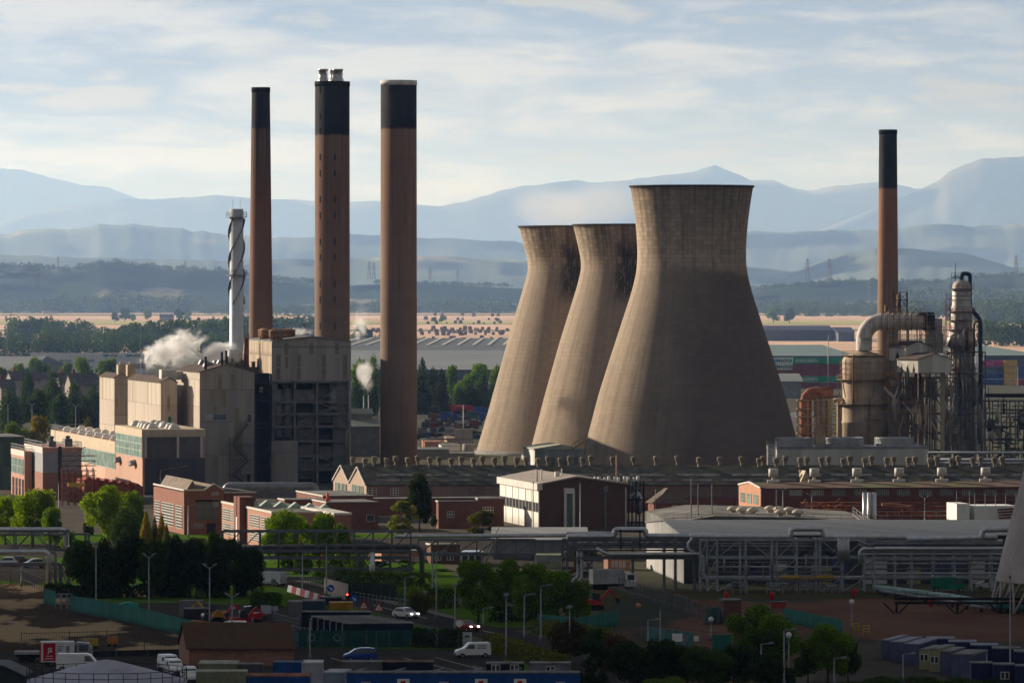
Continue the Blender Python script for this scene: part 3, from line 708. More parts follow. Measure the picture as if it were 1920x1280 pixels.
for y in (832, 861, 888):
 st.box(fB.fx(426), fB.fx(475), -1.6, -.3, fB.z(y)-.15, fB.z(y)); st.rail([(fB.fx(426), -1.6, fB.z(y)), (fB.fx(475), -1.6, fB.z(y))], 1.1, 2., .07)
for p in (429, 475): st.bar((fB.fx(p), -1.5, 0), (fB.fx(p), -1.5, fB.z(820)), .2)
st.build('staircase', mat('stair_steel', (.10, .095, .085), .7), rB)
for i, (x, y) in enumerate(((.3, .3), (.55, .3), (.7, .3), (.4, .7), (.65, .7))):
 mb = MB(); zr = h+(hr-h)*(1-abs(2*x-1)); mb.prism([(0, 0), (2.6, 0), (2.0, 1.0), (.5, 1.0)], 'y', 0, 2.2); o = mb.build('roof_vent', STEELL, rB); o.location = (W*x-1.2, L*y, zr+.05)
for x in (.12, .42, .5): mb = MB(); mb.cyl(W*x, 1.5, h, h+(hr-h)*2*min(x, 1-x)+3.2, .3, 10); mb.build('roof_pipe', STEELD, rB)
# --- block A: high clad box carried on an open steel frame
fA = Fr(510, 1335, 9); rA = thing('boiler_house', 'high grey clad boiler house raised over an open dark steel frame', 'boiler house', fA)
W = fA.fx(658); L = fA.sy(463); h = fA.z(641); hr = fA.z(632, W/2); zb = fA.z(714)
mb = MB(); mb.prism([(0, zb), (W, zb), (W, h), (W/2, hr), (0, h)], 'y', 0, L); mb.build('upper_casing', CLADB, rA)
mb = MB(); mb.box(-.06, 0, .1, L-.1, zb+.1, h-.1); mb.build('side_cladding', clad('clad_side_stripes', (.44, .36, .27), .5, 1.9, 30., .3, (.25, .20, .14)), rA)
mb = MB()
for a, b in ((0, W/2), (W/2, W)):
 za, zc_ = (h, hr) if a == 0 else (hr, h)
 mb.prism([(a, za+.02), (b, zc_+.02), (b, zc_+.3), (a, za+.3)] if a == 0 else [(a, za+.02), (b, zc_+.02), (b, zc_+.3), (a, za+.3)], 'y', -.3, L+.3)
mb.build('roof', ROOFG, rA)
for (a, b, y0, y1) in ((533, 541, 643, 665), (580, 588, 643, 664), (628, 635, 643, 664), (518, 526, 665, 688), (535, 540, 668, 690), (557, 564, 665, 688), (604, 611, 665, 688), (643, 651, 665, 690), (518, 526, 690, 711), (557, 564, 690, 711), (604, 611, 690, 711), (643, 651, 690, 711)):
 mb = MB(); mb.box(fA.fx(a), fA.fx(b), -.05, 0, fA.z(y1), fA.z(y0)); mb.build('translucent_sheet', mat('brown_sheet', (.235, .205, .155), .7, var=.1), rA)
mb = MB(); mb.box(.4, W-.4, 14, 14.3, 0, zb); mb.box(W-.6, W-.3, 3, 14, 0, zb); mb.box(.3, .6, 3, 14, 0, zb); mb.build('back_wall', mat('shade_black_wall', (.014, .013, .013), .9, var=.4, scale=.4), rA)  # near-black colour stands in for the deep shade behind the frame
mb = MB(); mb.prism([(1, 0), (W-.6, 0), (W-.6, h-1.6), (W/2, hr-1.4), (1, h-1.6)], 'y', L+.3, 92); mb.build('unseen_shadow_casing', CLADB, rA)  # added casing, hidden from view, meant to throw shade on the widest chimney
mb = MB(); mb.prism([((X_-fA.X)*fA.c+(Y_-fA.D)*fA.s, -(X_-fA.X)*fA.s+(Y_-fA.D)*fA.c) for X_, Y_ in ((-67, 1446), (-42.6, 1446), (-42.6, 1500), (-67, 1500))], 'z', 0, 31.4); mb.build('unseen_shadow_block', CLADB, rA)  # unseen block added so its shadow falls low on the widest chimney
frm = MB()
cols = [511, 553, 595, 653]; xs = [fA.fx(p) for p in cols]; xs[0] += .2; xs[-1] -= .1
floors = [716, 754, 776, 800, 827, 855, 880]
for x in xs:
 for yy in (.3, 6.5): frm.box(x-.28, x+.28, yy-.25, yy+.25, 0, zb)
for y in floors:
 z = fA.z(y)
 frm.box(xs[0], xs[-1], .2, .6, z-.25, z+.25); frm.box(xs[0], xs[-1], 6.4, 6.7, z-.25, z+.25)
 frm.box(xs[0]+.3, xs[-1]-.3, .62, 6.38, z+.0, z+.12)
 frm.rail([(xs[0], .3, z+.25), (xs[-1], .3, z+.25)], 1.1, 2.6, .06)
zz = [fA.z(y) for y in floors]+[0]
for i, (a, b, k0, k1) in enumerate(((0, 1, 1, 3), (1, 2, 3, 4), (2, 3, 0, 1), (2, 3, 1, 2), (1, 2, 4, 5), (1, 2, 5, 6), (0, 1, 2, 3), (2, 3, 5, 6), (1, 2, 2, 3))):
 frm.bar((xs[a], .15, zz[k1]), (xs[b], .15, zz[k0]), .26);
 if i % 2: frm.bar((xs[b], .15, zz[k1]), (xs[a], .15, zz[k0]), .26)
frm.build('steel_frame', mat('frame_steel', (.20, .19, .175), .7, var=.25), rA)
for (a, b, y0, y1, c) in ((555, 592, 731, 752, .34), (560, 592, 778, 798, .26), (557, 592, 806, 826, .24), (556, 590, 835, 853, .34), (558, 594, 862, 879, .33), (600, 628, 722, 745, .16), (600, 640, 768, 792, .18), (602, 634, 838, 862, .30), (516, 530, 735, 770, .22), (533, 545, 722, 820, .2), (556, 590, 884, 898, .28), (600, 650, 870, 885, .14), (512, 545, 800, 818, .1)):
 mb = MB(); mb.box(fA.fx(a), fA.fx(b), 3.0, 6.2, fA.z(y1), fA.z(y0)); mb.build('casing_panel', mat('casing%d' % int(c*100), (c*.8, c*.77, c*.72), .7, var=.25, scale=.5, streak=.5), rA)
for x0_, y0_, y1_ in ((523, 735, 820), (541, 735, 820), (628, 722, 780), (515, 722, 800)):
 mb = MB(); x = fA.fx(x0_); mb.cyl(x, 2.2, fA.z(y1_), fA.z(y0_), 1.1, 14); mb.lathe(x, 2.2, [(1.1, fA.z(y0_)), (.8, fA.z(y0_)+.6), (.1, fA.z(y0_)+.9)], 14); mb.build('vessel', PIPEG, rA)
mb = MB(); mb.box(xs[-1]-3.4, xs[-1]-.3, 1.5, 3.4, 0, zb-.3); mb.build('lift_shaft', mat('shaft_grey', (.22, .22, .22), .8, streak=.4), rA)
mb = MB(); mb.box(fA.fx(501), fA.fx(553), -6, -.2, 0, fA.z(826)); mb.build('lower_casing', CLADG, rA)
mb = MB(); x = fA.fx(655); mb.pipe([(x, -.6, zb-.2), (x, -.6, fA.z(806)), (x-.8, -.6, fA.z(812)), (x-.8, -.6, 0)], .32); mb.build('downpipe', PIPEG, rA)
vm = MB(); vm.lathe(0, 0, [(1.05, -.8), (1.05, .4), (1.35, .6), (1.45, 1.0), (1.3, 1.7), (1.5, 1.9), (1.35, 2.2), (.6, 2.5), (.1, 2.55)], 18)
for i, (p, yy) in enumerate(((483, 5), (494, 6), (510, 3), (522, 3), (533, 14), (543, 16))):
 o = vm.build('roof_ventilator', mat('vent_rust', (.30, .17, .10), .85, var=.4, scale=1.5, streak=.5), rA); x = fA.fx(p, yy); o.location = (max(x, 1), yy if i > 1 else L*.5+i*4, h+.5)
 if i < 2: o.location.x = 1.6
# dark recess between blocks A and B with gantries
fr = Fr(478, 1328, 9); root = thing('coal_conveyor_bay', 'dark narrow bay of gantries between the clad boiler block and raised boiler house', 'structure', fr)
W = fr.fx(509); mb = MB(); mb.box(0, W, 4, 8, 0, fr.z(700)); mb.build('wall', mat('bay_shade', (.012, .011, .011), .9), root)  # shade of the recess painted as a near-black wall colour
mb = MB()
for y in (716, 730, 751, 792, 800, 850, 880): mb.box(0, W, 0, 3.9, fr.z(y)-.3, fr.z(y)); mb.rail([(0, 0, fr.z(y)), (W, 0, fr.z(y))], 1.1, 1.4, .06)
for x in (.2, W-.2): mb.box(x-.2, x+.2, 0, .4, 0, fr.z(700))
mb.build('gantry', STEELD, root)
mb = MB(); mb.box(W*.3, W*.5, .5, 2, fr.z(735), fr.z(725)); mb.build('control_box', TRIM, root)
# plant on the roof beside the steam: pipework and a white tank
fr = Fr(452, 1360, 9); root = thing('roof_plant', 'white tank and rusty handrailed pipework on the roof left of the boiler house', 'roof plant', fr)
mb = MB(); zr = fr.z(688); mb.box(-6, 6.5, 0, 6, zr-1.2, zr); mb.rail([(-6, 0, zr), (6.5, 0, zr)], 1.2, 1.5, .08)
for i in range(9): mb.box(-5+i*1.3, -4.4+i*1.3, .5, 3, zr, zr+.6+(i*37 % 5)*.35)
mb.build('platform', mat('roof_plant_rust', (.13, .09, .07), .9, var=.3), root)
mb = MB(); mb.cyl(-1.2, 3, zr, fr.z(655), 2.0, 20); mb.build('tank', mat('tank_white', (.62, .62, .6), .5, streak=.2), root)
mb = MB(); mb.cyl(-3.2, 1, zr-20, fr.z(668), .28, 8); mb.cyl(-4.6, 1, zr, fr.z(676), .5, 10); mb.box(.9, 2.0, 1, 2, zr, fr.z(634)); mb.rail([(.9, 1, fr.z(634)), (2, 1, fr.z(634))], 1.1, 1.1, .1); mb.build('pipework', RUST, root)
mb = MB(); mb.box(-6.5, 7, .2, 5.8, 0, zr-1.25); mb.build('support_block', ROOFB, root)
# low annex roofs before the power station: red scaffold / conveyor roofs at left
fr = Fr(152, 1215, 12); root = thing('conveyor_roof', 'stepped rust red conveyor roofs running down in front of the pink hall', 'conveyor', fr)
for i in range(7):
 mb = MB(); x = fr.fx(160+i*15); y0 = 0
 mb.prism([(0, 0), (2.4, 0), (2.4, 2.3), (1.2, 3.1), (0, 2.3)], 'y', 0, 14); o = mb.build('roof_section', mat('rust_red', (.26, .07, .045), .9, var=.3), root); o.location = (x, 2, fr.z(902+i*2)-2.3)
 lg = MB(); lg.box(.2, .5, .2, .5, -fr.z(902+i*2)+2.3, 0); lg.box(1.9, 2.2, .2, .5, -fr.z(902+i*2)+2.3, 0); o2 = lg.build('support_leg', STEELD, o)
mb = MB(); mb.box(fr.fx(140), fr.fx(245), 8, 8.4, 0, fr.z(915)); mb.build('back_wall', BRR, root)
fr = Fr(118, 1205, 12); root = thing('scaffold', 'tangled rusty scaffold tower with a yellow hoist before the pink wall', 'scaffold', fr)
mb = MB(); rng = random.Random(8)
for i in range(6):
 for j in range(3):
  x = i*1.35; y = j*1.5; mb.bar((x, y, 0), (x, y, fr.z(884-rng.randint(0, 12))), .14)
for k in range(10):
 z = 1+k*1.05
 for j in range(3): mb.bar((-.4, j*1.5, z), (7.2, j*1.5, z), .11)
 mb.bar((rng.random()*5, 0, z), (rng.random()*7, 0, z+2), .1)
mb.build('tubes', RUST, root)
mb = MB(); mb.box(1, 4.6, -.8, 0, fr.z(912), fr.z(905)); mb.build('hoist', mat('hoist_yellow', (.55, .36, .05), .6), root)
# big pipe along the foot of the station
def pipe_thing(name, label, cat, pts, r, m, supports=True, group=None, n=12):
 """free pipe through points given as (px, py, D)"""
 P = [((px-960)*D/F, D, zat(py, D)) for px, py, D in pts]
 x0, y0 = P[0][0], P[0][1]
 o = bpy.data.objects.new(name, None); COL.objects.link(o); o.location = (x0, y0, 0); tag(o, label, cat, group)
 Q = [(x-x0, y-y0, z) for x, y, z in P]
 mb = MB(); mb.pipe(Q, r, n); mb.build('pipe', m, o)
 if supports:
  for (a, b) in zip(Q, Q[1:]):
   d = math.dist(a, b)
   if abs(a[2]-b[2]) > 2: continue
   k = max(1, int(d/9))
   for i in range(k):
    t_ = (i+.5)/k; x, y, z = (a[j]+(b[j]-a[j])*t_ for j in range(3))
    s = MB(); s.box(x-.12, x+.12, y-.12, y+.12, 0, z-r); s.box(x-r*1.2, x+r*1.2, y-.1, y+.1, z-r-.2, z-r); s.build('support', STEEL, o)
 return o
pipe_thing('pipe', 'long horizontal grey pipe lying before the open steel frame', 'pipe', [(425, 925, 1230), (425, 912, 1230), (590, 912, 1230), (590, 925, 1230)], .95, PIPEG)
# ================================================================ LONG SHEDS WITH ROOF VENTILATORS
def text_obj(s, size, m, parent, loc, rot, name='lettering', ex=.01, sx=1.):
 cu = bpy.data.curves.new(name, 'FONT'); cu.body = s; cu.size = size; cu.align_x = 'CENTER'; cu.align_y = 'CENTER'; cu.extrude = ex; cu.offset = size*.02; cu.materials.append(m)
 to = bpy.data.objects.new(name, cu); me = bpy.data.meshes.new_from_object(to); bpy.data.objects.remove(to)
 o = bpy.data.objects.new(name, me); COL.objects.link(o); o.parent = parent; o.location = loc; o.rotation_euler = rot; o.scale = (sx, 1, 1); return o
def vent_mesh():
 mb = MB(); mb.lathe(0, 0, [(.62, -.5), (.62, .55), (.5, .75), (.95, 1.0), (1.02, 1.25), (.85, 1.5), (1.12, 1.72), (1.12, 1.92), (.5, 2.12), (.05, 2.2)], 16, cap=False); return mb
def skew_shed(label, pf, D, pbk, ye, yr, d, px_end, wallm, roofm, gablem, strips=True):
 """long shed seen side-on whose left gable is set oblique to the ridge"""
 fr = Fr(pf, D, 0); root = thing('long_shed', label, 'shed', fr, 'long sheds with roof ventilators')
 a = -(fr.X-(pbk-960)*(D+d)/F); W = fr.fx(px_end); h = fr.z(ye); hr = fr.z(yr, 0, d/2)
 V = [(0, 0, 0), (a, d, 0), (0, 0, h), (a/2, d/2, hr), (a, d, h), (W, 0, 0), (W, d, 0), (W, 0, h), (W, d/2, hr), (W, d, h)]
 mb = MB(); mb.v = V; mb.face((0, 2, 7, 5)) if False else mb.face((0, 5, 7, 2)); mb.face((1, 4, 9, 6)); mb.face((5, 6, 9, 8, 7)); mb.build('wall', wallm, root)
 mb = MB(); mb.v = V; mb.face((0, 2, 3, 4, 1)); mb.build('gable_wall', gablem, root)
 rb = MB(); ov = .3
 for s in (0, 1):
  p0 = (0-.2, -ov, h-.1) if not s else (a-.2, d+ov, h-.1)
  p1 = (W+.2, -ov, h-.1) if not s else (W+.2, d+ov, h-.1)
  r0 = (a/2-.2, d/2, hr+.03); r1 = (W+.2, d/2, hr+.03); u = lambda p: (p[0], p[1], p[2]+.16)
  b = len(rb.v); rb.v += [p0, p1, r1, r0, u(p0), u(p1), u(r1), u(r0)]
  for q_ in ((0, 1, 2, 3), (4, 7, 6, 5), (0, 4, 5, 1), (3, 2, 6, 7), (0, 3, 7, 4), (1, 5, 6, 2)): rb.face(tuple(b+i for i in q_))
 rf = rb.build('roof', roofm, root)
 mb = MB()   # pale verge boards of the gable
 mb.bar((-.25, -.3, h), (a/2-.25, d/2, hr+.15), .22); mb.bar((a/2-.25, d/2, hr+.15), (a-.25, d+.3, h), .22); mb.build('verge_board', TRIM, root)
 if strips:
  for k, (t0, t1) in enumerate(((.22, .30), (.48, .60))):
   mb = MB(); rg = random.Random(k+pf)
   x = 2.
   while x < W-8:
    w_ = rg.uniform(2, 9)
    za = h-.1+(hr-h+.13)*t0+.2; zb = h-.1+(hr-h+.13)*t1+.2
    mb.quad((x, (d/2+ov)*t0-ov, za), (x+w_, (d/2+ov)*t0-ov, za), (x+w_, (d/2+ov)*t1-ov, zb), (x, (d/2+ov)*t1-ov, zb)); x += w_+rg.uniform(.3, 3)
   tag(mb.build('rooflight_strip', mat('dirty_rooflight', (.13, .13, .12), .4, var=.5, scale=.7), root))
 return fr, root, a, W, h, hr, d
GAB = brick('gable_brick', (.40, .30, .23), .1, .2)
SHW = clad('shed_wall', (.24, .17, .14), .3, 3.5, 20.)
S2 = skew_shed('rear long dark-roofed shed with a row of ventilators, its pointed gable farthest left', 656, 1199, 625, 905, 873, 18.5, 1990, SHW, ROOFD, GAB)
S1 = skew_shed('front long dark-roofed shed with a row of ventilators along its ridge', 687, 1179, 656, 909, 876, 18.5, 1990, SHW, ROOFD, GAB)
vm = vent_mesh(); vproto = None
VG = 'round ventilators along the shed ridges'
for S, xs_, which in ((S2, [661+40.7*i for i in range(11)]+[1108+40.45*i for i in range(3)]+[1230, 1271, 1350, 1391, 1431]+[1472+40.7*i for i in range(11)], 'rear'),
                      (S1, [684+40.7*i for i in range(10)]+[1092, 1311, 1423, 1456]+[1500+40.6*i for i in range(10)], 'front')):
 fr, root, a, W, h, hr, d = S
 for i, px in enumerate(xs_):
  f2 = Fr(px, fr.D+d/2, 0)
  if vproto is None:
   v = vm.build('roof_ventilator', VENT); vme = v.data
  else: v = bpy.data.objects.new('roof_ventilator', vme); COL.objects.link(v)
  vproto = v; v.location = (f2.X, f2.D, hr+.2); v.scale = (.58+.06*(i*7 % 3), .6, .82+.04*(i*5 % 4)); v.rotation_euler = (.05*math.sin(i*2.3), .06*math.sin(i*1.7+1), i)
  tag(v, '%s tan cowl ventilator from the left on the %s shed ridge' % (ORD[i], which), 'ventilator', VG)
fr, root, a, W, h, hr, d = S1
windows(root, 'F', fr.fx(690), fr.fx(706), fr.z(928), fr.z(914), 2, 3, TRIM, GLASS)
windows(root, 'F', fr.fx(732), fr.fx(748), fr.z(928), fr.z(914), 3, 3, TRIM, GLASS)
for p in (852, 897, 1290, 1330, 1345): windows(root, 'F', fr.fx(p), fr.fx(p+22), fr.z(943), fr.z(929), 5, 3, mat('grey_frame', (.2, .2, .19), .7), GLASS)
mb = MB(); mb.box(0, W, -.12, -.02, 0, fr.z(932)); mb.build('brick_plinth', BRR, root)
windows(root, 'F', fr.fx(690), fr.fx(706), fr.z(952), fr.z(940), 2, 3, TRIM, GLASS, -.13)
mb = MB(); mb.bar((fr.fx(888), -.3, fr.z(912)), (fr.fx(888), -.3, 0), .15); mb.bar((fr.fx(1382), -.3, fr.z(912)), (fr.fx(1382), -.3, 0), .15); tag(mb.build('downpipe', PIPEG, root))
# gable windows (lit, pale)
for k, S in enumerate((S1, S2)):
 fr, root, a, W, h, hr, d = S; al = math.atan2(d, a)
 L = math.hypot(a, d)
 for i in range(3):
  mb = MB(); mb.m = 1; mb.box(L*(.18+.24*i), L*(.18+.24*i)+L*.17, .0, .1, h-3.1+k, h-.4); mb.m = 0
  for j in range(3): mb.box(L*(.18+.24*i)+L*.17*j/2-.08, L*(.18+.24*i)+L*.17*j/2+.08, .09, .2, h-3.15+k, h-.35)
  o = mb.build('window', [TRIM, GLASSG], root); o.rotation_euler = (0, 0, al)
# small pale dormer gable on the shed roof
fr = Fr(1511, 1180, 10); root = thing('dormer', 'small sunlit triangular gable poking up between the dark shed roofs', 'dormer', fr, z=0)
mb = MB(); z0 = fr.z(907); z1 = fr.z(882); mb.prism([(-1.3, z0), (1.3, z0), (0, z1)], 'y', 0, 6); mb.build('gable', mat('dormer_tan', (.46, .38, .26), .8), root); mb = MB(); mb.box(-1.3, 1.3, .5, 6, 0, z0-.02); mb.build('base', BRR, root)
# ================================================================ BRICK AND OFFICE BUILDINGS
fr = Fr(345, 1062, 13); root = thing('brick_workshop', 'red brick workshop with grey roller door and gabled parapets', 'brick building', fr)
W = fr.fx(420); L = fr.sy(288); h = fr.z(920); x1 = fr.fx(382); x2 = fr.fx(421)
mb = MB(); mb.prism([(0, 0), (W, 0), (W, h), (x2-.0001, h), ((x1+x2)/2, fr.z(907.5)), (x1, h), (0, h)], 'y', 0, .4); mb.box(.001, W, .401, L, 0, h-.3); mb.build('wall', brick('brick_wk', (.27, .115, .08), .2, .3), root)
mb = MB(); mb.prism([(x1+.3, h-.3), (x2-.3, h-.3), ((x1+x2)/2, fr.z(909))], 'y', .41, L-.5); mb.prism([(1, h-.29), (x1-.5, h-.29), ((x1+1)/2, fr.z(901))], 'y', 4, L-.5); mb.build('roof', mat('roof_tan', (.20, .165, .13), .9, var=.2), root)
mb = MB(); mb.box(-.1, .25, -.1, L+.1, h-.001, h+.28); mb.box(.251, x1, -.1, .2, h-.001, h+.28); mb.bar((x1, 0, h+.1), ((x1+x2)/2, 0, fr.z(907)), .25); mb.bar(((x1+x2)/2, 0, fr.z(907)), (x2, 0, h+.1), .25); mb.build('coping', TRIM, root)
mb = MB(); zb_, zt_ = fr.z(975), fr.z(940); xa, xb = fr.fx(368), fr.fx(408); mb.box(xa, xb, -.06, 0, zb_, zt_); mb.build('roller_door', clad('roller', (.17, .165, .155), .4, 30., .35), root)
mb = MB(); mb.box(xa-.2, xb+.2, -.3, 0, zt_, zt_+.3); mb.build('door_hood', DARK, root)
windows(root, 'F', fr.fx(363), fr.fx(382), 1.2, zb_-.5, 4, 2, GREYC, GLASS); mb = MB(); mb.box(fr.fx(388), fr.fx(404), -.06, 0, 0, zb_-.6); mb.build('door', STEELD, root)
mb = MB(); mb.box(fr.fx(396), fr.fx(410), -.08, 0, fr.z(929), fr.z(922)); mb.build('vent_panel', GREYC, root); mb = MB(); mb.box(fr.fx(434) if False else W-2.2, W-1, -.08, 0, h-3, h-1.6); mb.build('vent_panel', GREYC, root)
for a, b in ((.05, .22), (.28, .68), (.74, .95)):
 windows(root, 'L', L*(1-b), L*(1-a), h-4.9, h-2.9, int((b-a)*20)+1, 4, TRIM, GLASS); windows(root, 'L', L*(1-b), L*(1-a), 1.0, 3.2, int((b-a)*20)+1, 4, TRIM, GLASS)
fr = Fr(421, 1066, 13); root = thing('brick_wing', 'low dark red brick wing joined right of the roller door workshop', 'brick building', fr)
W = fr.fx(480); mb = MB(); mb.box(0, W, 0, 16, 0, fr.z(924)); mb.build('wall', BRR, root)
mb = MB(); mb.prism([(0, 0), (W, 0), (W, .12), (0, .9)], 'y', 1.5, 14); o = mb.build('roof', ROOFG, root); o.location.z = fr.z(924)
mb = MB(); mb.box(-.1, W+.1, -.1, .3, fr.z(924), fr.z(922)); mb.build('coping', TRIM, root)
fr = Fr(510, 1000, 13); root = thing('brick_office', 'orange brick office with twin stair piers and rows of white-barred windows', 'office building', fr)
W = fr.fx(628); L = fr.sy(416); h = fr.z(962)
mb = MB(); mb.box(0, W, 0, L, 0, h); mb.build('wall', brick('brick_of', (.42, .22, .15), .15, .15), root)
mb = MB(); mb.box(-.15, .3, -.15, L+.1, h, h+.35); mb.box(.3, W+.15, -.15, .3, h+.001, h+.349); mb.build('coping', TRIM, root)
mb = MB(); mb.box(.3, W, .3, L, h-.2, h+.05); mb.build('roof', mat('roof_felt', (.13, .13, .12), .9, var=.2), root)
yp = fr.sy(456)
for k in (-1, 1):
 mb = MB(); mb.box(-1.2, 1.5, yp+k*1.6-1.3, yp+k*1.6+1.3, 0, fr.z(941)); mb.build('stair_pier', BRR, root)
mb = MB(); mb.box(-1.25, -1.2, yp-.5, yp+.5, .5, fr.z(980)); mb.build('pier_slot', WHITE, root)
for a, b in ((.03, .20), (.24, .42)):
 for z0, z1 in ((.52, .86), (.12, .44)): windows(root, 'L', L*a, L*b, h*z0, h*z1, 10, 5, TRIM, GLASS)
for a, b in ((.66, .70), (.73, .82), (.84, .98)):
 for z0, z1 in ((.52, .86), (.12, .44)): windows(root, 'L', L*a, L*b, h*z0, h*z1, 8, 5, TRIM, GLASS)
for i in range(6):
 mb = MB(); mb.prism([(0, 0), (2.6, 0), (1.3, 1.0)], 'y', 0, 2.0); o = mb.build('roof_lantern', mat('lantern_green', (.36, .44, .38), .5), root); o.location = (2+i*1.7, L*.72-i*5, h+.1)
fr = Fr(627, 992, 13); r2 = thing('parapet_block', 'pale edged flat roof block right of the roof lanterns', 'roof block', fr)
mb = MB(); mb.box(0, 3, 0, fr.sy(560), 0, fr.z(965)); mb.build('wall', BRO, r2); mb = MB(); mb.box(-.15, 3.1, -.15, fr.sy(560)+.1, fr.z(965), fr.z(961)); mb.build('coping', TRIM, r2)
def brick_box(label, pc, D, pl, pr, yt, m, wins=(), cope=True, th=13, roofm=None, name='brick_building'):
 fr = Fr(pc, D, th); root = thing(name, label, 'brick building', fr)
 W = fr.fx(pr); L = fr.sy(pl); h = fr.z(yt)
 mb = MB(); mb.box(0, W, 0, L, 0, h); mb.build('wall', m, root)
 mb = MB(); mb.box(-.12, W+.12, -.12, L+.12, h, h+.22); mb.build('roof', roofm or ROOFG, root)
 if cope:
  mb = MB(); mb.box(-.16, .1, -.16, L+.16, h+.05, h+.3); mb.build('coping', TRIM, root)
 for (a, b, y0, y1, nu, nz) in wins: windows(root, 'F', fr.fx(a), fr.fx(b), fr.z(y1), fr.z(y0), nu, nz, TRIM, GLASS)
 return fr, root, W, L, h
brick_box('low red brick store with pale left wall end, behind the lantern roof', 534, 1105, 522, 606, 938, BRR)
brick_box('low red brick store with long light left parapet above its neighbour', 606, 1122, 556, 700, 931, BRR)
f_, r_, W, L, h = brick_box('wide flat-roofed brick building with two pale windows behind bright green trees', 612, 1082, 586, 709, 943, BRR, ((629, 645, 965, 978, 1, 1), (687, 702, 965, 978, 1, 1)))
mb = MB(); mb.lathe(0, 0, [(.5, 0), (.5, .5), (.2, .6), (.3, 1.4), (.05, 1.6)], 10); o = mb.build('roof_beacon', mat('orange_red', (.75, .12, .04), .5), r_); o.location = (fr.fx(595) if False else 1.0, 4, h+.2)
brick_box('flat-roofed red brick building right of the dark pine', 822, 1088, 818, 897, 941, BRR, ((838, 852, 958, 970, 3, 2),))
brick_box('dark brick link building between the pine and the white laboratory', 896, 1100, 893, 945, 936, BRD, ((905, 925, 950, 962, 4, 2),))
brick_box('long low red brick range at the foot of the front shed', 700, 1150, 690, 940, 936, BRR, [(p, p+16, 944, 954, 4, 2) for p in (742, 850, 890)])
# laboratory: white panelled flank, brown brick front
fr = Fr(1012, 1085, 11); root = thing('laboratory_block', 'brown brick office block with bright white panelled flank and two window rows', 'office building', fr)
W = fr.fx(1176); L = fr.sy(938); h = fr.z(909); hr = fr.z(895, W*.42)
mb = MB(); mb.prism([(0, 0), (W, 0), (W, h), (W*.42, hr), (0, h)], 'y', 0, L); mb.build('wall', brick('lab_brick', (.125, .068, .052), .25, .3), root)
mb = MB()
for a, b in (((-.5, h-.06), (W*.42, hr+.02)), ((W*.42, hr+.02), (W+.5, h-.06))): mb.prism([a, b, (b[0], b[1]+.3), (a[0], a[1]+.3)], 'y', -.4, L+.4)
mb.build('roof', mat('lab_roof', (.33, .29, .25), .9, var=.1), root)
mb = MB(); mb.box(-.62, -.5, -.4, L+.4, h-1.0, h+.3); mb.box(-.62, .4, -.56, -.41, h-.95, h+.28); mb.build('fascia', TRIM, root)
mb = MB(); mb.box(-.14, 0, .1, L-.1, .1, h-.2); mb.build('white_panels', clad('lab_white', (.80, .76, .68), .06, L/6*1.0, 60.), root)
for i in range(7):
 y = .15+(L-.4)*i/6; mb = MB(); mb.box(-.22, -.14, y-.06, y+.06, .1, h-.2); mb.build('mullion_post', STEEL, root)
for z0, z1 in ((h-5.2, h-3.4), (h-10.4, h-8.7)):
 for i in range(6):
  y = .15+(L-.4)*i/6
  for j in range(2):
   a = y+(L-.4)/6*(.10+.45*j); windows(root, 'L', a, a+(L-.4)/6*.33, z0, z1, 2, 1, mat('win_dark', (.12, .12, .12), .6), GLASS, -.15, .2)
xa, xb = fr.fx(1057), fr.fx(1077)
mb = MB(); mb.box(xa, xa+.45, -.6, 0, 0, fr.z(924)); mb.box(xb-.45, xb, -.6, 0, 0, fr.z(924)); mb.prism([(-.6, fr.z(925)), (0, fr.z(925)), (0, fr.z(915))], 'x', xa, xb); mb.build('stair_window_frame', TRIM, root)
mb = MB(); mb.box(xa+.46, xb-.46, -.3, -.02, 0, fr.z(925.5)); mb.build('stair_window', mat('teal_glass', (.10, .17, .17), .2), root)
mb = MB(); x = fr.fx(1135); mb.box(x-.12, x+.12, -.2, 0, 0, h-.5); mb.box(x-.4, x+.4, -.5, 0, h-1.3, h-.3); mb.build('downpipe', STEELL, root)
mb = MB(); x = W-.3; mb.box(x-.1, x+.1, -.15, 0, 0, h-.5); mb.build('downpipe', TRIM, root)
for i, p in enumerate((1018, 1021, 1031, 1062, 1073)): mb = MB(); mb.cyl(fr.fx(p), 6+i, h, hr+1.4-(i % 2)*.5, .14 if i != 3 else .5, 8); mb.build('roof_flue', TRIM, root)
# exhaust duct rack right of the laboratory
fr = Fr(1178, 1090, 11); root = thing('duct_rack', 'cluster of silver fume ducts and stacks against the brick block side', 'ductwork', fr)
W = fr.fx(1208); mb = MB()
for y in (915, 935, 958, 978): mb.box(0, W, 0, 4, fr.z(y)-.2, fr.z(y)); mb.rail([(0, 0, fr.z(y)), (W, 0, fr.z(y))], 1., 1.2, .06)
for x in (.1, W/2, W-.1): mb.box(x-.12, x+.12, 0, .3, 0, fr.z(900)); mb.box(x-.12, x+.12, 3.7, 4, 0, fr.z(900))
mb.build('frame', STEELD, root)
for i in range(10): mb = MB(); mb.cyl(-6+i*.95, 2+(i % 2), fr.z(905), fr.z(893+(i % 3)), .3, 10); mb.build('stack_pipe', mat('duct_white', (.62, .6, .56), .5), root)
for i in range(3): mb = MB(); mb.pipe([(.6+i, 1, fr.z(940)), (.6+i, 1, fr.z(925+i*4)), (W-.6, 2+i*.5, fr.z(925+i*4)), (W-.6, 2+i*.5, fr.z(965))], .42); mb.build('duct', ALU, root)
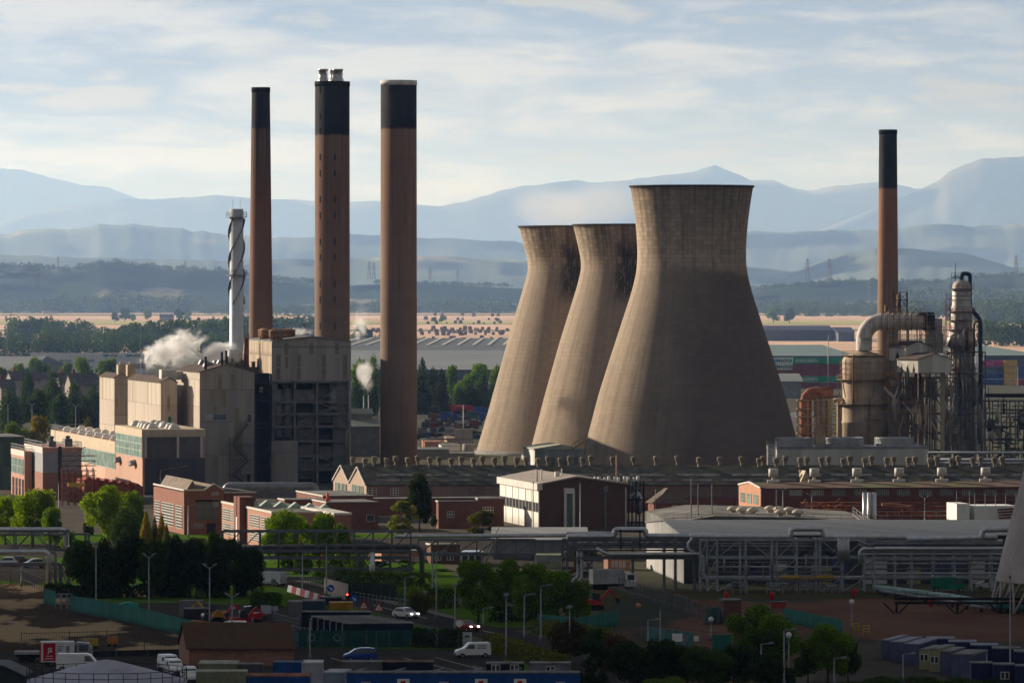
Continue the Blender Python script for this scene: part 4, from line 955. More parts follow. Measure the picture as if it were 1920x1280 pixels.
fr = Fr(1157, 1115, 0); root = thing('mast', 'thin rusty mast with stay wires rising behind the brick block roof', 'mast', fr); mb = MB(); mb.bar((0, 0, 0), (0, 0, fr.z(853)), .55, n=8); mb.build('pole', mat('mast_rust', (.33, .20, .14), .8), root); mb = MB(); mb.bar((0, 0, fr.z(862)), (5, 3, fr.z(925)), .07); mb.bar((0, 0, fr.z(862)), (-4, 5, fr.z(925)), .07); mb.build('stay_wire', STEELD, root)
# small brown hipped building
fr = Fr(1226, 1140, 12); root = thing('brick_lodge', 'small red building with brown hipped roof right of the fume ducts', 'brick building', fr)
W = fr.fx(1292); L = fr.sy(1215); h = fr.z(943); hr = fr.z(916)
mb = MB(); mb.box(0, W, 0, L, 0, h); mb.build('wall', BRR, root)
mb = MB(); mb.v = [(-.5, -.5, h), (W+.5, -.5, h), (W+.5, L+.5, h), (-.5, L+.5, h), (W*.42, L*.25, hr), (W*.42, L*.75, hr)]
for q_ in ((0, 1, 4), (1, 2, 5, 4), (2, 3, 5), (3, 0, 4, 5), (0, 3, 2, 1)): mb.face(q_)
mb.build('roof', mat('lodge_roof', (.13, .105, .08), .9, var=.25), root)
mb = MB(); mb.box(W*.5, W*.66, -.4, -.02, h-3, h-.4); mb.build('air_conditioner', TRIM, root)
mb = MB(); mb.bar((0, -.3, h), (W*.42, L*.25, hr+.1), .16); mb.build('hip_ridge', TRIM, root)
# long brick building on the right with lit gable
fr = Fr(1428, 1120, 10); root = thing('brick_block', 'long red brick building with orange sunlit gable end and mossy flat roof', 'brick building', fr)
W = fr.fx(1990); L = fr.sy(1387); h = fr.z(915); hr = fr.z(904, 0, L/2)
fr0 = Fr(1428, 1120, 0)
mb = MB(); mb.box(.02, W, 0, L, 0, h); mb.build('wall', brick('brick_blk', (.165, .065, .05), .2, .4), root)
mb = MB(); mb.prism([(0, 0), (L, 0), (L, h), (L/2, hr), (0, h)], 'x', -.2, .015); mb.build('gable_wall', brick('brick_gable', (.50, .25, .15), .15, .1), root)
mb = MB(); mb.bar((-.25, 0, h+.1), (-.25, L/2, hr+.1), .3); mb.bar((-.25, L/2, hr+.1), (-.25, L, h+.1), .3); mb.build('verge_board', TRIM, root)
mb = MB(); mb.prism([(-.4, h+.01), (L+.4, h+.01), (L/2, hr)], 'x', 0.02, W); mb.build('roof', mat('roof_brown_felt', (.15, .10, .075), .9, var=.2, scale=.2, dirt=(.12, .13, .05)), root)
for i in range(12):
 p = 1480+i*40.5; windows(root, 'F', fr.fx(p), fr.fx(p+24), fr.z(929+i*.0, fr.fx(p)), fr.z(918, fr.fx(p)), 6, 3, mat('old_frame', (.30, .28, .25), .7), GLASS)
for z0, z1 in ((h-3.3, h-1.4), (h-8, h-5.6)):
 for i in range(3): windows(root, 'L', L*(.1+.3*i), L*(.1+.3*i)+L*.2, z0, z1, 2, 3, mat('old_frame', (.30, .28, .25), .7), GLASSG, -.2)
for i, p in enumerate((1450, 1527, 1607, 1686, 1766, 1848)):
 f2 = Fr(p, 1120+fr.fx(p)*fr.s+L*.5, 0); mb = MB(); mb.box(-1.2, 1.2, -.8, .8, -.6, .25); mb.cyl(0, 0, .25, .9, .35, 10); mb.cyl(0, 0, .9, 2.5, .95, 16)
 o = mb.build('roof_fan', mat('fan_white', (.58, .55, .48), .5, streak=.2)); o.location = (f2.X, f2.D, hr+.2); tag(o, '%s pale round extractor from the left on the mossy brick building roof' % ORD[i], 'extractor fan', 'extractors on the long brick building')
# rusty pipe clutter and silver stacks between the brick building and the silver roofs
fr = Fr(1505, 1050, 3); root = thing('pipe_rack', 'rusty tangle of pipes and low racks before the long brick building', 'pipe rack', fr)
mb = MB(); rng = random.Random(12); W = fr.fx(1800)
for k in range(5): z = fr.z(968-k*6); mb.bar((0, k, z), (W, k, z), .28, n=6)
for i in range(46): x = rng.random()*W; y = rng.random()*5; mb.bar((x, y, 0), (x, y, fr.z(rng.uniform(942, 965))), .16)
for i in range(60):
 x = rng.random()*W*.3; y = rng.random()*5; z = fr.z(rng.uniform(942, 972)); mb.bar((x, y, z), (x+rng.uniform(-2, 2), y+rng.uniform(-1, 1), z+rng.uniform(-1, 1)), .2)
mb.build('pipes', RUST, root)
mb = MB(); mb.rail([(W*.3, -1, fr.z(962)-1), (W, -1, fr.z(962)-1)], 1.4, 2.3, .07); mb.build('railing', STEELL, root)
for k in range(4): mb = MB(); x = fr.fx(1654+k*9); mb.box(x, x+2.6, 0, 1, fr.z(948+k), fr.z(944+k)); mb.build('beam', mat('tan_rust', (.36, .16, .10), .8), root)
fr = Fr(1621, 1045, 0); root = thing('exhaust_stack', 'three tall slim silver exhaust pipes before the brick wall', 'exhaust stack', fr)
for i, x in enumerate((0, .9, 1.8)): mb = MB(); mb.cyl(x, (i % 2)*.3, 0, fr.z(923), .38, 12); mb.build('pipe', ALU, root)
for i, (p0, p1, y0) in enumerate(((1794, 1818, 944), (1820, 1905, 948))):
 fr = Fr(p0+ (8 if i else 0), 1040, 9); root = thing('roof_tent', ['white sheeted scaffold box lit by the sun at far right', 'long low white sheeted cover with pipes right of the white box'][i], 'sheeted cover', fr)
 mb = MB(); mb.box(0, fr.fx(p1), 0, 8, 0, fr.z(y0)); mb.build('sheeting', WHITE, root); mb = MB(); mb.rail([(0, 0, fr.z(y0)), (fr.fx(p1), 0, fr.z(y0))], 2.2, 2.2, .1); mb.build('scaffold_rail', STEELL, root)
 if i: mb = MB(); [mb.bar((4, -1-k*.4, fr.z(955+k*5)), (fr.fx(p1), -1-k*.4, fr.z(953+k*5)), .35, n=8) for k in range(4)]; mb.build('pipes', RUST, root)
# flat grey roofs with domed vents behind the silver warehouse
fr = Fr(1262, 960, 4); root = thing('flat_roof_building', 'low building with grey curved roof and white dome vents', 'industrial building', fr)
W = fr.fx(1655); z0 = fr.z(977)
mb = MB(); mb.prism([(0, 0), (W, 0), (W, z0-.3), (W*.55, z0+.6), (W*.2, z0+.9), (0, z0-.2)], 'y', 0, 50); mb.build('roof', mat('roof_pebble', (.17, .165, .15), .95, var=.3, scale=.25, dirt=(.09, .085, .07)), root)
dv = MB(); dv.lathe(0, 0, [(.5, -.6), (.5, .2), (1.0, .3), (1.05, .5), (.7, .85), (.05, 1.0)], 16, cap=False)
for i, (p, y) in enumerate(((1374, 18), (1391, 14), (1411, 12), (1444, 20), (1461, 17), (1480, 14), (1463, 4), (1496, 3))):
 o = dv.build('roof_dome', mat('vent_cream2', (.55, .48, .38), .6, streak=.3), root); o.location = (fr.fx(p, y), y, z0+.9)
mb = MB(); mb.rail([(0, -.1, z0), (W*.6, -.1, z0), (W, -.1, z0-.3)], 1.2, 2.4, .07); mb.build('railing', STEELL, root)
for p, h2 in ((1456, 5), (1309, 6), (1335, 6), (1296, 7)): mb = MB(); x = fr.fx(p, 8); mb.bar((x, 8, z0), (x, 8, z0+h2), .18); mb.build('post', STEELL, root)
for (pa, ya, pb, yb, D_) in ((1545, 968, 1558, 985, 0), (1598, 965, 1645, 997, 0)):
 pass
fr = Fr(1600, 925, 0); root = thing('roof_stair', 'pale handrailed steel stair leaning across the silver roof', 'stair', fr)
mb = MB()
for yy in (0, 1.2):
 mb.bar((0, yy, fr.z(964)), (3.9, yy-5, fr.z(1000)), .25)
 for hh in (.6, 1.2): mb.bar((0, yy, fr.z(964)+hh), (3.9, yy-5, fr.z(1000)+hh), .09)
 for k in range(8): t_ = k/7; mb.bar((3.9*t_, yy-5*t_, fr.z(964+36*t_)), (3.9*t_, yy-5*t_, fr.z(964+36*t_)+1.2), .08)
mb.bar((3.9, -4.4, 0), (3.9, -4.4, fr.z(1000)), .2); mb.bar((0, .6, 0), (0, .6, fr.z(964)), .2); mb.box(3.9, 5.2, -5.2, -3.6, fr.z(1000)-.15, fr.z(1000)); mb.build('stair', TRIM, root)
# silver warehouse
SIL = clad('silver_sheet', (.30, .315, .32), .45, 1.6, 40.); SILD = clad('silver_wall', (.075, .085, .10), .3, 1.0, 40.)
fr = Fr(1282, 886, 0); root = thing('warehouse', 'long silver corrugated warehouse behind the pipe racks', 'warehouse', fr)
W = fr.fx(1960); h = fr.z(1003); dp = 25; hr = fr.z(976, 0, dp); a = -4.6
V = [(0, 0, 0), (a, 2*dp, 0), (0, 0, h), (a*.5, dp, hr), (a, 2*dp, h), (W, 0, 0), (W, 2*dp, 0), (W, 0, h), (W, dp, hr), (W, 2*dp, h)]
mb = MB(); mb.v = V; mb.face((0, 5, 7, 2)); mb.face((1, 4, 9, 6)); mb.face((5, 6, 9, 8, 7)); mb.build('wall', SILD, root)
mb = MB(); mb.v = V; mb.face((0, 2, 3, 4, 1)); mb.build('gable_wall', CLADL, root)
mb = MB()
for p in (((-.3, -.4, h-.05), (W, -.4, h-.05), (W, dp, hr+.03), (a*.5-.3, dp, hr+.03)), ((a-.3, 2*dp+.4, h-.05), (a*.5-.3, dp, hr+.03), (W, dp, hr+.03), (W, 2*dp+.4, h-.05))):
 u = [(x, y, z+.15) for x, y, z in p]; b = len(mb.v); mb.v += list(p)+u
 for q_ in ((3, 2, 1, 0), (4, 5, 6, 7), (0, 1, 5, 4), (1, 2, 6, 5), (2, 3, 7, 6), (3, 0, 4, 7)): mb.face(tuple(b+i for i in q_))
mb.build('roof', SIL, root)
for i, p in enumerate((1320, 1385, 1450, 1520, 1560, 1620, 1700, 1760, 1820)):
 mb = MB(); x = fr.fx(p); mb.box(x, x+(3.6 if i % 2 else 2.2), -.08, 0, 0, 4.0 if i % 3 else 2.6); mb.build('door', [mat('door_cream', (.30, .27, .16), .7), mat('door_blue', (.07, .08, .16), .6), mat('door_white', (.42, .42, .42), .6)][i % 3], root)
fr = Fr(1100, 965, 0); root = thing('workshop_shed', 'grey corrugated shed with sloping roof left of the pipe racks', 'shed', fr)
x0 = fr.fx(925); mb = MB(); mb.box(x0, 0, 0, 22, 0, fr.z(1013)); mb.build('wall', clad('shed_corr', (.20, .21, .22), .2, .8, 40.), root)
mb = MB(); mb.prism([(-.4, fr.z(1013)), (22, fr.z(1000)), (22, fr.z(1000)+.2), (-.4, fr.z(1013)+.2)], 'x', x0-.4, .4); mb.build('roof', SIL, root)
mb = MB(); mb.box(fr.fx(1004), 0, -.3, -.05, 0, fr.z(1034)); mb.build('lower_wall', mat('olive_wall', (.20, .22, .15), .8, var=.2), root)
# green house/pump room under the towers
fr = Fr(1003, 1385, 8); root = thing('pump_house', 'grey-green clad pump house with pale roof below the cooling towers', 'pump house', fr)
W = fr.fx(1100); L = fr.sy(982); h = fr.z(842); mb = MB(); mb.box(0, W, 0, L, 0, h); mb.build('wall', CLADGR, root)
mb = MB(); mb.prism([(-.3, h-.1), (W+.3, h-.1), (W+.3, h+.0), (W/2, h+1.2), (-.3, h+.15)], 'y', -.3, L+.3); mb.build('roof', mat('roof_cream', (.45, .44, .36), .7), root)
mb = MB(); mb.box(-.05, 0, .2, L-.2, .2, h-.3); mb.build('side_cladding', clad('pump_side', (.62, .62, .58), .1, 1.5, 30.), root)
for i in range(7): mb = MB(); x = W*.2+i*W*.11; mb.box(x, x+1, -.06, 0, 1, h-2); mb.build('louvre', STEEL, root)
fr = Fr(1072, 1370, 0); root = thing('stair', 'steel stair rising to the largest cooling tower flank', 'stair', fr)
mb = MB()
for yy in (0, 1.2):
 mb.bar((0, yy, fr.z(842)), (3.4, yy, fr.z(826)), .3); mb.bar((0, yy, fr.z(842)+1.1), (3.4, yy, fr.z(826)+1.1), .1); mb.bar((0, yy, 0), (0, yy, fr.z(842)), .25); mb.bar((3.6, yy, fr.z(826)), (1.9, yy, 0), .25)
 for k in range(5): mb.bar((3.4*k/4, yy, fr.z(842-4*k)), (3.4*k/4, yy, fr.z(842-4*k)+1.1), .08)
mb.build('stair', mat('rust_tan', (.22, .17, .11), .8), root)
# low yard clutter between chimney and towers
fr = Fr(712, 1560, 6); root = thing('grey_shed', 'grey-green roofed shed left of the widest chimney foot', 'shed', fr)
x0 = fr.fx(600); gh = fr.z(800); mb = MB(); mb.box(x0, 0, 0, 20, 0, gh); mb.build('wall', mat('shed_grey', (.10, .11, .12), .8, var=.2), root)
mb = MB(); mb.prism([(-.5, gh), (20.5, gh), (20.5, gh+.2), (10, fr.z(784, 0, 10)), (-.5, gh+.2)], 'x', x0-.3, .3); mb.build('roof', clad('roof_gg', (.16, .19, .17), .3, 2., 30.), root)
mb = MB(); mb.box(fr.fx(655), fr.fx(703), 9, 16, gh+1, fr.z(777)); mb.prism([(8.5, fr.z(777)), (16.5, fr.z(777)), (12.5, fr.z(767))], 'x', fr.fx(653), fr.fx(705)); mb.build('clerestory', clad('roof_gg', (.16, .19, .17), .3, 2., 30.), root)
# ================================================================ REFINERY AT THE RIGHT
CRM = mat('vessel_cream', (.50, .40, .29), .75, var=.15, scale=.3, streak=.55, dirt=(.30, .12, .05))
CRM2 = mat('vessel_grey', (.42, .40, .36), .7, .1, .2, .4, streak=.5, dirt=(.16, .08, .05))
DUCT = mat('duct_white_rust', (.60, .57, .53), .7, .1, .15, .35, dirt=(.20, .12, .08), streak=.75)
TANST = mat('tan_steel', (.34, .27, .18), .8, var=.2)
BRNST = mat('brown_steel', (.27, .18, .12), .85, var=.4, scale=.7)
STEELM = mat('mid_steel', (.13, .125, .12), .6, .2, .3)
WCL = clad('white_clad', (.62, .60, .54), .25, 2.2, 40.)
PURP = mat('maroon_paint', (.17, .05, .07), .8)
def frame3(mb, x0, x1, y0, y1, zs, nx, w=.22, brace=True, rng=None, rail=True, deck=True):
 rng = rng or random.Random(1)
 for i in range(nx+1):
  x = x0+(x1-x0)*i/nx
  for y in (y0, y1): mb.box(x-w/2, x+w/2, y-w/2, y+w/2, 0, zs[-1])
 for z in zs:
  for y in (y0, y1): mb.box(x0, x1, y-w*.4, y+w*.4, z-w/2-.002, z+w/2+.002)
  for i in range(nx+1): x = x0+(x1-x0)*i/nx; mb.box(x-w*.4, x+w*.4, y0, y1, z-w/2+.01, z+w/2-.01)
  if rail: mb.rail([(x0, y0, z+w/2), (x1, y0, z+w/2)], 1.1, 1.8, .06)
 if brace:
  zz = [0]+list(zs)
  for i in range(nx):
   for k in range(len(zz)-1):
    if rng.random() < .4:
     a, b = x0+(x1-x0)*i/nx, x0+(x1-x0)*(i+1)/nx
     if rng.random() < .5: a, b = b, a
     mb.bar((a, y0, zz[k]), (b, y0, zz[k+1]), w*.6)
def plat(mb, cx, cy, r, z, w=1.0, n=18, rail=True):
 mb.lathe(cx, cy, [(r, z-.12), (r+w, z-.12), (r+w, z), (r, z)], n, cap=False)
 if rail:
  for hh in (.55, 1.1): mb.lathe(cx, cy, [(r+w-.08, z+hh), (r+w, z+hh), (r+w, z+hh+.07), (r+w-.08, z+hh+.07)], n, cap=False)
  for i in range(n): a = 2*math.pi*i/n; mb.bar((cx+(r+w-.05)*math.cos(a), cy+(r+w-.05)*math.sin(a), z), (cx+(r+w-.05)*math.cos(a), cy+(r+w-.05)*math.sin(a), z+1.1), .06)
DV = 1450; fr = Fr(1620, DV, 0); k = DV/F
Z = lambda y: fr.z(y); X = lambda p: fr.fx(p)
root = thing('reactor_vessel', 'big rust streaked cream vessel with platforms, feeding the curved white duct', 'vessel', fr)
r1 = 45*k; r2 = 41*k
mb = MB(); mb.lathe(0, 0, [(r1, 0), (r1, Z(793)), (r1+.12, Z(792)), (r1+.12, Z(790)), (r1, Z(789)), (r1, Z(757)), (r1*.9, Z(750)), (r1*.9, Z(712)), (r2, Z(708)), (r2, Z(676)), (r2*.93, Z(670)), (r2*.72, Z(664)), (r2*.4, Z(660)), (.8, Z(657)), (.8, Z(650))], 40); mb.build('shell', CRM, root)
mb = MB(); plat(mb, 0, 0, r1, Z(757), 1.4, 20); plat(mb, 0, 0, r2, Z(711), 1.5, 20); plat(mb, 0, 0, r2*.8, Z(666), 1.2, 18); mb.build('platform', BRNST, root)
mb = MB()
for a in range(0, 10): t_ = 2*math.pi*a/10; mb.bar((r1*1.0*math.cos(t_), r1*math.sin(t_), Z(745)), ((r2+1.4)*math.cos(t_), (r2+1.4)*math.sin(t_), Z(713)), .25)
for i in range(18): t_ = 2*math.pi*i/18; mb.bar(((r2+.5)*math.cos(t_), (r2+.5)*math.sin(t_), Z(711)), ((r2+.5)*math.cos(t_), (r2+.5)*math.sin(t_), Z(672)), .1)
for zz in (Z(700), Z(690), Z(680)): mb.lathe(0, 0, [(r2+.45, zz), (r2+.55, zz), (r2+.55, zz+.1), (r2+.45, zz+.1)], 24, cap=False)
mb.build('cage_frame', BRNST, root)
mb = MB(); mb.bar((X(1572), -1, 0), (X(1572), -1, Z(748)), .9, n=10); mb.bar((X(1562), -1, Z(750)), (X(1580), -1, Z(748)), .9, n=10); mb.build('standpipe', CRM, root)
mb = MB(); mb.bar((X(1597), -r1-.2, Z(757)), (X(1597), -r1-.2, Z(665)), .5, n=8); mb.bar((X(1627), -r1-.3, 0), (X(1627), -r1-.3, Z(745)), .45, n=8); mb.rail([(X(1618), -r1-.6, Z(785)), (X(1650), -r1-.6, Z(785))], 1.1, 1.3, .08); mb.box(X(1618), X(1650), -r1-.7, -r1+1.5, Z(785)-.15, Z(785)); mb.build('riser_pipe', BRNST, root)
root2 = thing('flue_duct', 'huge curved white duct with reinforcing rings and rust stains', 'duct', Fr(1620, 1450, 0)); r = 15.0*k
mb = MB()
P = [(0, 0, Z(657)), (0, 0, Z(603)), (X(1733), 0, Z(603))]
P[1] = (0, 0, Z(603))
pts = [(0, 0, Z(657)), (0, 0, Z(636))]
R_ = 4.6; cx_, cz_ = R_, Z(603)-R_
for i in range(0, 10): a = math.pi-i*math.pi/2/9; pts.append((cx_+R_*math.cos(a), 0, cz_+R_*math.sin(a)))
pts.append((X(1733), 0, Z(603)))
V = [mathutils.Vector(p) for p in pts]; rings = []
for i, p in enumerate(V):
 d = (V[min(i+1, len(V)-1)]-V[max(i-1, 0)]).normalized(); ry = mathutils.Vector((0, 1, 0)); c_ = d.cross(ry); b = len(mb.v)
 for j in range(28): t_ = 2*math.pi*j/28; mb.v.append(tuple(p+ry*math.cos(t_)*r+c_*math.sin(t_)*r))
 rings.append(b)
mb.sm = True
for a, b in zip(rings, rings[1:]):
 for j in range(28): mb.face((a+j, a+(j+1) % 28, b+(j+1) % 28, b+j))
mb.build('duct', DUCT, root2)
for i in range(8):
 x = X(1652+i*11.3); rb = MB(); rb.v = []
 for rr, xx in ((r+.01, -.12), (r+.28, -.12), (r+.28, .12), (r+.01, .12)):
  for j in range(28): t_ = 2*math.pi*j/28; rb.v.append((x+xx, rr*math.cos(t_), Z(603)+rr*math.sin(t_)))
 for q_ in range(3):
  for j in range(28): rb.face((q_*28+j, q_*28+(j+1) % 28, (q_+1)*28+(j+1) % 28, (q_+1)*28+j))
 rb.build('ring', mat('ring_rust', (.30, .22, .16), .8, var=.4, scale=1.), root2)
mb = MB(); mb.box(X(1733), X(1752), -r*1.05, r*1.05, Z(620), Z(590)); mb.box(X(1722), X(1751), -r*.9, r*.9, Z(589.5), Z(585)); mb.build('end_box', STEELD, root2)
mb = MB(); xa, xb = X(1741), X(1766); mb.prism([(xa, Z(620)), (xa-.0, Z(622)), (X(1738), Z(632)), (X(1738), Z(662)), (X(1768), Z(662)), (X(1768), Z(632)), (xb, Z(622)), (xb, Z(597)), (xa+1, Z(597)), (xa+1, Z(620))], 'y', -1.5, 1.5); mb.build('downcomer', clad('duct_grey', (.42, .43, .43), .4, 30., 1.4), root2)
mb = MB(); mb.box(X(1660), X(1740), -1.6, -1.5, Z(590.5)-.6, Z(590.5)-.5); mb.rail([(X(1665), -1.5, Z(588)), (X(1750), -1.5, Z(588))], 1.1, 1.6, .09); mb.rail([(X(1668), 0, Z(618)-2.4), (X(1738), 0, Z(618)-2.4)], 1.1, 1.6, .09); mb.box(X(1668), X(1738), -.8, 1.4, Z(618)-2.55, Z(618)-2.4)
for p in (1668, 1703, 1736): mb.box(X(p)-.2, X(p)+.2, -.2, .2, 0, Z(603)-r)
mb.build('support_frame', BRNST, root2)
# steelwork clinging to the slim chimney
f2 = Fr(1682, 1550, 0); rt2 = thing('access_tower', 'dark spindly access platform stack beside the right hand chimney', 'platform tower', f2)
mb = MB(); frame3(mb, -1.2, 2.6, -2.8, -.4, [f2.z(y) for y in (640, 612, 588, 574, 562, 548)], 2, .22, rng=random.Random(5)); mb.build('frame', STEELD, rt2)
mb = MB(); mb.cyl(.4, -1.5, f2.z(588), f2.z(552), .6, 10); mb.cyl(-3, -1, f2.z(588), f2.z(572), .5, 8); mb.build('pipework', BRNST, rt2)
mb = MB(); mb.box(-3.2, 6, -3, 0, f2.z(588)-.3, f2.z(588)); mb.build('deck', STEELL, rt2)
# small rusty elbow duct in its frame
f2 = Fr(1530, 1466, 0); rt2 = thing('elbow_duct', 'rust red elbow duct inside a small scaffold frame left of the big vessel', 'duct', f2); Zz = f2.z
mb = MB(); mb.pipe([(f2.fx(1511), 0, 0), (f2.fx(1511), 0, Zz(736)), (f2.fx(1562), 0, Zz(736))], 1.55, 16); mb.build('duct', mat('rust_tan2', (.25, .11, .07), .85, var=.35, scale=.6, dirt=(.2, .08, .05)), rt2)
mb = MB(); frame3(mb, f2.fx(1495), f2.fx(1572), -2.2, 2.4, [Zz(y) for y in (812, 796, 781, 766, 750)], 4, .28, rng=random.Random(3)); mb.build('frame', TANST, rt2)
for i in range(3): mb = MB(); mb.cyl(f2.fx(1532+i*11), 0, 0, Zz(742+i*3), .8, 10); mb.build('vessel', CRM2, rt2)
mb = MB(); mb.bar((f2.fx(1553), 0, Zz(740)), (f2.fx(1553), 0, Zz(628)), .2, n=6); mb.build('mast', STEELL, rt2)
# white gabled penthouses with toothed lower edges
for (p0, pc, p1, yt, yr, yb, D_, lab, nt_) in ((1667, 1698, 1746, 650, 640, 676, 1440, 'upper white gabled enclosure with toothed bottom edge on the steel structure', 1), (1682, 1722, 1784, 674, 663, 699, 1432, 'lower white gabled enclosure with three pointed slots on the steel structure', 3)):
 f2 = Fr(pc, D_, 32); rt2 = thing('enclosure', lab, 'enclosure', f2, z=0); W = f2.fx(p1); L = f2.sy(p0); h = f2.z(yt); hr = f2.z(yr, W/2); z0 = f2.z(yb)
 mb = MB(); mb.prism([(0, z0), (W, z0), (W, h), (W/2, hr), (0, h)], 'y', .02, .22); mb.box(W-.2, W, .22, L, z0, h)
 zm = z0+(h-z0)*.72; n_ = nt_*2+1
 mb.prism([(0, h), (L, h), (L, z0)]+[q_ for i in range(nt_) for q_ in ((L*(1-(2*i+1)/n_)+L/n_*.05, z0), (L*(1-(2*i+1.5)/n_), zm), (L*(1-(2*i+2)/n_)-L/n_*.05, z0))]+[(0, z0)], 'x', 0, .2)
 mb.build('wall', WCL, rt2)
 mb = MB()
 for a, b in (((-.3, h-.1), (W/2, hr+.02)), ((W/2, hr+.02), (W+.3, h-.1))): mb.prism([a, b, (b[0], b[1]+.2), (a[0], a[1]+.2)], 'y', -.2, L+.2)
 mb.build('roof', ROOFB, rt2)
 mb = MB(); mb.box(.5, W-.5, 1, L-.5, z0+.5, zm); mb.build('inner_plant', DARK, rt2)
 mb = MB()
 for x in (.2, W-.2):
  for y in (.3, L-.3): mb.box(x-.12, x+.12, y-.12, y+.12, 0, z0)
 mb.build('column', BRNST, rt2)
# open structure beneath them
f2 = Fr(1668, 1442, 0); rt2 = thing('process_structure', 'many storeyed rusty steel structure packed with vessels under the white enclosures', 'steel structure', f2); Zz = f2.z
ys = [845, 828, 812, 795, 776, 757, 742, 726, 708]
mb = MB(); frame3(mb, 0, f2.fx(1728), 0, 8, [Zz(y) for y in ys], 4, .32, rng=random.Random(9)); mb.build('frame', BRNST, rt2)
mb = MB(); frame3(mb, f2.fx(1730), f2.fx(1795), -1, 8, [Zz(y) for y in ys[::2]], 3, .4, rng=random.Random(19)); mb.build('frame', STEELM, rt2)
rng = random.Random(31)
for i in range(14):
 x = rng.uniform(.8, f2.fx(1790)-1); z = Zz(rng.uniform(730, 840)); hh = rng.uniform(2, 6); rr = rng.uniform(.4, 1.1); mb = MB(); mb.lathe(x, rng.uniform(1.5, 4), [(.05, z), (rr*.7, z+.15), (rr, z+.5), (rr, z+hh), (rr*.7, z+hh+.35), (.05, z+hh+.5)], 14); mb.build('vessel', [CRM2, PIPEG, CRM][i % 3], rt2)
mb = MB()
for i in range(55):
 x = rng.uniform(0, f2.fx(1790)); z = rng.uniform(1, Zz(712)); y = rng.uniform(-.5, 1.5)
 if i % 2: mb.bar((x, y, z), (x, y, min(Zz(708), z+rng.uniform(2, 9))), .22, n=6)
 else: mb.bar((x, y, z), (min(f2.fx(1795), x+rng.uniform(1.5, 5)), y, z), .22, n=6)
tag(mb.build('pipework', PIPEG, rt2))
for i, y in enumerate((699, 724, 752, 771)): mb = MB(); mb.bar((f2.fx(1655), -.8, Zz(y)), (f2.fx(1712 if i else 1680), -.8, Zz(y)), .28); mb.build('lifting_beam', mat('beam_orange', (.42, .22, .06), .7), rt2)
mb = MB(); mb.box(f2.fx(1762), f2.fx(1769.5), -3.2, -2.0, 0, Zz(681)); mb.build('lift_shaft', mat('shaft_tan', (.42, .36, .26), .8, streak=.3), rt2)
mb = MB(); frame3(mb, f2.fx(1728), f2.fx(1772), 1, 6, [Zz(y) for y in (700, 688, 672, 660, 645, 628, 612)], 3, .2, rng=random.Random(4)); frame3(mb, f2.fx(1668), f2.fx(1740), 3, 7, [Zz(y) for y in (640, 628, 612, 598, 586)], 4, .16, rng=random.Random(6)); mb.build('upper_gantry', TANST, rt2)
for i in range(24):
 x = rng.uniform(0, f2.fx(1790)); z = Zz(rng.uniform(720, 840)); mb = MB(); mb.pipe([(x, -1.6, z), (x, -1.6, z+rng.uniform(2, 5)), (x+rng.uniform(-3, 3), -1.2, z+rng.uniform(5, 8))], rng.uniform(.15, .38), 8); mb.build('pipe', [ALU, CRM2, RUST, CRM][i % 4], rt2)
# distillation column
DC = 1452; f2 = Fr(1803, DC, 0); kk = DC/F; Zz = f2.z; rt2 = thing('distillation_column', 'tall stepped distillation column wrapped in pipes with blue looped overhead line', 'column', f2)
prof = [(24, 900), (24, 742), (27, 735), (27, 690), (24, 680), (24, 650), (30, 648), (26, 632), (20, 612), (20, 578), (17.5, 570), (17.5, 536), (15, 530), (8, 526), (3, 524)]
mb = MB(); mb.lathe(0, 0, [(p*kk, max(0, Zz(y))) for p, y in prof], 28); mb.build('shell', mat('column_pale', (.50, .47, .42), .6, .2, .2, .4, streak=.6, dirt=(.15, .10, .07)), rt2)
mb = MB()
for p, y in ((17.5, 541), (20, 584), (20, 600), (22, 618), (28, 648), (27, 690), (25, 724)): plat(mb, 0, 0, p*kk, Zz(y), .9, 16)
mb.build('platform', PURP, rt2)
mb = MB()
for y in (546, 555, 563): rr = 17.5*kk+.05; mb.lathe(0, 0, [(rr, Zz(y)), (rr+.08, Zz(y)), (rr+.08, Zz(y)+.14), (rr, Zz(y)+.14)], 24, cap=False)
mb.build('band', STEEL, rt2)
mb = MB(); a = f2.fx(1803); mb.pipe([(0, 0, Zz(526)), (0, 0, Zz(516)), (.3, 0, Zz(513)), (2.1, 0, Zz(513)), (2.1, 0, Zz(576)), (4.8, 0, Zz(600)), (4.8, 0, Zz(760)), (4.8, 0, 0)], .55, 12); mb.build('overhead_line', mat('line_blue_black', (.035, .05, .09), .5, var=.3), rt2)
mb = MB(); mb.bar((-1.6, 0, Zz(526)), (-1.6, 0, Zz(492)), .22, n=6); mb.bar((-2.6, 0, Zz(540)), (-2.6, 0, Zz(513)), .1); mb.box(-2.6, 0, -.6, .6, Zz(521), Zz(519)); mb.rail([(-2.7, -.6, Zz(519)), (0, -.6, Zz(519))], 1., .9, .07); mb.build('derrick', STEEL, rt2)
rng = random.Random(77); mb = MB()
for i in range(34):
 x = rng.uniform(-3.4, 4.6); z1_ = Zz(rng.uniform(585 if abs(x) < 2.4 else 650, 760)); mb.bar((x, -3.2-rng.random(), max(0, z1_-rng.uniform(4, 26))), (x, -3.2-rng.random()*.1, z1_), rng.uniform(.15, .4), n=6)
mb.build('pipework', mat('pipe_pale', (.30, .28, .25), .6, .3, .3), rt2)
mb = MB(); frame3(mb, -4, -2.9, -2, 2, [Zz(y) for y in (840, 800, 760, 720, 690, 660, 630, 600, 580, 560)], 1, .14, rng=rng); mb.build('ladder_tower', PURP, rt2)
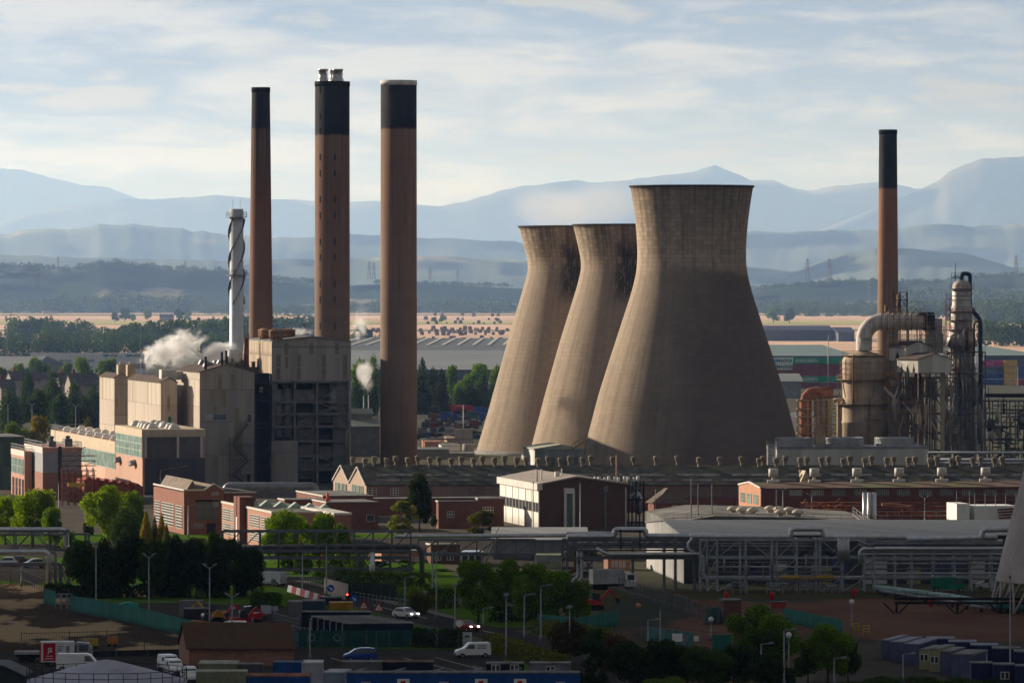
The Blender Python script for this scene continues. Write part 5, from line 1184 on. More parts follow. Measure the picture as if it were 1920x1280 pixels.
mb = MB(); frame3(mb, f2.fx(1775), f2.fx(1845), -4, 5, [Zz(y) for y in (850, 825, 800, 775, 750, 725, 700, 660)], 3, .3, rng=rng); mb.build('frame', STEELM, rt2)
for i in range(22):
 x = rng.uniform(-3.6, 5); z = Zz(rng.uniform(600 if abs(x) < 3 else 680, 850)); mb = MB(); mb.pipe([(x, -4.4, max(0, z-rng.uniform(3, 12))), (x, -4.4, z), (x+rng.uniform(-1.5, 1.5), -3, z+.8)], rng.uniform(.14, .36), 8); mb.build('pipe', [ALU, CRM2, RUST, PIPEG][i % 4], rt2)
# dark plant clutter at the right edge
f2 = Fr(1845, 1460, 0); rt2 = thing('process_plant', 'dark low tangle of pipes, vessels and catwalks at the far right edge', 'process plant', f2); Zz = f2.z; rng = random.Random(41)
Wc = f2.fx(1990); mb = MB(); frame3(mb, 0, Wc, 0, 9, [Zz(y) for y in (848, 825, 800, 775, 752)], 9, .26, rng=rng); mb.build('frame', STEELM, rt2)
mb = MB()
for i in range(120):
 x = rng.uniform(0, Wc); z = rng.uniform(.5, Zz(760)); y = rng.uniform(-2, 5); t_ = rng.random()
 if t_ < .45: mb.bar((x, y, z), (x, y, z+rng.uniform(1, 6)), rng.uniform(.15, .4), n=6)
 else: mb.bar((x, y, z), (x+rng.uniform(1, 6), y, z), rng.uniform(.15, .4), n=6)
tag(mb.build('pipework', mat('pipe_dark', (.09, .085, .08), .5, .4, .4), rt2))
for i in range(16):
 x = rng.uniform(1, Wc-1); z = rng.uniform(.5, Zz(790)); hh = rng.uniform(1.5, 5); rr = rng.uniform(.4, 1.2); mb = MB(); mb.lathe(x, rng.uniform(-1, 3), [(.05, z), (rr, z+.4), (rr, z+hh), (.05, z+hh+.5)], 14); mb.build('vessel', [CRM2, PIPEG, STEEL][i % 3], rt2)
mb = MB(); mb.bar((0, -1, Zz(741)), (Wc, -1, Zz(741)), 1.0, n=10); mb.build('header_pipe', BLACK, rt2)
f2 = Fr(1740, 1360, 0); rt2 = thing('pipe_rack', 'low horizontal bundle of silver pipes right of the white fan box', 'pipe rack', f2); Wc = f2.fx(1990)
mb = MB(); [mb.bar((0, y, f2.z(862)-.8*(y % 2)), (Wc, y, f2.z(862)-.8*(y % 2)), .55+.1*(y % 3), n=10) for y in range(5)]; mb.bar((0, -1, f2.z(848)), (Wc, -1, f2.z(848)), .6, n=10); mb.build('pipes', ALU, rt2)
mb = MB(); [mb.box(x, x+.25, -1.2, 5, 0, f2.z(848)-.3) for x in np.arange(0, Wc, 6.)]; mb.build('support', STEELD, rt2)
# induced draught fan box
fr = Fr(1457, 1372, 6); root = thing('fan_cooler', 'long white cooling unit with three grey fan drums on its roof', 'cooling unit', fr)
W = fr.fx(1741); L = fr.sy(1438); h = fr.z(838)
mb = MB(); mb.box(0, W, 0, L, 0, h); mb.build('casing', clad('fan_casing', (.52, .51, .47), .12, 3., 60.), root)
mb = MB(); mb.box(-.08, W+.08, -.08, L+.08, h-.5, h+.1); mb.build('deck', STEELL, root)
for i, (a, b) in enumerate(((1460, 1530), (1552, 1625), (1647, 1718))):
 cx = (fr.fx(a)+fr.fx(b))/2; rr = (fr.fx(b)-fr.fx(a))/2; y = rr+.3; f_ = MB(); f_.lathe(cx, y, [(rr, h+.1), (rr*.97, h+.9), (rr*.99, h+1.8), (rr*1.0, h+2.2), (rr*.97, h+2.2), (rr*.93, h+.4)], 36, cap=False)
 for j in range(36): t_ = 2*math.pi*j/36; f_.bar((cx+rr*1.01*math.cos(t_), y+rr*1.01*math.sin(t_), h+.1), (cx+rr*1.01*math.cos(t_), y+rr*1.01*math.sin(t_), h+2.2), .09)
 f_.build('fan_drum', mat('drum_grey', (.38, .39, .40), .5, .3, .1), root)
mb = MB(); mb.box(fr.fx(1531), fr.fx(1549), .4, 3, h+.1, h+2.6); mb.build('control_box', mat('box_tan', (.44, .36, .24), .8), root)
mb = MB(); mb.rail([(0, -.1, h+.1), (W, -.1, h+.1)], 1.1, 2., .07); mb.rail([(-.1, 0, h+.1), (-.1, L, h+.1)], 1.1, 2., .07); frame3(mb, -2.0, -.4, .5, 2., [h*.25, h*.5, h*.75, h], 1, .14, rng=random.Random(4)); mb.build('railing', STEELL, root)
# white storage tank behind the structure
f2 = Fr(1510, 1500, 0); rt2 = thing('storage_tank', 'smooth white rounded tank glimpsed beside the largest tower', 'tank', f2); mb = MB(); rr = 5.6; mb.lathe(0, 0, [(rr, 0), (rr, f2.z(785)), (rr*.9, f2.z(778)), (rr*.6, f2.z(773)), (.1, f2.z(771))], 40); mb.build('shell', WHITE, rt2)
# ================================================================ CONTAINER PORT AND FAR BUILDINGS
def cont_mesh(L=12.2, Wd=2.44, H=2.75, rib=.35):
 mb = MB(); mb.box(0, L, 0, Wd, .02, H); n = int(L/rib)
 for i in range(n):
  x = .2+i*(L-.4)/n; mb.box(x, x+rib*.45, -.05, 0, .2, H-.2)
 mb.box(-.04, .12, -.08, Wd+.08, 0, H+.03); mb.box(L-.12, L+.04, -.08, Wd+.08, 0, H+.03)
 return mb
CM = cont_mesh(); CMS = cont_mesh(6.06, 2.44, 2.75, .35)
def container(px, D, z, m, label, group, rot=0, small=False, text=None, tm=None, tsize=1.5, tx=.5):
 f = Fr(px, D, rot); o = (CMS if small else CM).build('shipping_container', m); o.location = (f.X, f.D, z); o.rotation_euler = (0, 0, f.th); tag(o, label, 'container', group)
 if text: text_obj(text, tsize, tm, o, ((6.06 if small else 12.2)*tx, -.1, 1.35), (R(90), 0, 0))
 return o
CWH = mat('container_white', (.85, .84, .82), .6, var=.1, streak=.25); CGR = mat('container_green', (.015, .36, .18), .6, var=.1, streak=.1); CMR = mat('container_maroon', (.26, .06, .07), .7, var=.2)
CNB = mat('container_navy', (.05, .09, .30), .6, var=.2); CYE = mat('container_yellow', (.75, .48, .10), .6, var=.15); CPK = mat('container_magenta', (.50, .03, .16), .6, var=.1); TXD = mat('lettering_dark', (.06, .08, .11), .6); TXB = mat('lettering_blue', (.10, .40, .62), .6)
GL = 'white containers stacked at the far left port'
for lv in range(4):
 for i in range(5):
  if lv == 3 and i == 4: pass
  px = 57+i*43.2; lab = 'white shipping container, %s from the left in the %s tier up of the long stack' % (ORD[i], ORD[lv])
  m_ = CWH if not (lv == 1 and i == 4) else mat('container_pinkish', (.42, .30, .26), .7)
  if lv == 1 and i == 4: lab = 'dull pink shipping container at the right end of the long white stack'
  container(px, 3050, lv*2.82, m_, lab, GL, text='MAERSK' if (lv, i) in ((3, 3), (3, 4), (2, 2), (2, 1)) else None, tm=TXD, tsize=1.7, tx=.55)
  if (lv, i) in ((3, 3), (3, 4), (2, 2)):
   mb = MB(); f = Fr(px+6, 3049.8, 0); mb.box(0, 1.7, 0, .05, 0, 1.7); o = mb.build('logo_panel', TXB, None); o.location = (2.0, -.15, .5); o.parent = bpy.data.objects[[k_.name for k_ in COL.objects if k_.name.startswith('shipping_container')][-1]]
for lv in range(3):
 container(-8, 3000, lv*2.82, CWH, 'white container in the short stack at the left edge, %s tier up' % ORD[lv], GL);
GR_ = 'coloured containers stacked at the right port'
seq = [('green', CGR), ('dark maroon', CMR), ('bright green', CGR), ('maroon', CMR), ('green lettered', CGR)]
D_ = 2610; kk = F/D_
for lv, c in enumerate((CMR, CGR, CMR, CMR, CGR)):
 for i in range(2):
  col_ = 'green' if c == CGR else 'maroon'
  t_ = 'EVERGREEN' if c == CGR and i == 0 else None
  container(1486.5+i*50.5, D_, lv*2.82, c, '%s container, %s tier up in the %s column right of the largest tower' % (col_, ORD[lv], ('left', 'right')[i]), GR_, text=t_, tm=WHITE, tsize=1.9, tx=.52)
for lv in range(5):
 t_ = 'MAERSK' if lv in (3, 4) else None
 container(1436, D_+6, lv*2.82, CWH if t_ else CMR, '%s container beside the largest tower, %s tier up' % ('white lettered' if t_ else 'dark maroon', ORD[lv]), GR_, text=t_, tm=TXD, tsize=2.0, tx=.72)
 if t_: mb = MB(); mb.box(0, 1.7, 0, .05, 0, 1.7); o = mb.build('logo_panel', TXB, None); o.location = (3.6, -.15, .5); o.parent = COL.objects[-1] if False else [k_ for k_ in COL.objects if k_.name.startswith('shipping_container')][-1]
for lv, (c, n_, tt) in enumerate(((CNB, 'navy', None), (CNB, 'navy', None), (mat('container_slate', (.10, .13, .2), .6), 'slate lettered', 'dummy'), (CPK, 'magenta', 'ONE'))):
 container(1838, 2700, lv*2.95, c, '%s container, %s tier up of the column right of the distillation tower' % (n_, ORD[lv]), GR_, text=tt if tt != 'dummy' else None, tm=mat('pink_letter', (.7, .35, .5), .6), tsize=2.0, tx=.35)
for lv in range(4): container(1883, 2698, lv*3.0+.3*0, CYE, 'yellow container, %s tier up of the yellow column near the right edge' % ORD[lv], GR_, small=True)
for lv in range(3): container(1909, 2702, lv*2.95, (CMR, CNB, CNB)[lv], '%s container, %s tier up at the extreme right edge' % (('maroon', 'dark blue', 'navy')[lv], ORD[lv]), GR_)
def far_shed(name, label, p0, p1, Df, Db, zl, zr, rm, wm, strips=0, mid=.45):
 f = Fr(p0, Df, 0); root = thing(name, label, 'warehouse', f); W = f.fx(p1); d = Db-Df
 mb = MB(); mb.box(0, W, 0, d, 0, zl); mb.build('wall', wm, root)
 mb = MB(); mb.prism([(-1, zl+.02), (d+1, zl+.02), (d*mid, zr)], 'x', -1, W+1); mb.build('roof', rm, root)
 for i in range(strips):
  x = W*(i+.5)/strips; z0 = zl+(zr-zl)*.35; mb = MB(); mb.quad((x, d*mid*.35, z0+.45), (x+2.2, d*mid*.35, z0+.45), (x+7, d*mid*.98, zr+.3), (x+4.8, d*mid*.98, zr+.3)); mb.build('rooflight', mat('rooflight_cream', (.5, .48, .4), .6), root)
 return root
RG = mat('far_roof_grey', (.20, .215, .215), .8, var=.08, scale=.02); RG2 = mat('far_roof_dark', (.11, .12, .12), .8, var=.08, scale=.02); RGG = mat('far_roof_green', (.16, .22, .21), .8, var=.08, scale=.02); WLD = mat('far_wall', (.10, .11, .13), .8, var=.1)
far_shed('far_warehouse', 'wide grey-roofed warehouse beyond the trees, nearer of two', 575, 950, 2830, 3400, 5.5, 9.2, RG, WLD, mid=.95)
far_shed('far_warehouse', 'wide warehouse with slanting pale rooflight strips, farther of two', 560, 955, 3405, 4010, 8.8, 11.0, RG2, WLD, 13, mid=.97)
far_shed('far_warehouse', 'green-grey roofed warehouse behind the green containers', 1440, 1605, 3150, 3560, 8.5, 11.0, RGG, WLD, mid=.9)
far_shed('far_warehouse', 'pale green roofed warehouse at the right edge behind the containers', 1845, 1960, 3000, 3750, 10.5, 12.5, RGG, WLD, mid=.9)
far_shed('far_warehouse', 'low grey roofed shed before the lettered containers', 1440, 1502, 2380, 2460, 7.0, 9.8, RG, mat('far_wall_pale', (.28, .29, .28), .8))
far_shed('far_warehouse', 'long dark blue-black shed in the fields right of the largest tower', 1432, 1562, 4950, 5120, 9.5, 13, mat('far_black', (.035, .04, .06), .8), WLD)
far_shed('far_warehouse', 'shorter dark shed at the right end of the long black shed', 1572, 1602, 4900, 5050, 8, 12, mat('far_black', (.035, .04, .06), .8), WLD)
far_shed('far_warehouse', 'grey pitched roof shed at the left edge before the containers', -60, 52, 2500, 2700, 10, 15, RG, mat('far_wall_pale', (.28, .29, .28), .8))
for i, (p, y, w_) in enumerate(((1448, 636, 34), (300, 601, 26), (80, 588, 30), (715, 583, 14), (776, 583, 20), (855, 584, 16), (915, 585, 26), (1462, 637, 22))):
 D_ = gd(y); f = Fr(p, D_, 8); rt2 = thing('farmhouse', ['stone farmhouse below the long black shed', 'lone grey farmhouse among straw fields left of the white stack', 'low pale farm sheds on the straw fields at far left', 'small far cottage just right of the twin-flue chimney', 'pale far cottage right of the widest chimney', 'far white cottage among trees above the straw fields', 'far double-gabled house left of the cooling towers', 'small stone barn beside the stone farmhouse'][i], 'house', f)
 W = w_*D_/F; mb = MB(); mb.box(0, W, 0, 9, 0, 5); mb.build('wall', [mat('stone', (.26, .19, .15), .9), mat('render', (.5, .46, .42), .9)][i > 1], rt2); mb = MB(); mb.prism([(-.4, 5.01), (9.4, 5.01), (4.5, 9.5)], 'x', -.4, W+.4); mb.build('roof', mat('slate', (.11, .10, .11), .8), rt2)
 for j in range(2): mb = MB(); mb.box(W*(.05+.8*j), W*(.05+.8*j)+1, 4, 5, 8, 11); mb.build('chimney_stack', mat('stone', (.26, .19, .15), .9), rt2)
# houses seen over the trees at left
for i, (pl, pc, pr, ye, yr, D_) in enumerate(((128, 134, 186, 722, 701, 2050), (100, 112, 158, 716, 700, 2120), (-20, 2, 30, 726, 712, 2000), (0, 22, 75, 712, 697, 2150), (40, 62, 108, 708, 699, 2220))):
 f = Fr(pc, D_, 20); rt2 = thing('house', ['grey roofed house with pale gable edge between dark trees', 'brown slate roofed house behind the grey roofed one', 'brown roofed house with sunlit gable at the left edge', 'slate roofed house with red chimney at far left', 'small slate roofed house farthest back at left'][i], 'house', f)
 W = f.fx(pr); L = 9; h = f.z(ye); hr = f.z(yr); mb = MB(); mb.prism([(0, 0), (L, 0), (L, h), (L/2, hr), (0, h)], 'x', 0, W); mb.build('wall', mat('house_render', (.36, .32, .28), .9), rt2)
 mb = MB()
 for a, b in (((-.5, h-.4), (L/2, hr+.02)), ((L/2, hr+.02), (L+.5, h-.4))): mb.prism([a, b, (b[0], b[1]+.2), (a[0], a[1]+.2)], 'x', -.3, W+.3)
 mb.build('roof', mat('house_slate', (.12, .105, .10), .85, var=.2), rt2); mb = MB(); mb.box(W*.15, W*.15+.9, L/2-.4, L/2+.4, hr-1, hr+1.6); mb.build('chimney_stack', BRR, rt2)
# pylons
def pylon(px, yb, yt, D_, lab):
 f = Fr(px, D_, 10); H = zat(yt, D_)-zat(yb, D_); z0 = zat(yb, D_); mb = MB(); w = H*.02
 for sx_ in (-1, 1):
  for sy_ in (-1, 1): mb.bar((sx_*H*.09, sy_*H*.09, z0), (sx_*H*.018, sy_*H*.018, z0+H), w*.8)
 for k_ in range(7):
  t0, t1 = k_/7, (k_+1)/7; a0 = H*(.09-.072*t0); a1 = H*(.09-.072*t1)
  mb.bar((-a0, -a0, z0+H*t0), (a1, -a1, z0+H*t1), w*.6); mb.bar((a0, -a0, z0+H*t0), (-a1, -a1, z0+H*t1), w*.6)
 for t_, l in ((.62, .2), (.76, .16), (.9, .13)): mb.bar((-H*l, 0, z0+H*t_), (H*l, 0, z0+H*t_), w)
 o = mb.build('electricity_pylon', STEEL); o.location = (f.X, f.D, 0); o.rotation_euler = (0, 0, .2); tag(o, lab, 'pylon', 'electricity pylons on the far hills')
pylon(70, 540, 500, 7500, 'red and white banded looking lattice pylon nearest the left edge'); pylon(109, 512, 481, 10500, 'pylon on the wooded skyline at far left'); pylon(347, 512, 489, 10600, 'small pylon left of the white stack'); pylon(692, 524, 490, 10600, 'left pylon of the pair between two chimneys'); pylon(701, 524, 492, 10700, 'right pylon of the pair between two chimneys')
pylon(806, 530, 500, 12200, 'faint pylon right of the widest chimney'); pylon(858, 530, 504, 12300, 'faint pylon midway between chimney and towers'); pylon(1514, 528, 484, 10400, 'left pylon of the pair right of the largest tower'); pylon(1555, 528, 484, 10400, 'right pylon of the pair right of the largest tower'); pylon(1905, 520, 478, 10500, 'pylon at the far right edge above the woods'); pylon(1630, 558, 526, 8000, 'lattice pylon low beside the slim chimney')
# red road tankers and yard vehicles between chimney and towers
RED = mat('tanker_red', (.48, .03, .035), .4, var=.15); BLU = mat('cab_blue', (.05, .09, .25), .5); TNK = mat('tank_silver', (.42, .42, .43), .4, .5, .2)
def truck(px, D, m, lab, L=9, dark=False, rot=0, tank=True):
 f = Fr(px, D, rot); rt2 = thing('tanker_lorry' if tank else 'parked_lorry', lab, 'lorry', f)
 mb = MB()
 if tank: mb.v = []; mb.pipe([(1.0, 1.2, 2.2), (L-2.4, 1.2, 2.2)], 1.15, 14);
 else: mb.box(.6, L-2.5, 0, 2.4, 1.1, 3.5)
 mb.build('tank' if tank else 'cargo_body', m, rt2); mb = MB(); mb.prism([(L-2.2, .8), (L, .8), (L, 2.0), (L-.4, 3.0), (L-2.2, 3.1)], 'y', 0, 2.4); mb.build('cab', m if not dark else BLU, rt2)
 mb = MB(); mb.box(.3, L, .5, 1.9, .7, .95); mb.build('chassis', STEELD, rt2)
 mb = MB(); mb.quad((L+.01, .2, 1.9), (L+.01, 2.2, 1.9), (L-.38, 2.2, 2.9), (L-.38, .2, 2.9)); mb.build('windscreen', GLASS, rt2)
 for x in (1.4, 2.6, L-1.2):
  for y in (.05, 2.05): w_ = MB(); w_.pipe([(0, 0, 0), (0, .3, 0)], .5, 14); o = w_.build('wheel', BLACK, rt2); o.location = (x, y, .5)
truck(788, 2080, TNK, 'silver tanker lorry at the left of the yard row', 9); truck(806, 2085, RED, 'red tanker lorry with silver neighbour in the yard beyond the widest chimney', 10); truck(822, 2090, TNK, 'grey tanker lorry between two red ones in the far yard', 8)
truck(847, 2080, RED, 'bright red tanker lorry alone at the right of the far yard row', 8); truck(884, 2040, CNB, 'dark blue lorry parked by the dark trees near the left cooling tower', 7, tank=False); truck(822, 1950, BLU, 'blue lorry parked in front of the tanker row', 7, True, 0, False); truck(872, 1960, mat('cab_teal', (.05, .12, .12), .6), 'dark green lorry at the right of the scrap yard', 7, True, 0, False)
# low roofs and pipe bridges between the widest chimney and the left tower
for i, (p0, p1, D_, y0, lab, m_) in enumerate(((796, 828, 1640, 828, 'row of rust red roofed bins beside the widest chimney', mat('brick_bin', (.36, .19, .13), .8)), (828, 862, 1600, 835, 'white low parapet wall by the yard below the towers', WHITE), (782, 842, 1530, 842, 'pale grey flat roof left of the tower feet', RG), (842, 890, 1545, 850, 'pale blue-grey low roof at the foot of the left tower', RG), (838, 872, 1700, 826, 'long low tan yard building with pale wall', mat('tan_low', (.34, .24, .16), .8)))):
 f = Fr(p0, D_, 6); rt2 = thing('yard_building', lab, 'low building', f); W = f.fx(p1); h = max(1.2, f.z(y0)); mb = MB(); mb.box(0, W, 0, 9, 0, h); mb.build('wall', m_, rt2); mb = MB(); mb.prism([(-.2, h), (9.2, h), (4.5, h+.5)], 'x', -.2, W+.2); mb.build('roof', ROOFG if i % 2 else m_, rt2)
f = Fr(800, 1620, 0); rt2 = thing('pipe_bridge', 'thin long pipe bridge behind the sheds left of the tower feet', 'pipe bridge', f); mb = MB(); mb.bar((-2, 0, f.z(823)), (14, 0, f.z(823)), .5, n=8); mb.bar((-2, 0, f.z(857)+2), (14, 0, f.z(857)+2), .4, n=8); [mb.box(x, x+.2, -.1, .1, 0, f.z(823)) for x in (-1, 4, 9, 13)]; mb.build('pipe', STEEL, rt2)
f = Fr(869, 1660, 0); rt2 = thing('mast', 'slim light mast standing in the scrap yard', 'mast', f); mb = MB(); mb.bar((0, 0, 0), (0, 0, f.z(758)), .28, n=6); mb.build('pole', STEELL, rt2); mb = MB(); mb.box(-2.6, 2.6, -1, 1, 0, 5.0); mb.build('base_cabin', GREYC, rt2)
f = Fr(878, 1560, 0); rt2 = thing('round_tank', 'short grey round tank near the left tower foot', 'tank', f); mb = MB(); mb.cyl(0, 0, 0, f.z(832), 1.6, 24); mb.build('shell', GREYC, rt2)
for p, y0, y1, D_ in ((682, 742, 800, 1620), (691, 740, 800, 1625)): f = Fr(p, D_, 0); rt2 = thing('vent_pole', 'thin grey vent pole, %s of the pair left of the widest chimney' % ('left' if p < 690 else 'right'), 'pole', f); mb = MB(); mb.bar((0, 0, 0), (0, 0, f.z(y0)), .25, n=6); mb.build('pole', STEELL, rt2)
rng = random.Random(6)
SCR = [mat('scrap%d' % i, c, .8, var=.4, scale=1.) for i, c in enumerate(((.10, .08, .07), (.16, .05, .04), (.06, .08, .13), (.3, .3, .3), (.05, .06, .05)))]
mb = MB()
f = Fr(782, 1850, 0); rt2 = thing('scrap_heap', 'jumbled heap of scrap and crates filling the far yard', 'scrap', f)
for j in range(5):
 mb = MB()
 for i in range(40):
  x = rng.uniform(0, f.fx(895)); y = rng.uniform(-120, 170); s_ = rng.uniform(.5, 1.8); mb.box(x, x+s_*rng.uniform(.6, 2.5), y, y+s_, 0, s_*rng.uniform(.5, 1.3))
 tag(mb.build('scrap_pieces', SCR[j], rt2), kind='stuff')
# straw bales
bm_ = MB(); bm_.box(-1.3, 1.3, -.9, .9, 0, 1.7); bm_.box(-1.1, 1.1, -.8, .8, 1.7, 2.9); first = None; rng = random.Random(21)
BL = mat('old_bale', (.16, .12, .09), .95)
for row, (ya, n_, a, b) in enumerate(((607, 10, 800, 950), (618, 9, 800, 945), (621.5, 24, 668, 955), (624.5, 22, 700, 950), (628, 10, 790, 945), (636, 8, 790, 940), (641, 9, 810, 950), (646, 6, 785, 930), (592.5, 6, 800, 950), (600, 6, 780, 950))):
 for i in range(n_):
  px = a+(b-a)*(i+rng.random())/n_
  if 712 < px < 782: continue
  y = ya+rng.uniform(-.8, .8); D_ = gd(y)
  if first is None: o = bm_.build('straw_bale', BL); first = o
  else: o = bpy.data.objects.new('straw_bale', first.data); COL.objects.link(o)
  o.location = ((px-960)*D_/F, D_, 0); s_ = rng.uniform(.7, 1.5)*(1 if y > 600 else 1.3); o.scale = (s_*1.2, s_, s_); o.rotation_euler = (0, 0, rng.random()*.6)
  tag(o, 'stacked dark straw bale lying on the pale stubble between chimney and towers', 'straw bale', 'straw bales scattered on the stubble fields')
# ================================================================ GROUND SHEETS IN THE FOREGROUND
GP = lambda px, py: ((px-960)*gd(py)/F, gd(py))
def gsheet(name, pts, z, m, kind='structure'):
 mb = MB(); mb.quad(*[(GP(*p)[0], GP(*p)[1], z) for p in pts]); return tag(mb.build(name, m), kind=kind)
def gmat(name, col, col2, sc=.25, rough=.95, patch=None, pt=.6):
 m = bpy.data.materials.new(name); m.use_nodes = True; t = NT(m.node_tree); t.n.clear()
 oc = t.add('ShaderNodeTexCoord').outputs['Object']
 c = t.mix(t.smap(t.noise(t.scale(oc, (1, .5, 1)), sc, 6, .65), .35, .65), col, col2)
 c = t.mix(t.smap(t.noise(oc, 2.5, 3, .7), .3, .8, 0, .5), c, tuple(x*.6 for x in col))
 if patch: c = t.mix(t.smap(t.noise(t.scale(oc, (1, .35, 1)), sc*.55, 5, .6), pt, pt+.06), c, patch)
 b = t.add('ShaderNodeBsdfPrincipled', None, Base_Color=c, Roughness=rough); b.inputs['Specular IOR Level'].default_value = .0
 t.add('ShaderNodeOutputMaterial', None, Surface=b); return m
ASPH = gmat('asphalt', (.046, .043, .041), (.066, .061, .056)); ASPH2 = gmat('asphalt_yard', (.05, .046, .042), (.075, .066, .057), .15, patch=(.07, .045, .035))
GRASS = gmat('grass', (.06, .125, .014), (.09, .165, .02), .4); SCRUB = gmat('scrub', (.06, .047, .035), (.085, .066, .048), .12, patch=(.34, .25, .145), pt=.50)
REDG = gmat('red_yard', (.13, .072, .052), (.17, .105, .075), .05, patch=(.055, .06, .045), pt=.48); OLIVE = gmat('weedy_yard', (.065, .065, .03), (.085, .07, .045), .1); PAVE = gmat('pavement', (.20, .17, .15), (.24, .21, .18))
gsheet('yard_ground', [(-40, 912), (1960, 912), (1960, 1004), (-40, 1004)], .010, gmat('works_yard', (.10, .095, .08), (.14, .12, .10), .08))
gsheet('grass_lawn', [(-60, 1000), (760, 1000), (900, 1120), (-60, 1120)], .014, GRASS)
gsheet('works_road', [(-60, 1022), (420, 1010), (1100, 1006), (1160, 1100), (960, 1060), (700, 1045), (420, 1050), (150, 1046), (-60, 1040)], .018, gmat('worn_tarmac', (.06, .055, .05), (.085, .075, .065), .1))
gsheet('road', [(-60, 1046), (95, 1046), (140, 1075), (60, 1096), (-60, 1078)], .022, ASPH)
gsheet('scrub_ground', [(-60, 1090), (330, 1110), (480, 1150), (440, 1225), (-60, 1225)], .018, SCRUB)
gsheet('compound_yard', [(200, 1128), (620, 1128), (850, 1192), (770, 1212), (380, 1212)], .024, ASPH2)
gsheet('grass_verge', [(130, 1119), (520, 1119), (620, 1127), (850, 1190), (760, 1192), (560, 1136), (330, 1130), (150, 1134)], .030, GRASS)
gsheet('car_park', [(-60, 1222), (1010, 1222), (1100, 1300), (-60, 1300)], .022, ASPH)
gsheet('car_park', [(400, 1204), (930, 1204), (1010, 1222), (400, 1222)], .0225, ASPH)
gsheet('grass_verge', [(500, 1203), (770, 1210), (960, 1213), (960, 1219), (500, 1212)], .028, GRASS)
gsheet('road', [(500, 1082), (540, 1082), (640, 1106), (770, 1138), (850, 1160), (965, 1182), (1060, 1205), (1160, 1240), (1220, 1290), (1080, 1290), (1040, 1250), (985, 1220), (880, 1190), (770, 1165), (640, 1128), (520, 1100), (470, 1092)], .036, ASPH)
gsheet('pavement', [(545, 1082), (640, 1103), (770, 1134), (850, 1155), (853, 1160), (770, 1140.5), (640, 1109), (540, 1086)], .040, PAVE)
gsheet('grass_lawn', [(800, 1136), (1010, 1136), (1090, 1172), (1100, 1176), (900, 1176), (850, 1154)], .030, GRASS)
gsheet('grass_lawn', [(880, 1183), (1010, 1172), (1120, 1200), (1120, 1235), (1060, 1203), (965, 1180)], .032, GRASS)
gsheet('grass_verge', [(940, 1232), (1010, 1246), (1030, 1262), (960, 1262)], .030, GRASS)
gsheet('access_road', [(850, 1176), (1100, 1176), (1110, 1181), (880, 1182)], .034, ASPH)
gsheet('tank_yard', [(1055, 1108), (1960, 1108), (1960, 1135), (1100, 1140), (1010, 1136)], .020, OLIVE)
gsheet('red_yard', [(1180, 1118), (1960, 1126), (1960, 1235), (1500, 1235), (1100, 1190), (1120, 1150)], .026, REDG)
gsheet('cabin_yard', [(1590, 1206), (1960, 1200), (1960, 1300), (1500, 1300)], .030, gmat('yard_brown', (.08, .068, .058), (.10, .085, .07)))
gsheet('red_yard', [(1130, 1150), (1340, 1150), (1500, 1230), (1480, 1300), (1180, 1300), (1080, 1190)], .023, gmat('rough_grass', (.07, .07, .03), (.11, .08, .05), .15))
WL = mat('road_paint', (.55, .54, .50), .8, var=.2)
mb = MB()
for (a, b) in (((620, 1116), (650, 1124)), ((700, 1134), (735, 1143)), ((905, 1182), (940, 1190)), ((770, 1152), (800, 1159))):
 x0, y0 = GP(*a); x1, y1 = GP(*b); mb.quad((x0-.08, y0, .046), (x0+.08, y0+.1, .046), (x1+.08, y1+.1, .046), (x1-.08, y1, .046))
struct('road_marking', mb, WL)
mb = MB()
for (a, b) in (((555, 1240), (625, 1262)), ((620, 1233), (700, 1258)), ((755, 1233), (860, 1258)), ((815, 1232), (905, 1256)), ((885, 1248), (960, 1262)), ((830, 1247), (870, 1247))):
 x0, y0 = GP(*a); x1, y1 = GP(*b); mb.quad((x0, y0, .034), (x0+.14, y0, .034), (x1+.14, y1, .034), (x1, y1, .034))
struct('bay_marking', mb, WL)
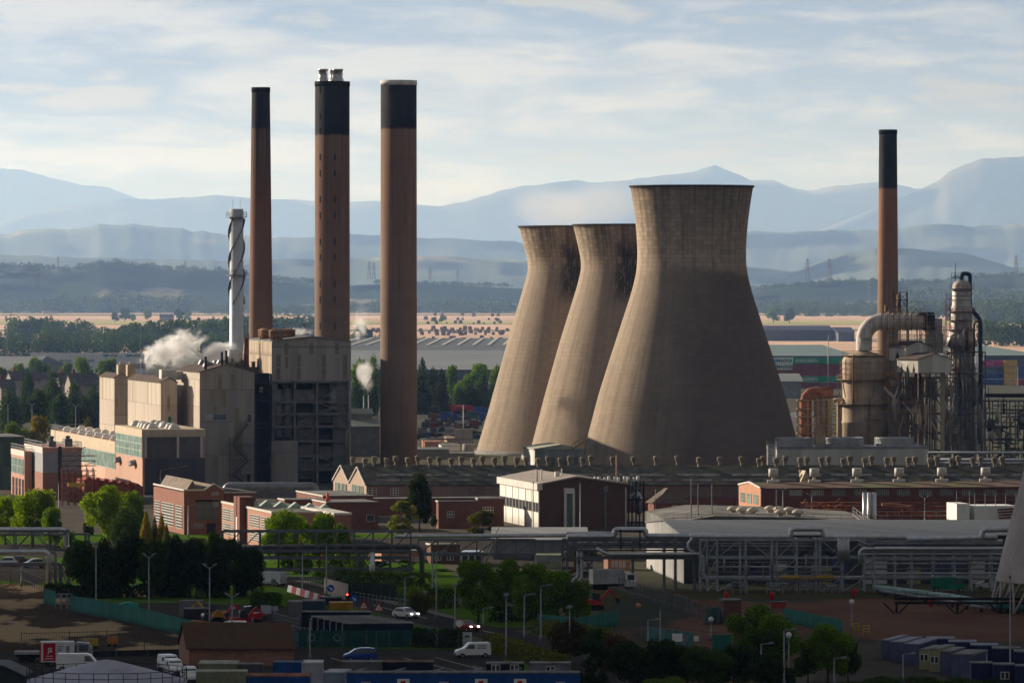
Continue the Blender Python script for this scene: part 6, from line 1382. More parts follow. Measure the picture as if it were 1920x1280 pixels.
# ================================================================ PIPE RACKS
LAG = ALU
def gp(px, D): return (px-960)*D/F
def rack(label, p0, p1, D, zs, cols, depth=4.0, brace=True, m=None, seed=1, w=.22, truss=None, name='pipe_rack', th=0):
 """steel pipe rack: paired columns at the listed photo columns, beams at heights zs (photo rows), optional lattice truss"""
 fr = Fr(p0, D, th); root = thing(name, label, 'pipe rack', fr); rng = random.Random(seed); W = fr.fx(p1)
 Zs = sorted([fr.z(y) for y in zs]); m = m or STEEL
 for c_ in cols:
  x = fr.fx(c_); mb = MB()
  for y in (0, depth): mb.box(x-w/2, x+w/2, y-w/2, y+w/2, 0, Zs[-1])
  for z in Zs: mb.box(x-w*.4, x+w*.4, 0, depth, z-w/2, z+w/2)
  mb.bar((x, 0, Zs[0]*.1), (x, depth, Zs[0]*.9), w*.6); mb.build('column', m, root)
 mb = MB()
 for z in Zs:
  for y in (0, depth): mb.box(0, W, y-w*.35, y+w*.35, z-w*.52, z+w*.52)
 mb.build('beam', m, root)
 if brace:
  mb = MB(); zz = [0.]+Zs; xs_ = [fr.fx(c_) for c_ in cols]
  for a, b in zip(xs_, xs_[1:]):
   for z0, z1 in zip(zz, zz[1:]):
    if z1-z0 > 1.2 and rng.random() < brace:
     if rng.random() < .5: mb.bar((a, 0, z0), (b, 0, z1), w*.55)
     else: mb.bar((b, 0, z0), (a, 0, z1), w*.55)
  if mb.v: mb.build('bracing', m, root)
 if truss:
  mb = MB(); y0, y1, pitch = truss; z1, z0 = fr.z(y0), fr.z(y1); n_ = max(2, round(W/pitch))
  for y in (0, depth):
   mb.box(0, W, y-.14, y+.14, z1-.14, z1+.14); mb.box(0, W, y-.14, y+.14, z0-.14, z0+.14)
   for i in range(n_+1):
    x = W*i/n_; mb.box(x-.1, x+.1, y-.1, y+.1, z0, z1)
    if i < n_:
     if i % 2 == 0 or pitch > 2.8: mb.bar((x, y, z0), (W*(i+1)/n_, y, z1), .15)
     else: mb.bar((x, y, z1), (W*(i+1)/n_, y, z0), .15)
  for i in range(n_+1): mb.box(W*i/n_-.08, W*i/n_+.08, 0, depth, z0-.1, z0+.1)
  mb.build('truss', m, root)
 return fr, root, W
def rpipe(fr, root, pts, r, m, y=1.0, name='pipe'):
 """pipe on a rack through points (px, py[, y offset])"""
 P = []
 for p in pts:
  yy = p[2] if len(p) > 2 else y; x = fr.fx(p[0], yy); P.append((x, yy, fr.z(p[1], x, yy)))
 mb = MB(); mb.pipe(P, r, 10); return mb.build(name, m, root)
fr, root, W = rack('lattice pipe bridge crossing above the road at far left', -40, 126, 878, [1058], [88, 112, 127], 3.4, .6, truss=(995, 1031, 2.6), seed=3, w=.3)
rpipe(fr, root, [(-40, 992.5), (118, 992.5), (124, 1000), (124, 1028), (150, 1034)], .40, LAG, .5); rpipe(fr, root, [(-40, 1034), (91, 1034), (91, 1100)], .42, LAG, -.6); rpipe(fr, root, [(-40, 1001), (120, 1001)], .22, PIPEG, 2.2)
rpipe(fr, root, [(95, 1033), (104, 1036), (104, 1100)], .22, PIPEG, -.4); rpipe(fr, root, [(125, 1024), (148, 1030), (160, 1030)], .3, LAG, -.9)
fr, root, W = rack('small goalpost frame of dark beams beyond the left pipe bridge', 126, 167, 930, [1001], [160, 166], 1.0, False, seed=2, w=.3, name='goalpost_frame')
fr, root, W = rack('dark lattice pipe bridge spanning the road in front of the bright green trees', 416, 770, 884, [1033, 1046, 1068, 1085], [670, 698, 731, 769], 3.6, .8, truss=(996, 1031, 3.0), seed=5, w=.34)
rpipe(fr, root, [(416, 1026), (783, 1024), (791, 1034), (791, 1094)], .42, mat('pipe_dark2', (.10, .10, .10), .5, .3, .2), 1.2); rpipe(fr, root, [(698, 1035), (698, 1096)], .45, LAG, -.2); rpipe(fr, root, [(740, 1005), (770, 1005), (1062, 1003)], .33, LAG, 2.4)
mb = MB(); mb.box(0, W, .3, 3.3, fr.z(1034)-.25, fr.z(1034)+.1); mb.build('walkway', STEELD, root)
fr, root, W = rack('dark lattice truss walkway between the road bridge and the main pipe rack', 784, 1004, 905, [1040], [790, 862, 905, 962, 1003], 2.4, False, truss=(1012, 1038, 3.0), seed=7, w=.26)
mb = MB()
for dy in (0, 1.4): mb.bar((fr.fx(898), dy-1.6, 0.3), (fr.fx(935), dy-1.6, fr.z(1002)), .35); mb.bar((fr.fx(898), dy-1.6, 1.4), (fr.fx(935), dy-1.6, fr.z(1002)+1.1), .08)
mb.build('stair', STEELL, root)
# stairs and valves at the head of the main rack
fr, root, W = rack('steel pipe header frame with silver and brown elbow pipes beside the green trees', 1054, 1110, 872, [1012, 1030, 1048, 1066, 1082], [1055, 1064, 1086, 1110], 4.0, .5, seed=9, w=.2)
rpipe(fr, root, [(1120, 1028), (1084, 1028), (1084, 1080), (1075, 1086), (1075, 1095)], .30, LAG, -.8); rpipe(fr, root, [(1128, 1024), (1079, 1024), (1079, 1068), (1067, 1072), (1067, 1095)], .26, mat('pipe_brown', (.22, .13, .06), .7), -.2)
rpipe(fr, root, [(1140, 1031), (1091, 1031), (1091, 1084), (1082, 1090), (1082, 1098)], .26, LAG, -1.4); rpipe(fr, root, [(1100, 1060), (1114, 1060), (1114, 1096)], .25, LAG, -.8); rpipe(fr, root, [(1058, 1034), (1120, 1036)], .25, LAG, .5)
for i, (a, b) in enumerate(((1086, 1050), (1103, 1062), (1100, 1040), (1120, 1074), (1126, 1090))): mb = MB(); x = fr.fx(a); z = fr.z(b); mb.cyl(x, -.9, z-.5, z+.7, .35, 10); mb.box(x-.6, x+.6, -1.0, -.8, z-.1, z+.1); mb.build('valve', PIPEG, root)
fr, root, W = rack('long main rack carrying fat silver pipes in front of the white gabled warehouse', 1062, 1325, 868, [1013, 1025, 1046], [1064, 1187, 1246, 1267, 1303, 1324], 4.2, False, truss=(1013, 1026, 1.2), seed=11, w=.34)
rpipe(fr, root, [(1064, 1005), (1152, 1005), (1152, 992), (1211, 992), (1211, 1004), (1340, 1005)], .42, LAG, .4); rpipe(fr, root, [(1062, 999), (1160, 999)], .25, LAG, 2.5); rpipe(fr, root, [(1118, 1027), (1138, 1038), (1312, 1038), (1319, 1046), (1319, 1082), (1880, 1083)], .30, LAG, -.8)
for y_, r_, d_ in ((1009, .3, 2.8), (1017, .2, 1.5), (1021, .16, 3.2), (1031, .14, 2.)): rpipe(fr, root, [(1066, y_), (1322, y_)], r_, [LAG, PIPEG, STEELL][y_ % 3], d_)
mb = MB(); [mb.box(fr.fx(p)-.1, fr.fx(p)+.1, -.2, 1, fr.z(1030), fr.z(993)) for p in (1164, 1200)]; mb.box(fr.fx(1160), fr.fx(1204), 0, 1, fr.z(995)-.2, fr.z(995)); mb.build('loop_stand', STEELD, root)
fr, root, W = rack('tall braced steel pipe rack before the silver warehouse, the middle section with crossing diagonals', 1312, 1624, 864, [1011, 1045, 1083], [1313, 1326, 1345, 1388, 1398, 1446, 1457, 1494, 1530, 1538, 1580, 1622], 4.4, .75, m=mat('pale_grey_steel', (.34, .36, .38), .55, .3, .2), seed=13, w=.26)  # paler grey steel, so the rack stands out from the dark wall
rpipe(fr, root, [(1300, 1005), (1483, 1006), (1483, 991), (1544, 991), (1544, 1006), (1870, 1007)], .42, LAG, .4)
rpipe(fr, root, [(1296, 1000), (1299, 1008), (1290, 1018), (1290, 1030), (1300, 1034)], .22, LAG, -.8); rpipe(fr, root, [(1312, 1014), (1880, 1014)], .22, PIPEG, 2.); rpipe(fr, root, [(1330, 1048), (1520, 1048)], .16, PIPEG, .5); rpipe(fr, root, [(1460, 1082), (1565, 1082)], .34, mat('pipe_yellow', (.42, .28, .06), .6), -1.0)
for i, (a, b, c_) in enumerate(((1325, 1030, 1075), (1358, 1045, 1078), (1448, 1015, 1090), (1511, 1040, 1078), (1400, 1050, 1080))): rpipe(fr, root, [(a, b), (a, c_)], .15, PIPEG, -.3)
for i in range(7): rpipe(fr, root, [(1572+i*3.2, 1008+i % 3), (1572+i*3.2, 1056-(i*5 % 7))], .13, LAG, -.9)
mb = MB()
for i, (pa, ya, pb, yb) in enumerate(((1500, 1046, 1540, 1010), (1520, 1010, 1562, 1045), (1462, 1082, 1500, 1048), (1400, 1080, 1440, 1046), (1560, 1046, 1600, 1010))): mb.bar((fr.fx(pa), 4.2, fr.z(ya)), (fr.fx(pb), 4.2, fr.z(yb)), .4)
mb.build('rear_stair', STEELD, root)
for y_, r_, d_ in ((1019, .16, 3.), (1024, .2, 1.2), (1031, .12, 2.6), (1049, .2, 2.), (1054, .14, 3.4), (1062, .12, .2), (1072, .16, 3.), (1088, .2, 2.4)): rpipe(fr, root, [(1313+y_ % 7*6, y_), (1622-(y_ % 5)*20, y_)], r_, [LAG, PIPEG, STEELL][y_ % 3], d_)
rng = random.Random(88); mb = MB()
for i in range(44): a_ = fr.fx(rng.uniform(1316, 1620)); z_ = fr.z(rng.choice((1011, 1045, 1083))); mb.bar((a_, 4.2, z_), (a_+rng.uniform(-2, 2)*(i % 2), 4.2, max(0, z_-rng.uniform(1.5, 3))), .14)
mb.build('rear_bracing', mat('pale_grey_steel', (.34, .36, .38)), root)
mb = MB(); mb.rail([(fr.fx(1312), -.2, fr.z(1083)), (W, -.2, fr.z(1083))], 1.0, 2., .06); mb.build('railing', STEEL, root)
fr, root, W = rack('right hand section of the pipe rack with two closely spaced upper beams', 1620, 1885, 862, [1028, 1047, 1081], [1621, 1640, 1679, 1710, 1751, 1790, 1822, 1860], 4.2, False, m=mat('pale_grey_steel', (.34, .36, .38), .55, .3, .2), seed=15, w=.24)
rpipe(fr, root, [(1612, 1058), (1612, 1034), (1618, 1028), (1880, 1028)], .30, LAG, -.4); rpipe(fr, root, [(1612, 1038), (1880, 1038)], .16, LAG, .8); rpipe(fr, root, [(1640, 1049), (1880, 1049)], .2, PIPEG, 0); rpipe(fr, root, [(1700, 1010), (1842, 1008), (1842, 993), (1895, 992)], .42, LAG, .4); rpipe(fr, root, [(1605, 1012), (1640, 1026)], .18, PIPEG, -.5)
for y_, r_, d_ in ((1014, .3, 2.8), (1019, .18, 1.5), (1034, .14, 3.), (1056, .16, 2.), (1066, .12, 3.), (1074, .16, 1.)): rpipe(fr, root, [(1622, y_), (1880, y_)], r_, [LAG, PIPEG, STEELL][y_ % 3], d_)
mb = MB(); xs_ = [fr.fx(p) for p in (1621, 1679, 1751, 1822, 1880)]
for a, b in zip(xs_, xs_[1:]): mb.bar((a, 0, fr.z(1062)), (a+1.6, 0, fr.z(1048)), .12); mb.bar((b, 0, fr.z(1062)), (b-1.6, 0, fr.z(1048)), .12)
mb.build('bracing', STEEL, root)
for i, (a, y) in enumerate(((1360, 1098), (1372, 1095), (1500, 1092), (1545, 1096), (1438, 1094))): f = Fr(a, 858, 0); rt2 = thing('valve_skid', ['small white pump skid under the crossing braces', 'white stepladder frame beside the pump skid', 'pale valve box under the yellow lagged pipe', 'grey pump set right of the valve box', 'low steel bench left of the pale valve box'][i], 'pump skid', f); mb = MB(); frame3(mb, 0, 2.4, 0, 1, [.8, 1.6, 2.6][:1+i % 3], 2, .12, rng=random.Random(i)); mb.build('frame', STEELL, rt2); mb = MB(); mb.pipe([(.3, .5, 1.0), (2.0, .5, 1.0)], .3); mb.build('pump', PIPEG, rt2)
# dark trestle with pipe at the right of the yard
f = Fr(1681, 805, -3); rt2 = thing('pipe_trestle', 'black low pipe trestle striding over the red ground at right', 'pipe trestle', f); mb = MB(); W = f.fx(1990)
mb.box(0, W, 0, .3, f.z(1127)-.25, f.z(1127)); mb.bar((-.3, .6, f.z(1122)), (W, .6, f.z(1122)), .45, n=8); mb.bar((-.3, 0, f.z(1130)), (W, 0, f.z(1130)), .3, n=8); mb.build('beam', BLACK, rt2)
for p in (1681, 1795, 1878, 1960):
 mb = MB(); x = f.fx(p); z = f.z(1127); mb.box(x-.16, x+.16, -.1, .2, 0, z)
 for s_ in (-1, 1): mb.bar((x, 0, z-2), (x+s_*1.8, 0, z-.2), .2)
 mb.build('post', BLACK, rt2)
mb = MB(); mb.rail([(-.3, .3, f.z(1122)+.2), (W, .3, f.z(1122)+.2)], .8, 1.6, .06); mb.build('cable_tray', STEELD, rt2)
# teal and white long pipes lying across the yard
def laid(label, pts, r, m, seed=0):
 P = [GP(*p) for p in pts]; x0, y0 = P[0]; o = bpy.data.objects.new('ground_pipe', None); COL.objects.link(o); o.location = (x0, y0, 0); tag(o, label, 'pipe')
 mb = MB(); mb.pipe([(x-x0, y-y0, r+.5) for x, y in P], r, 10); mb.build('pipe', m, o)
 [MB().box(P[0][0]-x0+(P[-1][0]-P[0][0])*t_-.2, P[0][0]-x0+(P[-1][0]-P[0][0])*t_+.2, (P[-1][1]-y0)*t_-.4, (P[-1][1]-y0)*t_+.4, 0, .5).build('sleeper', STEELD, o) for t_ in np.linspace(.05, .95, 8)]
TEAL = mat('teal_paint', (.06, .26, .22), .5, var=.15)
laid('long pale teal pipe slanting over the yard below the rack', [(1640, 1112), (1790, 1131), (1870, 1146)], .45, mat('teal_pale', (.26, .38, .36), .5, var=.2)); laid('second teal pipe running in from the right edge', [(1868, 1149), (1990, 1151)], .5, TEAL); laid('thin white pipe beside the long pale teal one', [(1650, 1116), (1780, 1136), (1850, 1149)], .22, STEELL)
brick_box('orange brick wing seen beneath the dark lattice bridge', 715, 955, 690, 795, 1034, brick('brick_of', (.42, .22, .15), .15, .15), [(p, p+12, 1044+j*20, 1056+j*20, 3, 4) for p in (722, 742, 762, 778) for j in (0, 1)])
brick_box('dark brick office behind the curved lamp post and truss walkway', 808, 950, 800, 862, 1022, BRD, [(p, p+12, 1040+j*24, 1050+j*24, 2, 1) for p in (815, 838) for j in (0, 1)])
fr = Fr(864, 940, 0); root = thing('bridge_link', 'white framed glazed link right of the dark brick office', 'link building', fr); W = fr.fx(905); mb = MB(); mb.box(0, W, .3, 6, 0, fr.z(1034)); mb.build('wall', GLASS, root); mb = MB(); [mb.box(x, x+.2, .1, .3, 0, fr.z(1034)) for x in np.linspace(0, W-.2, 4)]; [mb.box(0, W, .08, .1, z, z+.2) for z in (2.2, fr.z(1034)-.2)]; mb.build('frame', TRIM, root)
brick_box('low orange brick building seen under the main pipe rack', 1140, 930, 1132, 1182, 1046, BRO, [(p, p+4, 1052, 1064, 1, 3) for p in (1147, 1154, 1161, 1168)])
fr = Fr(1005, 935, 0); root = thing('glazed_shed', 'long low olive glazed shed under the truss walkway', 'shed', fr); W = fr.fx(1052); mb = MB(); mb.box(0, W, 0, 6, 0, fr.z(1040)); mb.build('wall', mat('olive_wall', (.2, .22, .15)), root); windows(root, 'F', .2, W-.2, 1, fr.z(1042), 12, 1, STEELL, GLASSG)
# ================================================================ TREES
def leaf_quads(P, N, s, rng, asp=.8):
 """one small leaf-clump face per point, roughly facing along N but tilted at random"""
 n = len(P); N = N+rng.normal(0, .75, (n, 3)); N /= np.linalg.norm(N, axis=1)[:, None]+1e-9
 a = np.cross(N, rng.normal(0, 1, (n, 3))); a /= np.linalg.norm(a, axis=1)[:, None]+1e-9; b = np.cross(N, a)
 s = s*rng.uniform(.55, 1.35, (n, 1)); a = a*s; b = b*s*asp
 V = np.stack([P-a, P-b*.9, P+a, P+b*.9], 1).reshape(-1, 3)
 return V
def np_mesh(name, V, m):
 n = len(V)//4; me = bpy.data.meshes.new(name); me.vertices.add(len(V)); me.vertices.foreach_set('co', V.astype(np.float32).ravel())
 me.loops.add(n*4); me.loops.foreach_set('vertex_index', np.arange(n*4, dtype=np.int32)); me.polygons.add(n); me.polygons.foreach_set('loop_start', np.arange(0, n*4, 4, dtype=np.int32)); me.update(calc_edges=True); me.materials.append(m); return me
def crown_pts(kind, rng, n):
 """points and outward normals of a crown in a unit box: width 1, height 0..1"""
 lobes = []
 if kind == 'broad':
  for i in range(26):
   t = rng.uniform(0, 1); a = rng.uniform(0, 6.283); z = .26+.62*t; rmax = .40*math.sin(math.pi*min(1, (z-.08)/.95))**.6
   r = rmax*rng.uniform(.45, 1.); lobes.append((r*math.cos(a), r*math.sin(a), z, rng.uniform(.085, .165)))
  lobes += [(0, 0, .55, .26), (0, 0, .82, .15)]
 elif kind == 'round':
  for i in range(30):
   v = rng.normal(0, 1, 3); v /= np.linalg.norm(v); lobes.append((v[0]*.34, v[1]*.34, .55+v[2]*.32, rng.uniform(.10, .15)))
  lobes += [(0, 0, .55, .3)]
 elif kind == 'yew':
  for i in range(34):
   t = (i+.5)/34; z = .05+.9*t; rm = .42*(1-t**2.2)**.7*(.75+.25*min(1, t*4)); a = i*2.4; r = rm*rng.uniform(.5, 1); lobes.append((r*math.cos(a), r*math.sin(a), z, .07+.10*(1-t)))
  lobes += [(0, 0, .3, .28), (0, 0, .6, .2)]
 elif kind == 'cone':
  for i in range(44):
   t = (i+.5)/44; z = .05+.93*t; rm = .46*(1-t)**.8; a = i*2.4; lobes.append((rm*.75*math.cos(a), rm*.75*math.sin(a), z, .035+.10*(1-t)))
 elif kind == 'pine':
  for i in range(22):
   t = (i+.5)/22; z = .18+.8*t; rm = .46*(1-.75*t**1.5)*rng.uniform(.5, 1.1); a = i*2.4+rng.uniform(-.4, .4); lobes.append((rm*.8*math.cos(a), rm*.8*math.sin(a), z, rng.uniform(.07, .13)))
 elif kind == 'loose':
  for i in range(38):
   z = rng.uniform(.12, .95); rm = .42*math.sin(math.pi*min(1, z*.9+.1))**.7; a = rng.uniform(0, 6.28); r = rm*rng.uniform(.3, 1.05); lobes.append((r*math.cos(a), r*math.sin(a), z, rng.uniform(.06, .12)))
 elif kind == 'bush':
  for i in range(24): a = rng.uniform(0, 6.28); r = .38*rng.uniform(.1, 1)**.5; lobes.append((r*math.cos(a), r*math.sin(a), rng.uniform(.15, .8)*(1-r*.8), rng.uniform(.10, .2)))
 L = np.array(lobes); w = L[:, 3]**2; w /= w.sum(); k = rng.choice(len(L), n, p=w)
 v = rng.normal(0, 1, (n, 3)); v /= np.linalg.norm(v, axis=1)[:, None]
 rr = L[k, 3][:, None]*rng.uniform(.62, 1.08, (n, 1)); zs = 1.0 if kind in ('round', 'broad') else 1.15
 P = L[k, :3]+v*rr*np.array([1, 1, zs]); return P, v
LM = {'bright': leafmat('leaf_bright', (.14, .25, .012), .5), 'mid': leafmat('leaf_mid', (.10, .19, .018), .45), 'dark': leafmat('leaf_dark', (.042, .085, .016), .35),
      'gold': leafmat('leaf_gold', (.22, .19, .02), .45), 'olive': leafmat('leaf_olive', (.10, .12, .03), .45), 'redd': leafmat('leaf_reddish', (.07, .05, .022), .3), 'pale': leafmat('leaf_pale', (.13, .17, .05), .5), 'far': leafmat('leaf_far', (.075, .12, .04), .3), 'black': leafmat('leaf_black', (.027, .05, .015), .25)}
BARK = mat('bark', (.075, .06, .045), .95, var=.3)
CR = {}
def crown_mesh(kind, col, v, hi):
 key = (kind, col, v, hi)
 if key not in CR:
  rng = np.random.default_rng(hash((kind, v)) % 1000 if False else (len(kind)*131+ord(kind[0])*7+v*17)); n = {2: 9000, 1: 3600, 0: 1100}[hi]; s = {2: .020, 1: .030, 0: .052}[hi]
  P, N = crown_pts(kind, rng, n); CR[key] = np_mesh('crown', leaf_quads(P, N, s, rng), LM[col])
 return CR[key]
TR = {}
def trunk_mesh(kind, v):
 if (kind, v) not in TR:
  rng = random.Random(v*7+len(kind)); mb = MB(); top = .9 if kind in ('cone', 'yew', 'pine') else .55
  mb.lathe(0, 0, [(.030, 0), (.022, .12), (.016, top*.6), (.005, top)], 8)
  for i in range(7 if kind != 'cone' else 0):
   a = rng.uniform(0, 6.28); z = rng.uniform(.18, .45); mb.bar((0, 0, z), (.25*math.cos(a), .25*math.sin(a), z+rng.uniform(.15, .35)), .014, n=6)
  o = mb.build('trunk', BARK); TR[(kind, v)] = o.data; bpy.data.objects.remove(o)
 return TR[(kind, v)]
TC = [0]
def tree(px, yb, yt, wpx, kind, col, label, hi=1, D=None, group=None, cat='tree', hidden_base=None):
 D = D or gd(yb); k = D/F; H = zat(yt, D)*1.02; Wd = wpx*k*1.06; TC[0] += 1; v = TC[0] % 3
 o = bpy.data.objects.new('conifer_tree' if kind in ('cone', 'yew', 'pine') else ('bush' if kind == 'bush' else 'broadleaf_tree'), None); COL.objects.link(o); o.location = ((px-960)*k, D, 0); rz = random.Random(TC[0]).uniform(0, 6.28)
 o.rotation_euler = (0, 0, rz); tag(o, label, cat if kind != 'bush' else 'bush', group)
 c = bpy.data.objects.new('crown', crown_mesh(kind, col, v, hi)); COL.objects.link(c); c.parent = o; c.scale = (Wd, Wd, H)
 if kind != 'bush':
  t_ = bpy.data.objects.new('trunk', trunk_mesh(kind, v)); COL.objects.link(t_); t_.parent = o; t_.scale = (max(Wd, H*.8), max(Wd, H*.8), H)
 return o
# --- near, dark row behind the compound
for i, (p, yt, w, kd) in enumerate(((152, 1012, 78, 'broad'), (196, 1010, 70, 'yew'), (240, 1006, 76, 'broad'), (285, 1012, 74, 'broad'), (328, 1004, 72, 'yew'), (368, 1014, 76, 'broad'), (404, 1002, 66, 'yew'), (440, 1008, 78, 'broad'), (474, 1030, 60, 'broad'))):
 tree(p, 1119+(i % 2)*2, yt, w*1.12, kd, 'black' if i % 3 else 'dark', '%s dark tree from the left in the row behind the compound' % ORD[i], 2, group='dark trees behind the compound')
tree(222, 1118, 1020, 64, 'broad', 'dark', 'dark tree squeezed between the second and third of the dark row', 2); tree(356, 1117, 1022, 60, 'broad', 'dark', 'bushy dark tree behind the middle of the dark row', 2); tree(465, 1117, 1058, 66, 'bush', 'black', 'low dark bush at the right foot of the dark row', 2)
# --- lit trees
tree(60, 0, 916, 112, 'broad', 'bright', 'large bright green tree at left before the pink annex', 2, D=1010); tree(10, 0, 928, 70, 'broad', 'bright', 'bright green tree cut by the left edge', 2, D=1020); tree(95, 0, 952, 50, 'broad', 'mid', 'smaller shaded tree at the right side of the large left one', 2, D=1000)
tree(203, 0, 908, 108, 'round', 'bright', 'big round tree with sunlit left side before the pink hall', 2, D=1030); tree(252, 0, 918, 50, 'broad', 'mid', 'dark green tree tucked behind the big round one', 2, D=1045); tree(236, 0, 952, 80, 'yew', 'dark', 'very dark evergreen standing in front of the big round tree', 2, D=1012)
tree(274, 0, 958, 34, 'cone', 'gold', 'golden pointed conifer, largest of three beside the workshop', 2, D=1005); tree(303, 0, 962, 26, 'cone', 'gold', 'slim golden conifer in the middle of three', 2, D=1010); tree(312, 0, 982, 22, 'cone', 'olive', 'smallest golden conifer nearest the brick workshop', 2, D=1000); tree(290, 0, 968, 22, 'cone', 'dark', 'thin dark conifer between the golden ones', 1, D=1012)
tree(522, 0, 955, 84, 'broad', 'bright', 'bright green tree in front of the orange brick office', 2, D=925); tree(560, 0, 966, 60, 'broad', 'bright', 'middle bright green tree between its two neighbours by the office', 2, D=935); tree(598, 0, 961, 74, 'broad', 'bright', 'bright green tree at the right corner of the orange brick office', 2, D=925)
tree(640, 0, 985, 50, 'loose', 'mid', 'thin green sapling behind the lattice bridge near the office', 1, D=940)
tree(754, 0, 942, 66, 'loose', 'pale', 'soft pale green birch before the dark pine', 2, D=1060); tree(786, 0, 896, 76, 'pine', 'black', 'tall dark irregular pine towering over the red brick buildings', 2, D=1072); tree(905, 0, 959, 68, 'loose', 'olive', 'wispy yellow green bush beside the white panelled block', 2, D=1058)
tree(76, 0, 781, 46, 'broad', 'gold', 'yellowing autumn tree left of the power station', 1, D=1500); tree(28, 0, 790, 52, 'broad', 'mid', 'green tree left of the yellowing autumn tree', 1, D=1500); tree(165, 0, 786, 26, 'loose', 'olive', 'small scrubby tree above the pink hall roof', 1, D=1450)
# --- centre group
for i, (p, yb, yt, w) in enumerate(((897, 1166, 1052, 92), (948, 1160, 1048, 84), (1003, 1160, 1054, 86), (1046, 1172, 1072, 90), (985, 1172, 1078, 70), (1082, 1172, 1085, 60))):
 tree(p, yb, yt, w, 'broad', 'mid', ['leftmost tree of the green clump in the centre lawn', 'second tree of the green clump, standing behind the first', 'middle back tree of the green clump near the pipe header', 'rounded tree at the front right of the green clump', 'front middle tree of the green clump', 'rightmost small tree of the green clump'][i], 2, group='trees on the centre lawn')
tree(1063, 1246, 1158, 82, 'round', 'redd', 'round dark reddish tree on the lawn beside the road', 2)
# --- right foreground
for i, (p, yb, yt, w, kd, c_) in enumerate(((1412, 1240, 1132, 92, 'broad', 'mid'), (1462, 1256, 1148, 90, 'broad', 'mid'), (1440, 1278, 1180, 90, 'broad', 'dark'), (1552, 1282, 1168, 104, 'broad', 'mid'), (1590, 1278, 1190, 60, 'broad', 'dark'), (1515, 1280, 1200, 64, 'broad', 'dark'))):
 tree(p, yb, yt, w, kd, c_, ['tallest green tree right of the brick hut', 'green tree just right of the tallest one by the hut', 'dark tree in front of the two green ones', 'large green tree left of the blue cabins', 'dark tree at the right side of the large green tree', 'shaded tree left of the large green tree'][i], 2)
rng = random.Random(14)
names_ = ['dark shrubby tree', 'dense shadowed tree', 'low dark thicket tree', 'dark rounded tree']
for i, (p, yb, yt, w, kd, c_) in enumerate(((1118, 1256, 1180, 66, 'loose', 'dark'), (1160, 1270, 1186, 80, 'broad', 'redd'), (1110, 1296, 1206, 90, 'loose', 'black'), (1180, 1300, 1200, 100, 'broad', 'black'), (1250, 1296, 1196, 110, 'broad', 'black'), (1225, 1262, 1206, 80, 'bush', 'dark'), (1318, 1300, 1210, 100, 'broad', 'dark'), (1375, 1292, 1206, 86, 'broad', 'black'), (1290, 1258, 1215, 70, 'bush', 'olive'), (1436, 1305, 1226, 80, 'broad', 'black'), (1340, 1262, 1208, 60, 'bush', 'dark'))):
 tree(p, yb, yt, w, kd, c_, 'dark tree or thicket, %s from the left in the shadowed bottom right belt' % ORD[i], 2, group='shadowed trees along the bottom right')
for i, (p, yb, yt, w, c_) in enumerate(((948, 1300, 1250, 70, 'mid'), (915, 1298, 1262, 50, 'dark'), (1240, 1308, 1262, 100, 'mid'), (1650, 1300, 1262, 90, 'dark'), (1720, 1300, 1256, 90, 'dark'), (1790, 1302, 1262, 100, 'dark'), (1870, 1300, 1268, 90, 'black'), (1600, 1302, 1268, 60, 'dark'))):
 tree(p, yb, yt, w, 'bush', c_, ['green bush before the right end of the blue cabins', 'small dark bush left of the green one by the blue cabins', 'lighter green bush at the bottom of the dark tree belt', 'dark bush at the bottom left of the blue and cream cabins', 'wide dark bush below the cream cabin', 'spreading dark bush below the navy cabins', 'blackish bush at the bottom right corner', 'small bush under the large green tree'][i], 2)
# hedges
def hedge(label, a, b, wy, H, col, n=2600, kind=None):
 rng = np.random.default_rng(int(a[0])); x0, y0 = GP(*a); x1, y1 = GP(*b); L = math.hypot(x1-x0, y1-y0); th = math.atan2(y1-y0, x1-x0)
 n = int(max(1200, n*L/12)); P = np.stack([rng.uniform(0, L, n), rng.uniform(-wy/2, wy/2, n), rng.uniform(0.0, H, n)], 1); f = rng.integers(0, 4, n)
 P[f == 0, 1] = -wy/2; P[f == 1, 2] = H; P[f == 2, 1] = wy/2; P += rng.normal(0, .12, P.shape); N = np.where((f == 1)[:, None], [0, 0, 1], [0, -1, .2]).astype(float)
 P[:, 2] += .15*np.sin(P[:, 0]*.9)+.1*np.sin(P[:, 0]*2.3)
 me = np_mesh('hedge', leaf_quads(P, N, .17, rng), LM[col]); o = bpy.data.objects.new('hedge', me); COL.objects.link(o); o.location = (x0, y0, 0); o.rotation_euler = (0, 0, th); tag(o, label, 'hedge'); return o
hedge('clipped dark hedge block behind the compound near the dark trees', (470, 1138), (527, 1138), 2.2, 1.9, 'dark'); hedge('long low dark hedge at the foot of the dark tree row', (84, 1119), (330, 1119), 2, 1.7, 'black')
hedge('dark hedge block on the lawn beyond the lattice bridge, left of the lit bush', (552, 1076), (585, 1076), 2, 2.3, 'dark'); hedge('square dark hedge left of the road by the cabin compound', (772, 1213), (815, 1213), 3, 2.1, 'black'); hedge('square dark hedge beside the white sign', (822, 1214), (866, 1214), 3, 2.1, 'black')
hedge('long dark clipped hedge on the centre lawn', (925, 1166), (1005, 1164), 3, 1.8, 'black'); hedge('long rough green hedge climbing along the road verge', (560, 1140), (760, 1188), 3.4, .8, 'mid', 1400); hedge('rough hedge along the inside of the road behind the van', (920, 1218), (1055, 1262), 2.0, 1.9, 'olive', 1500)
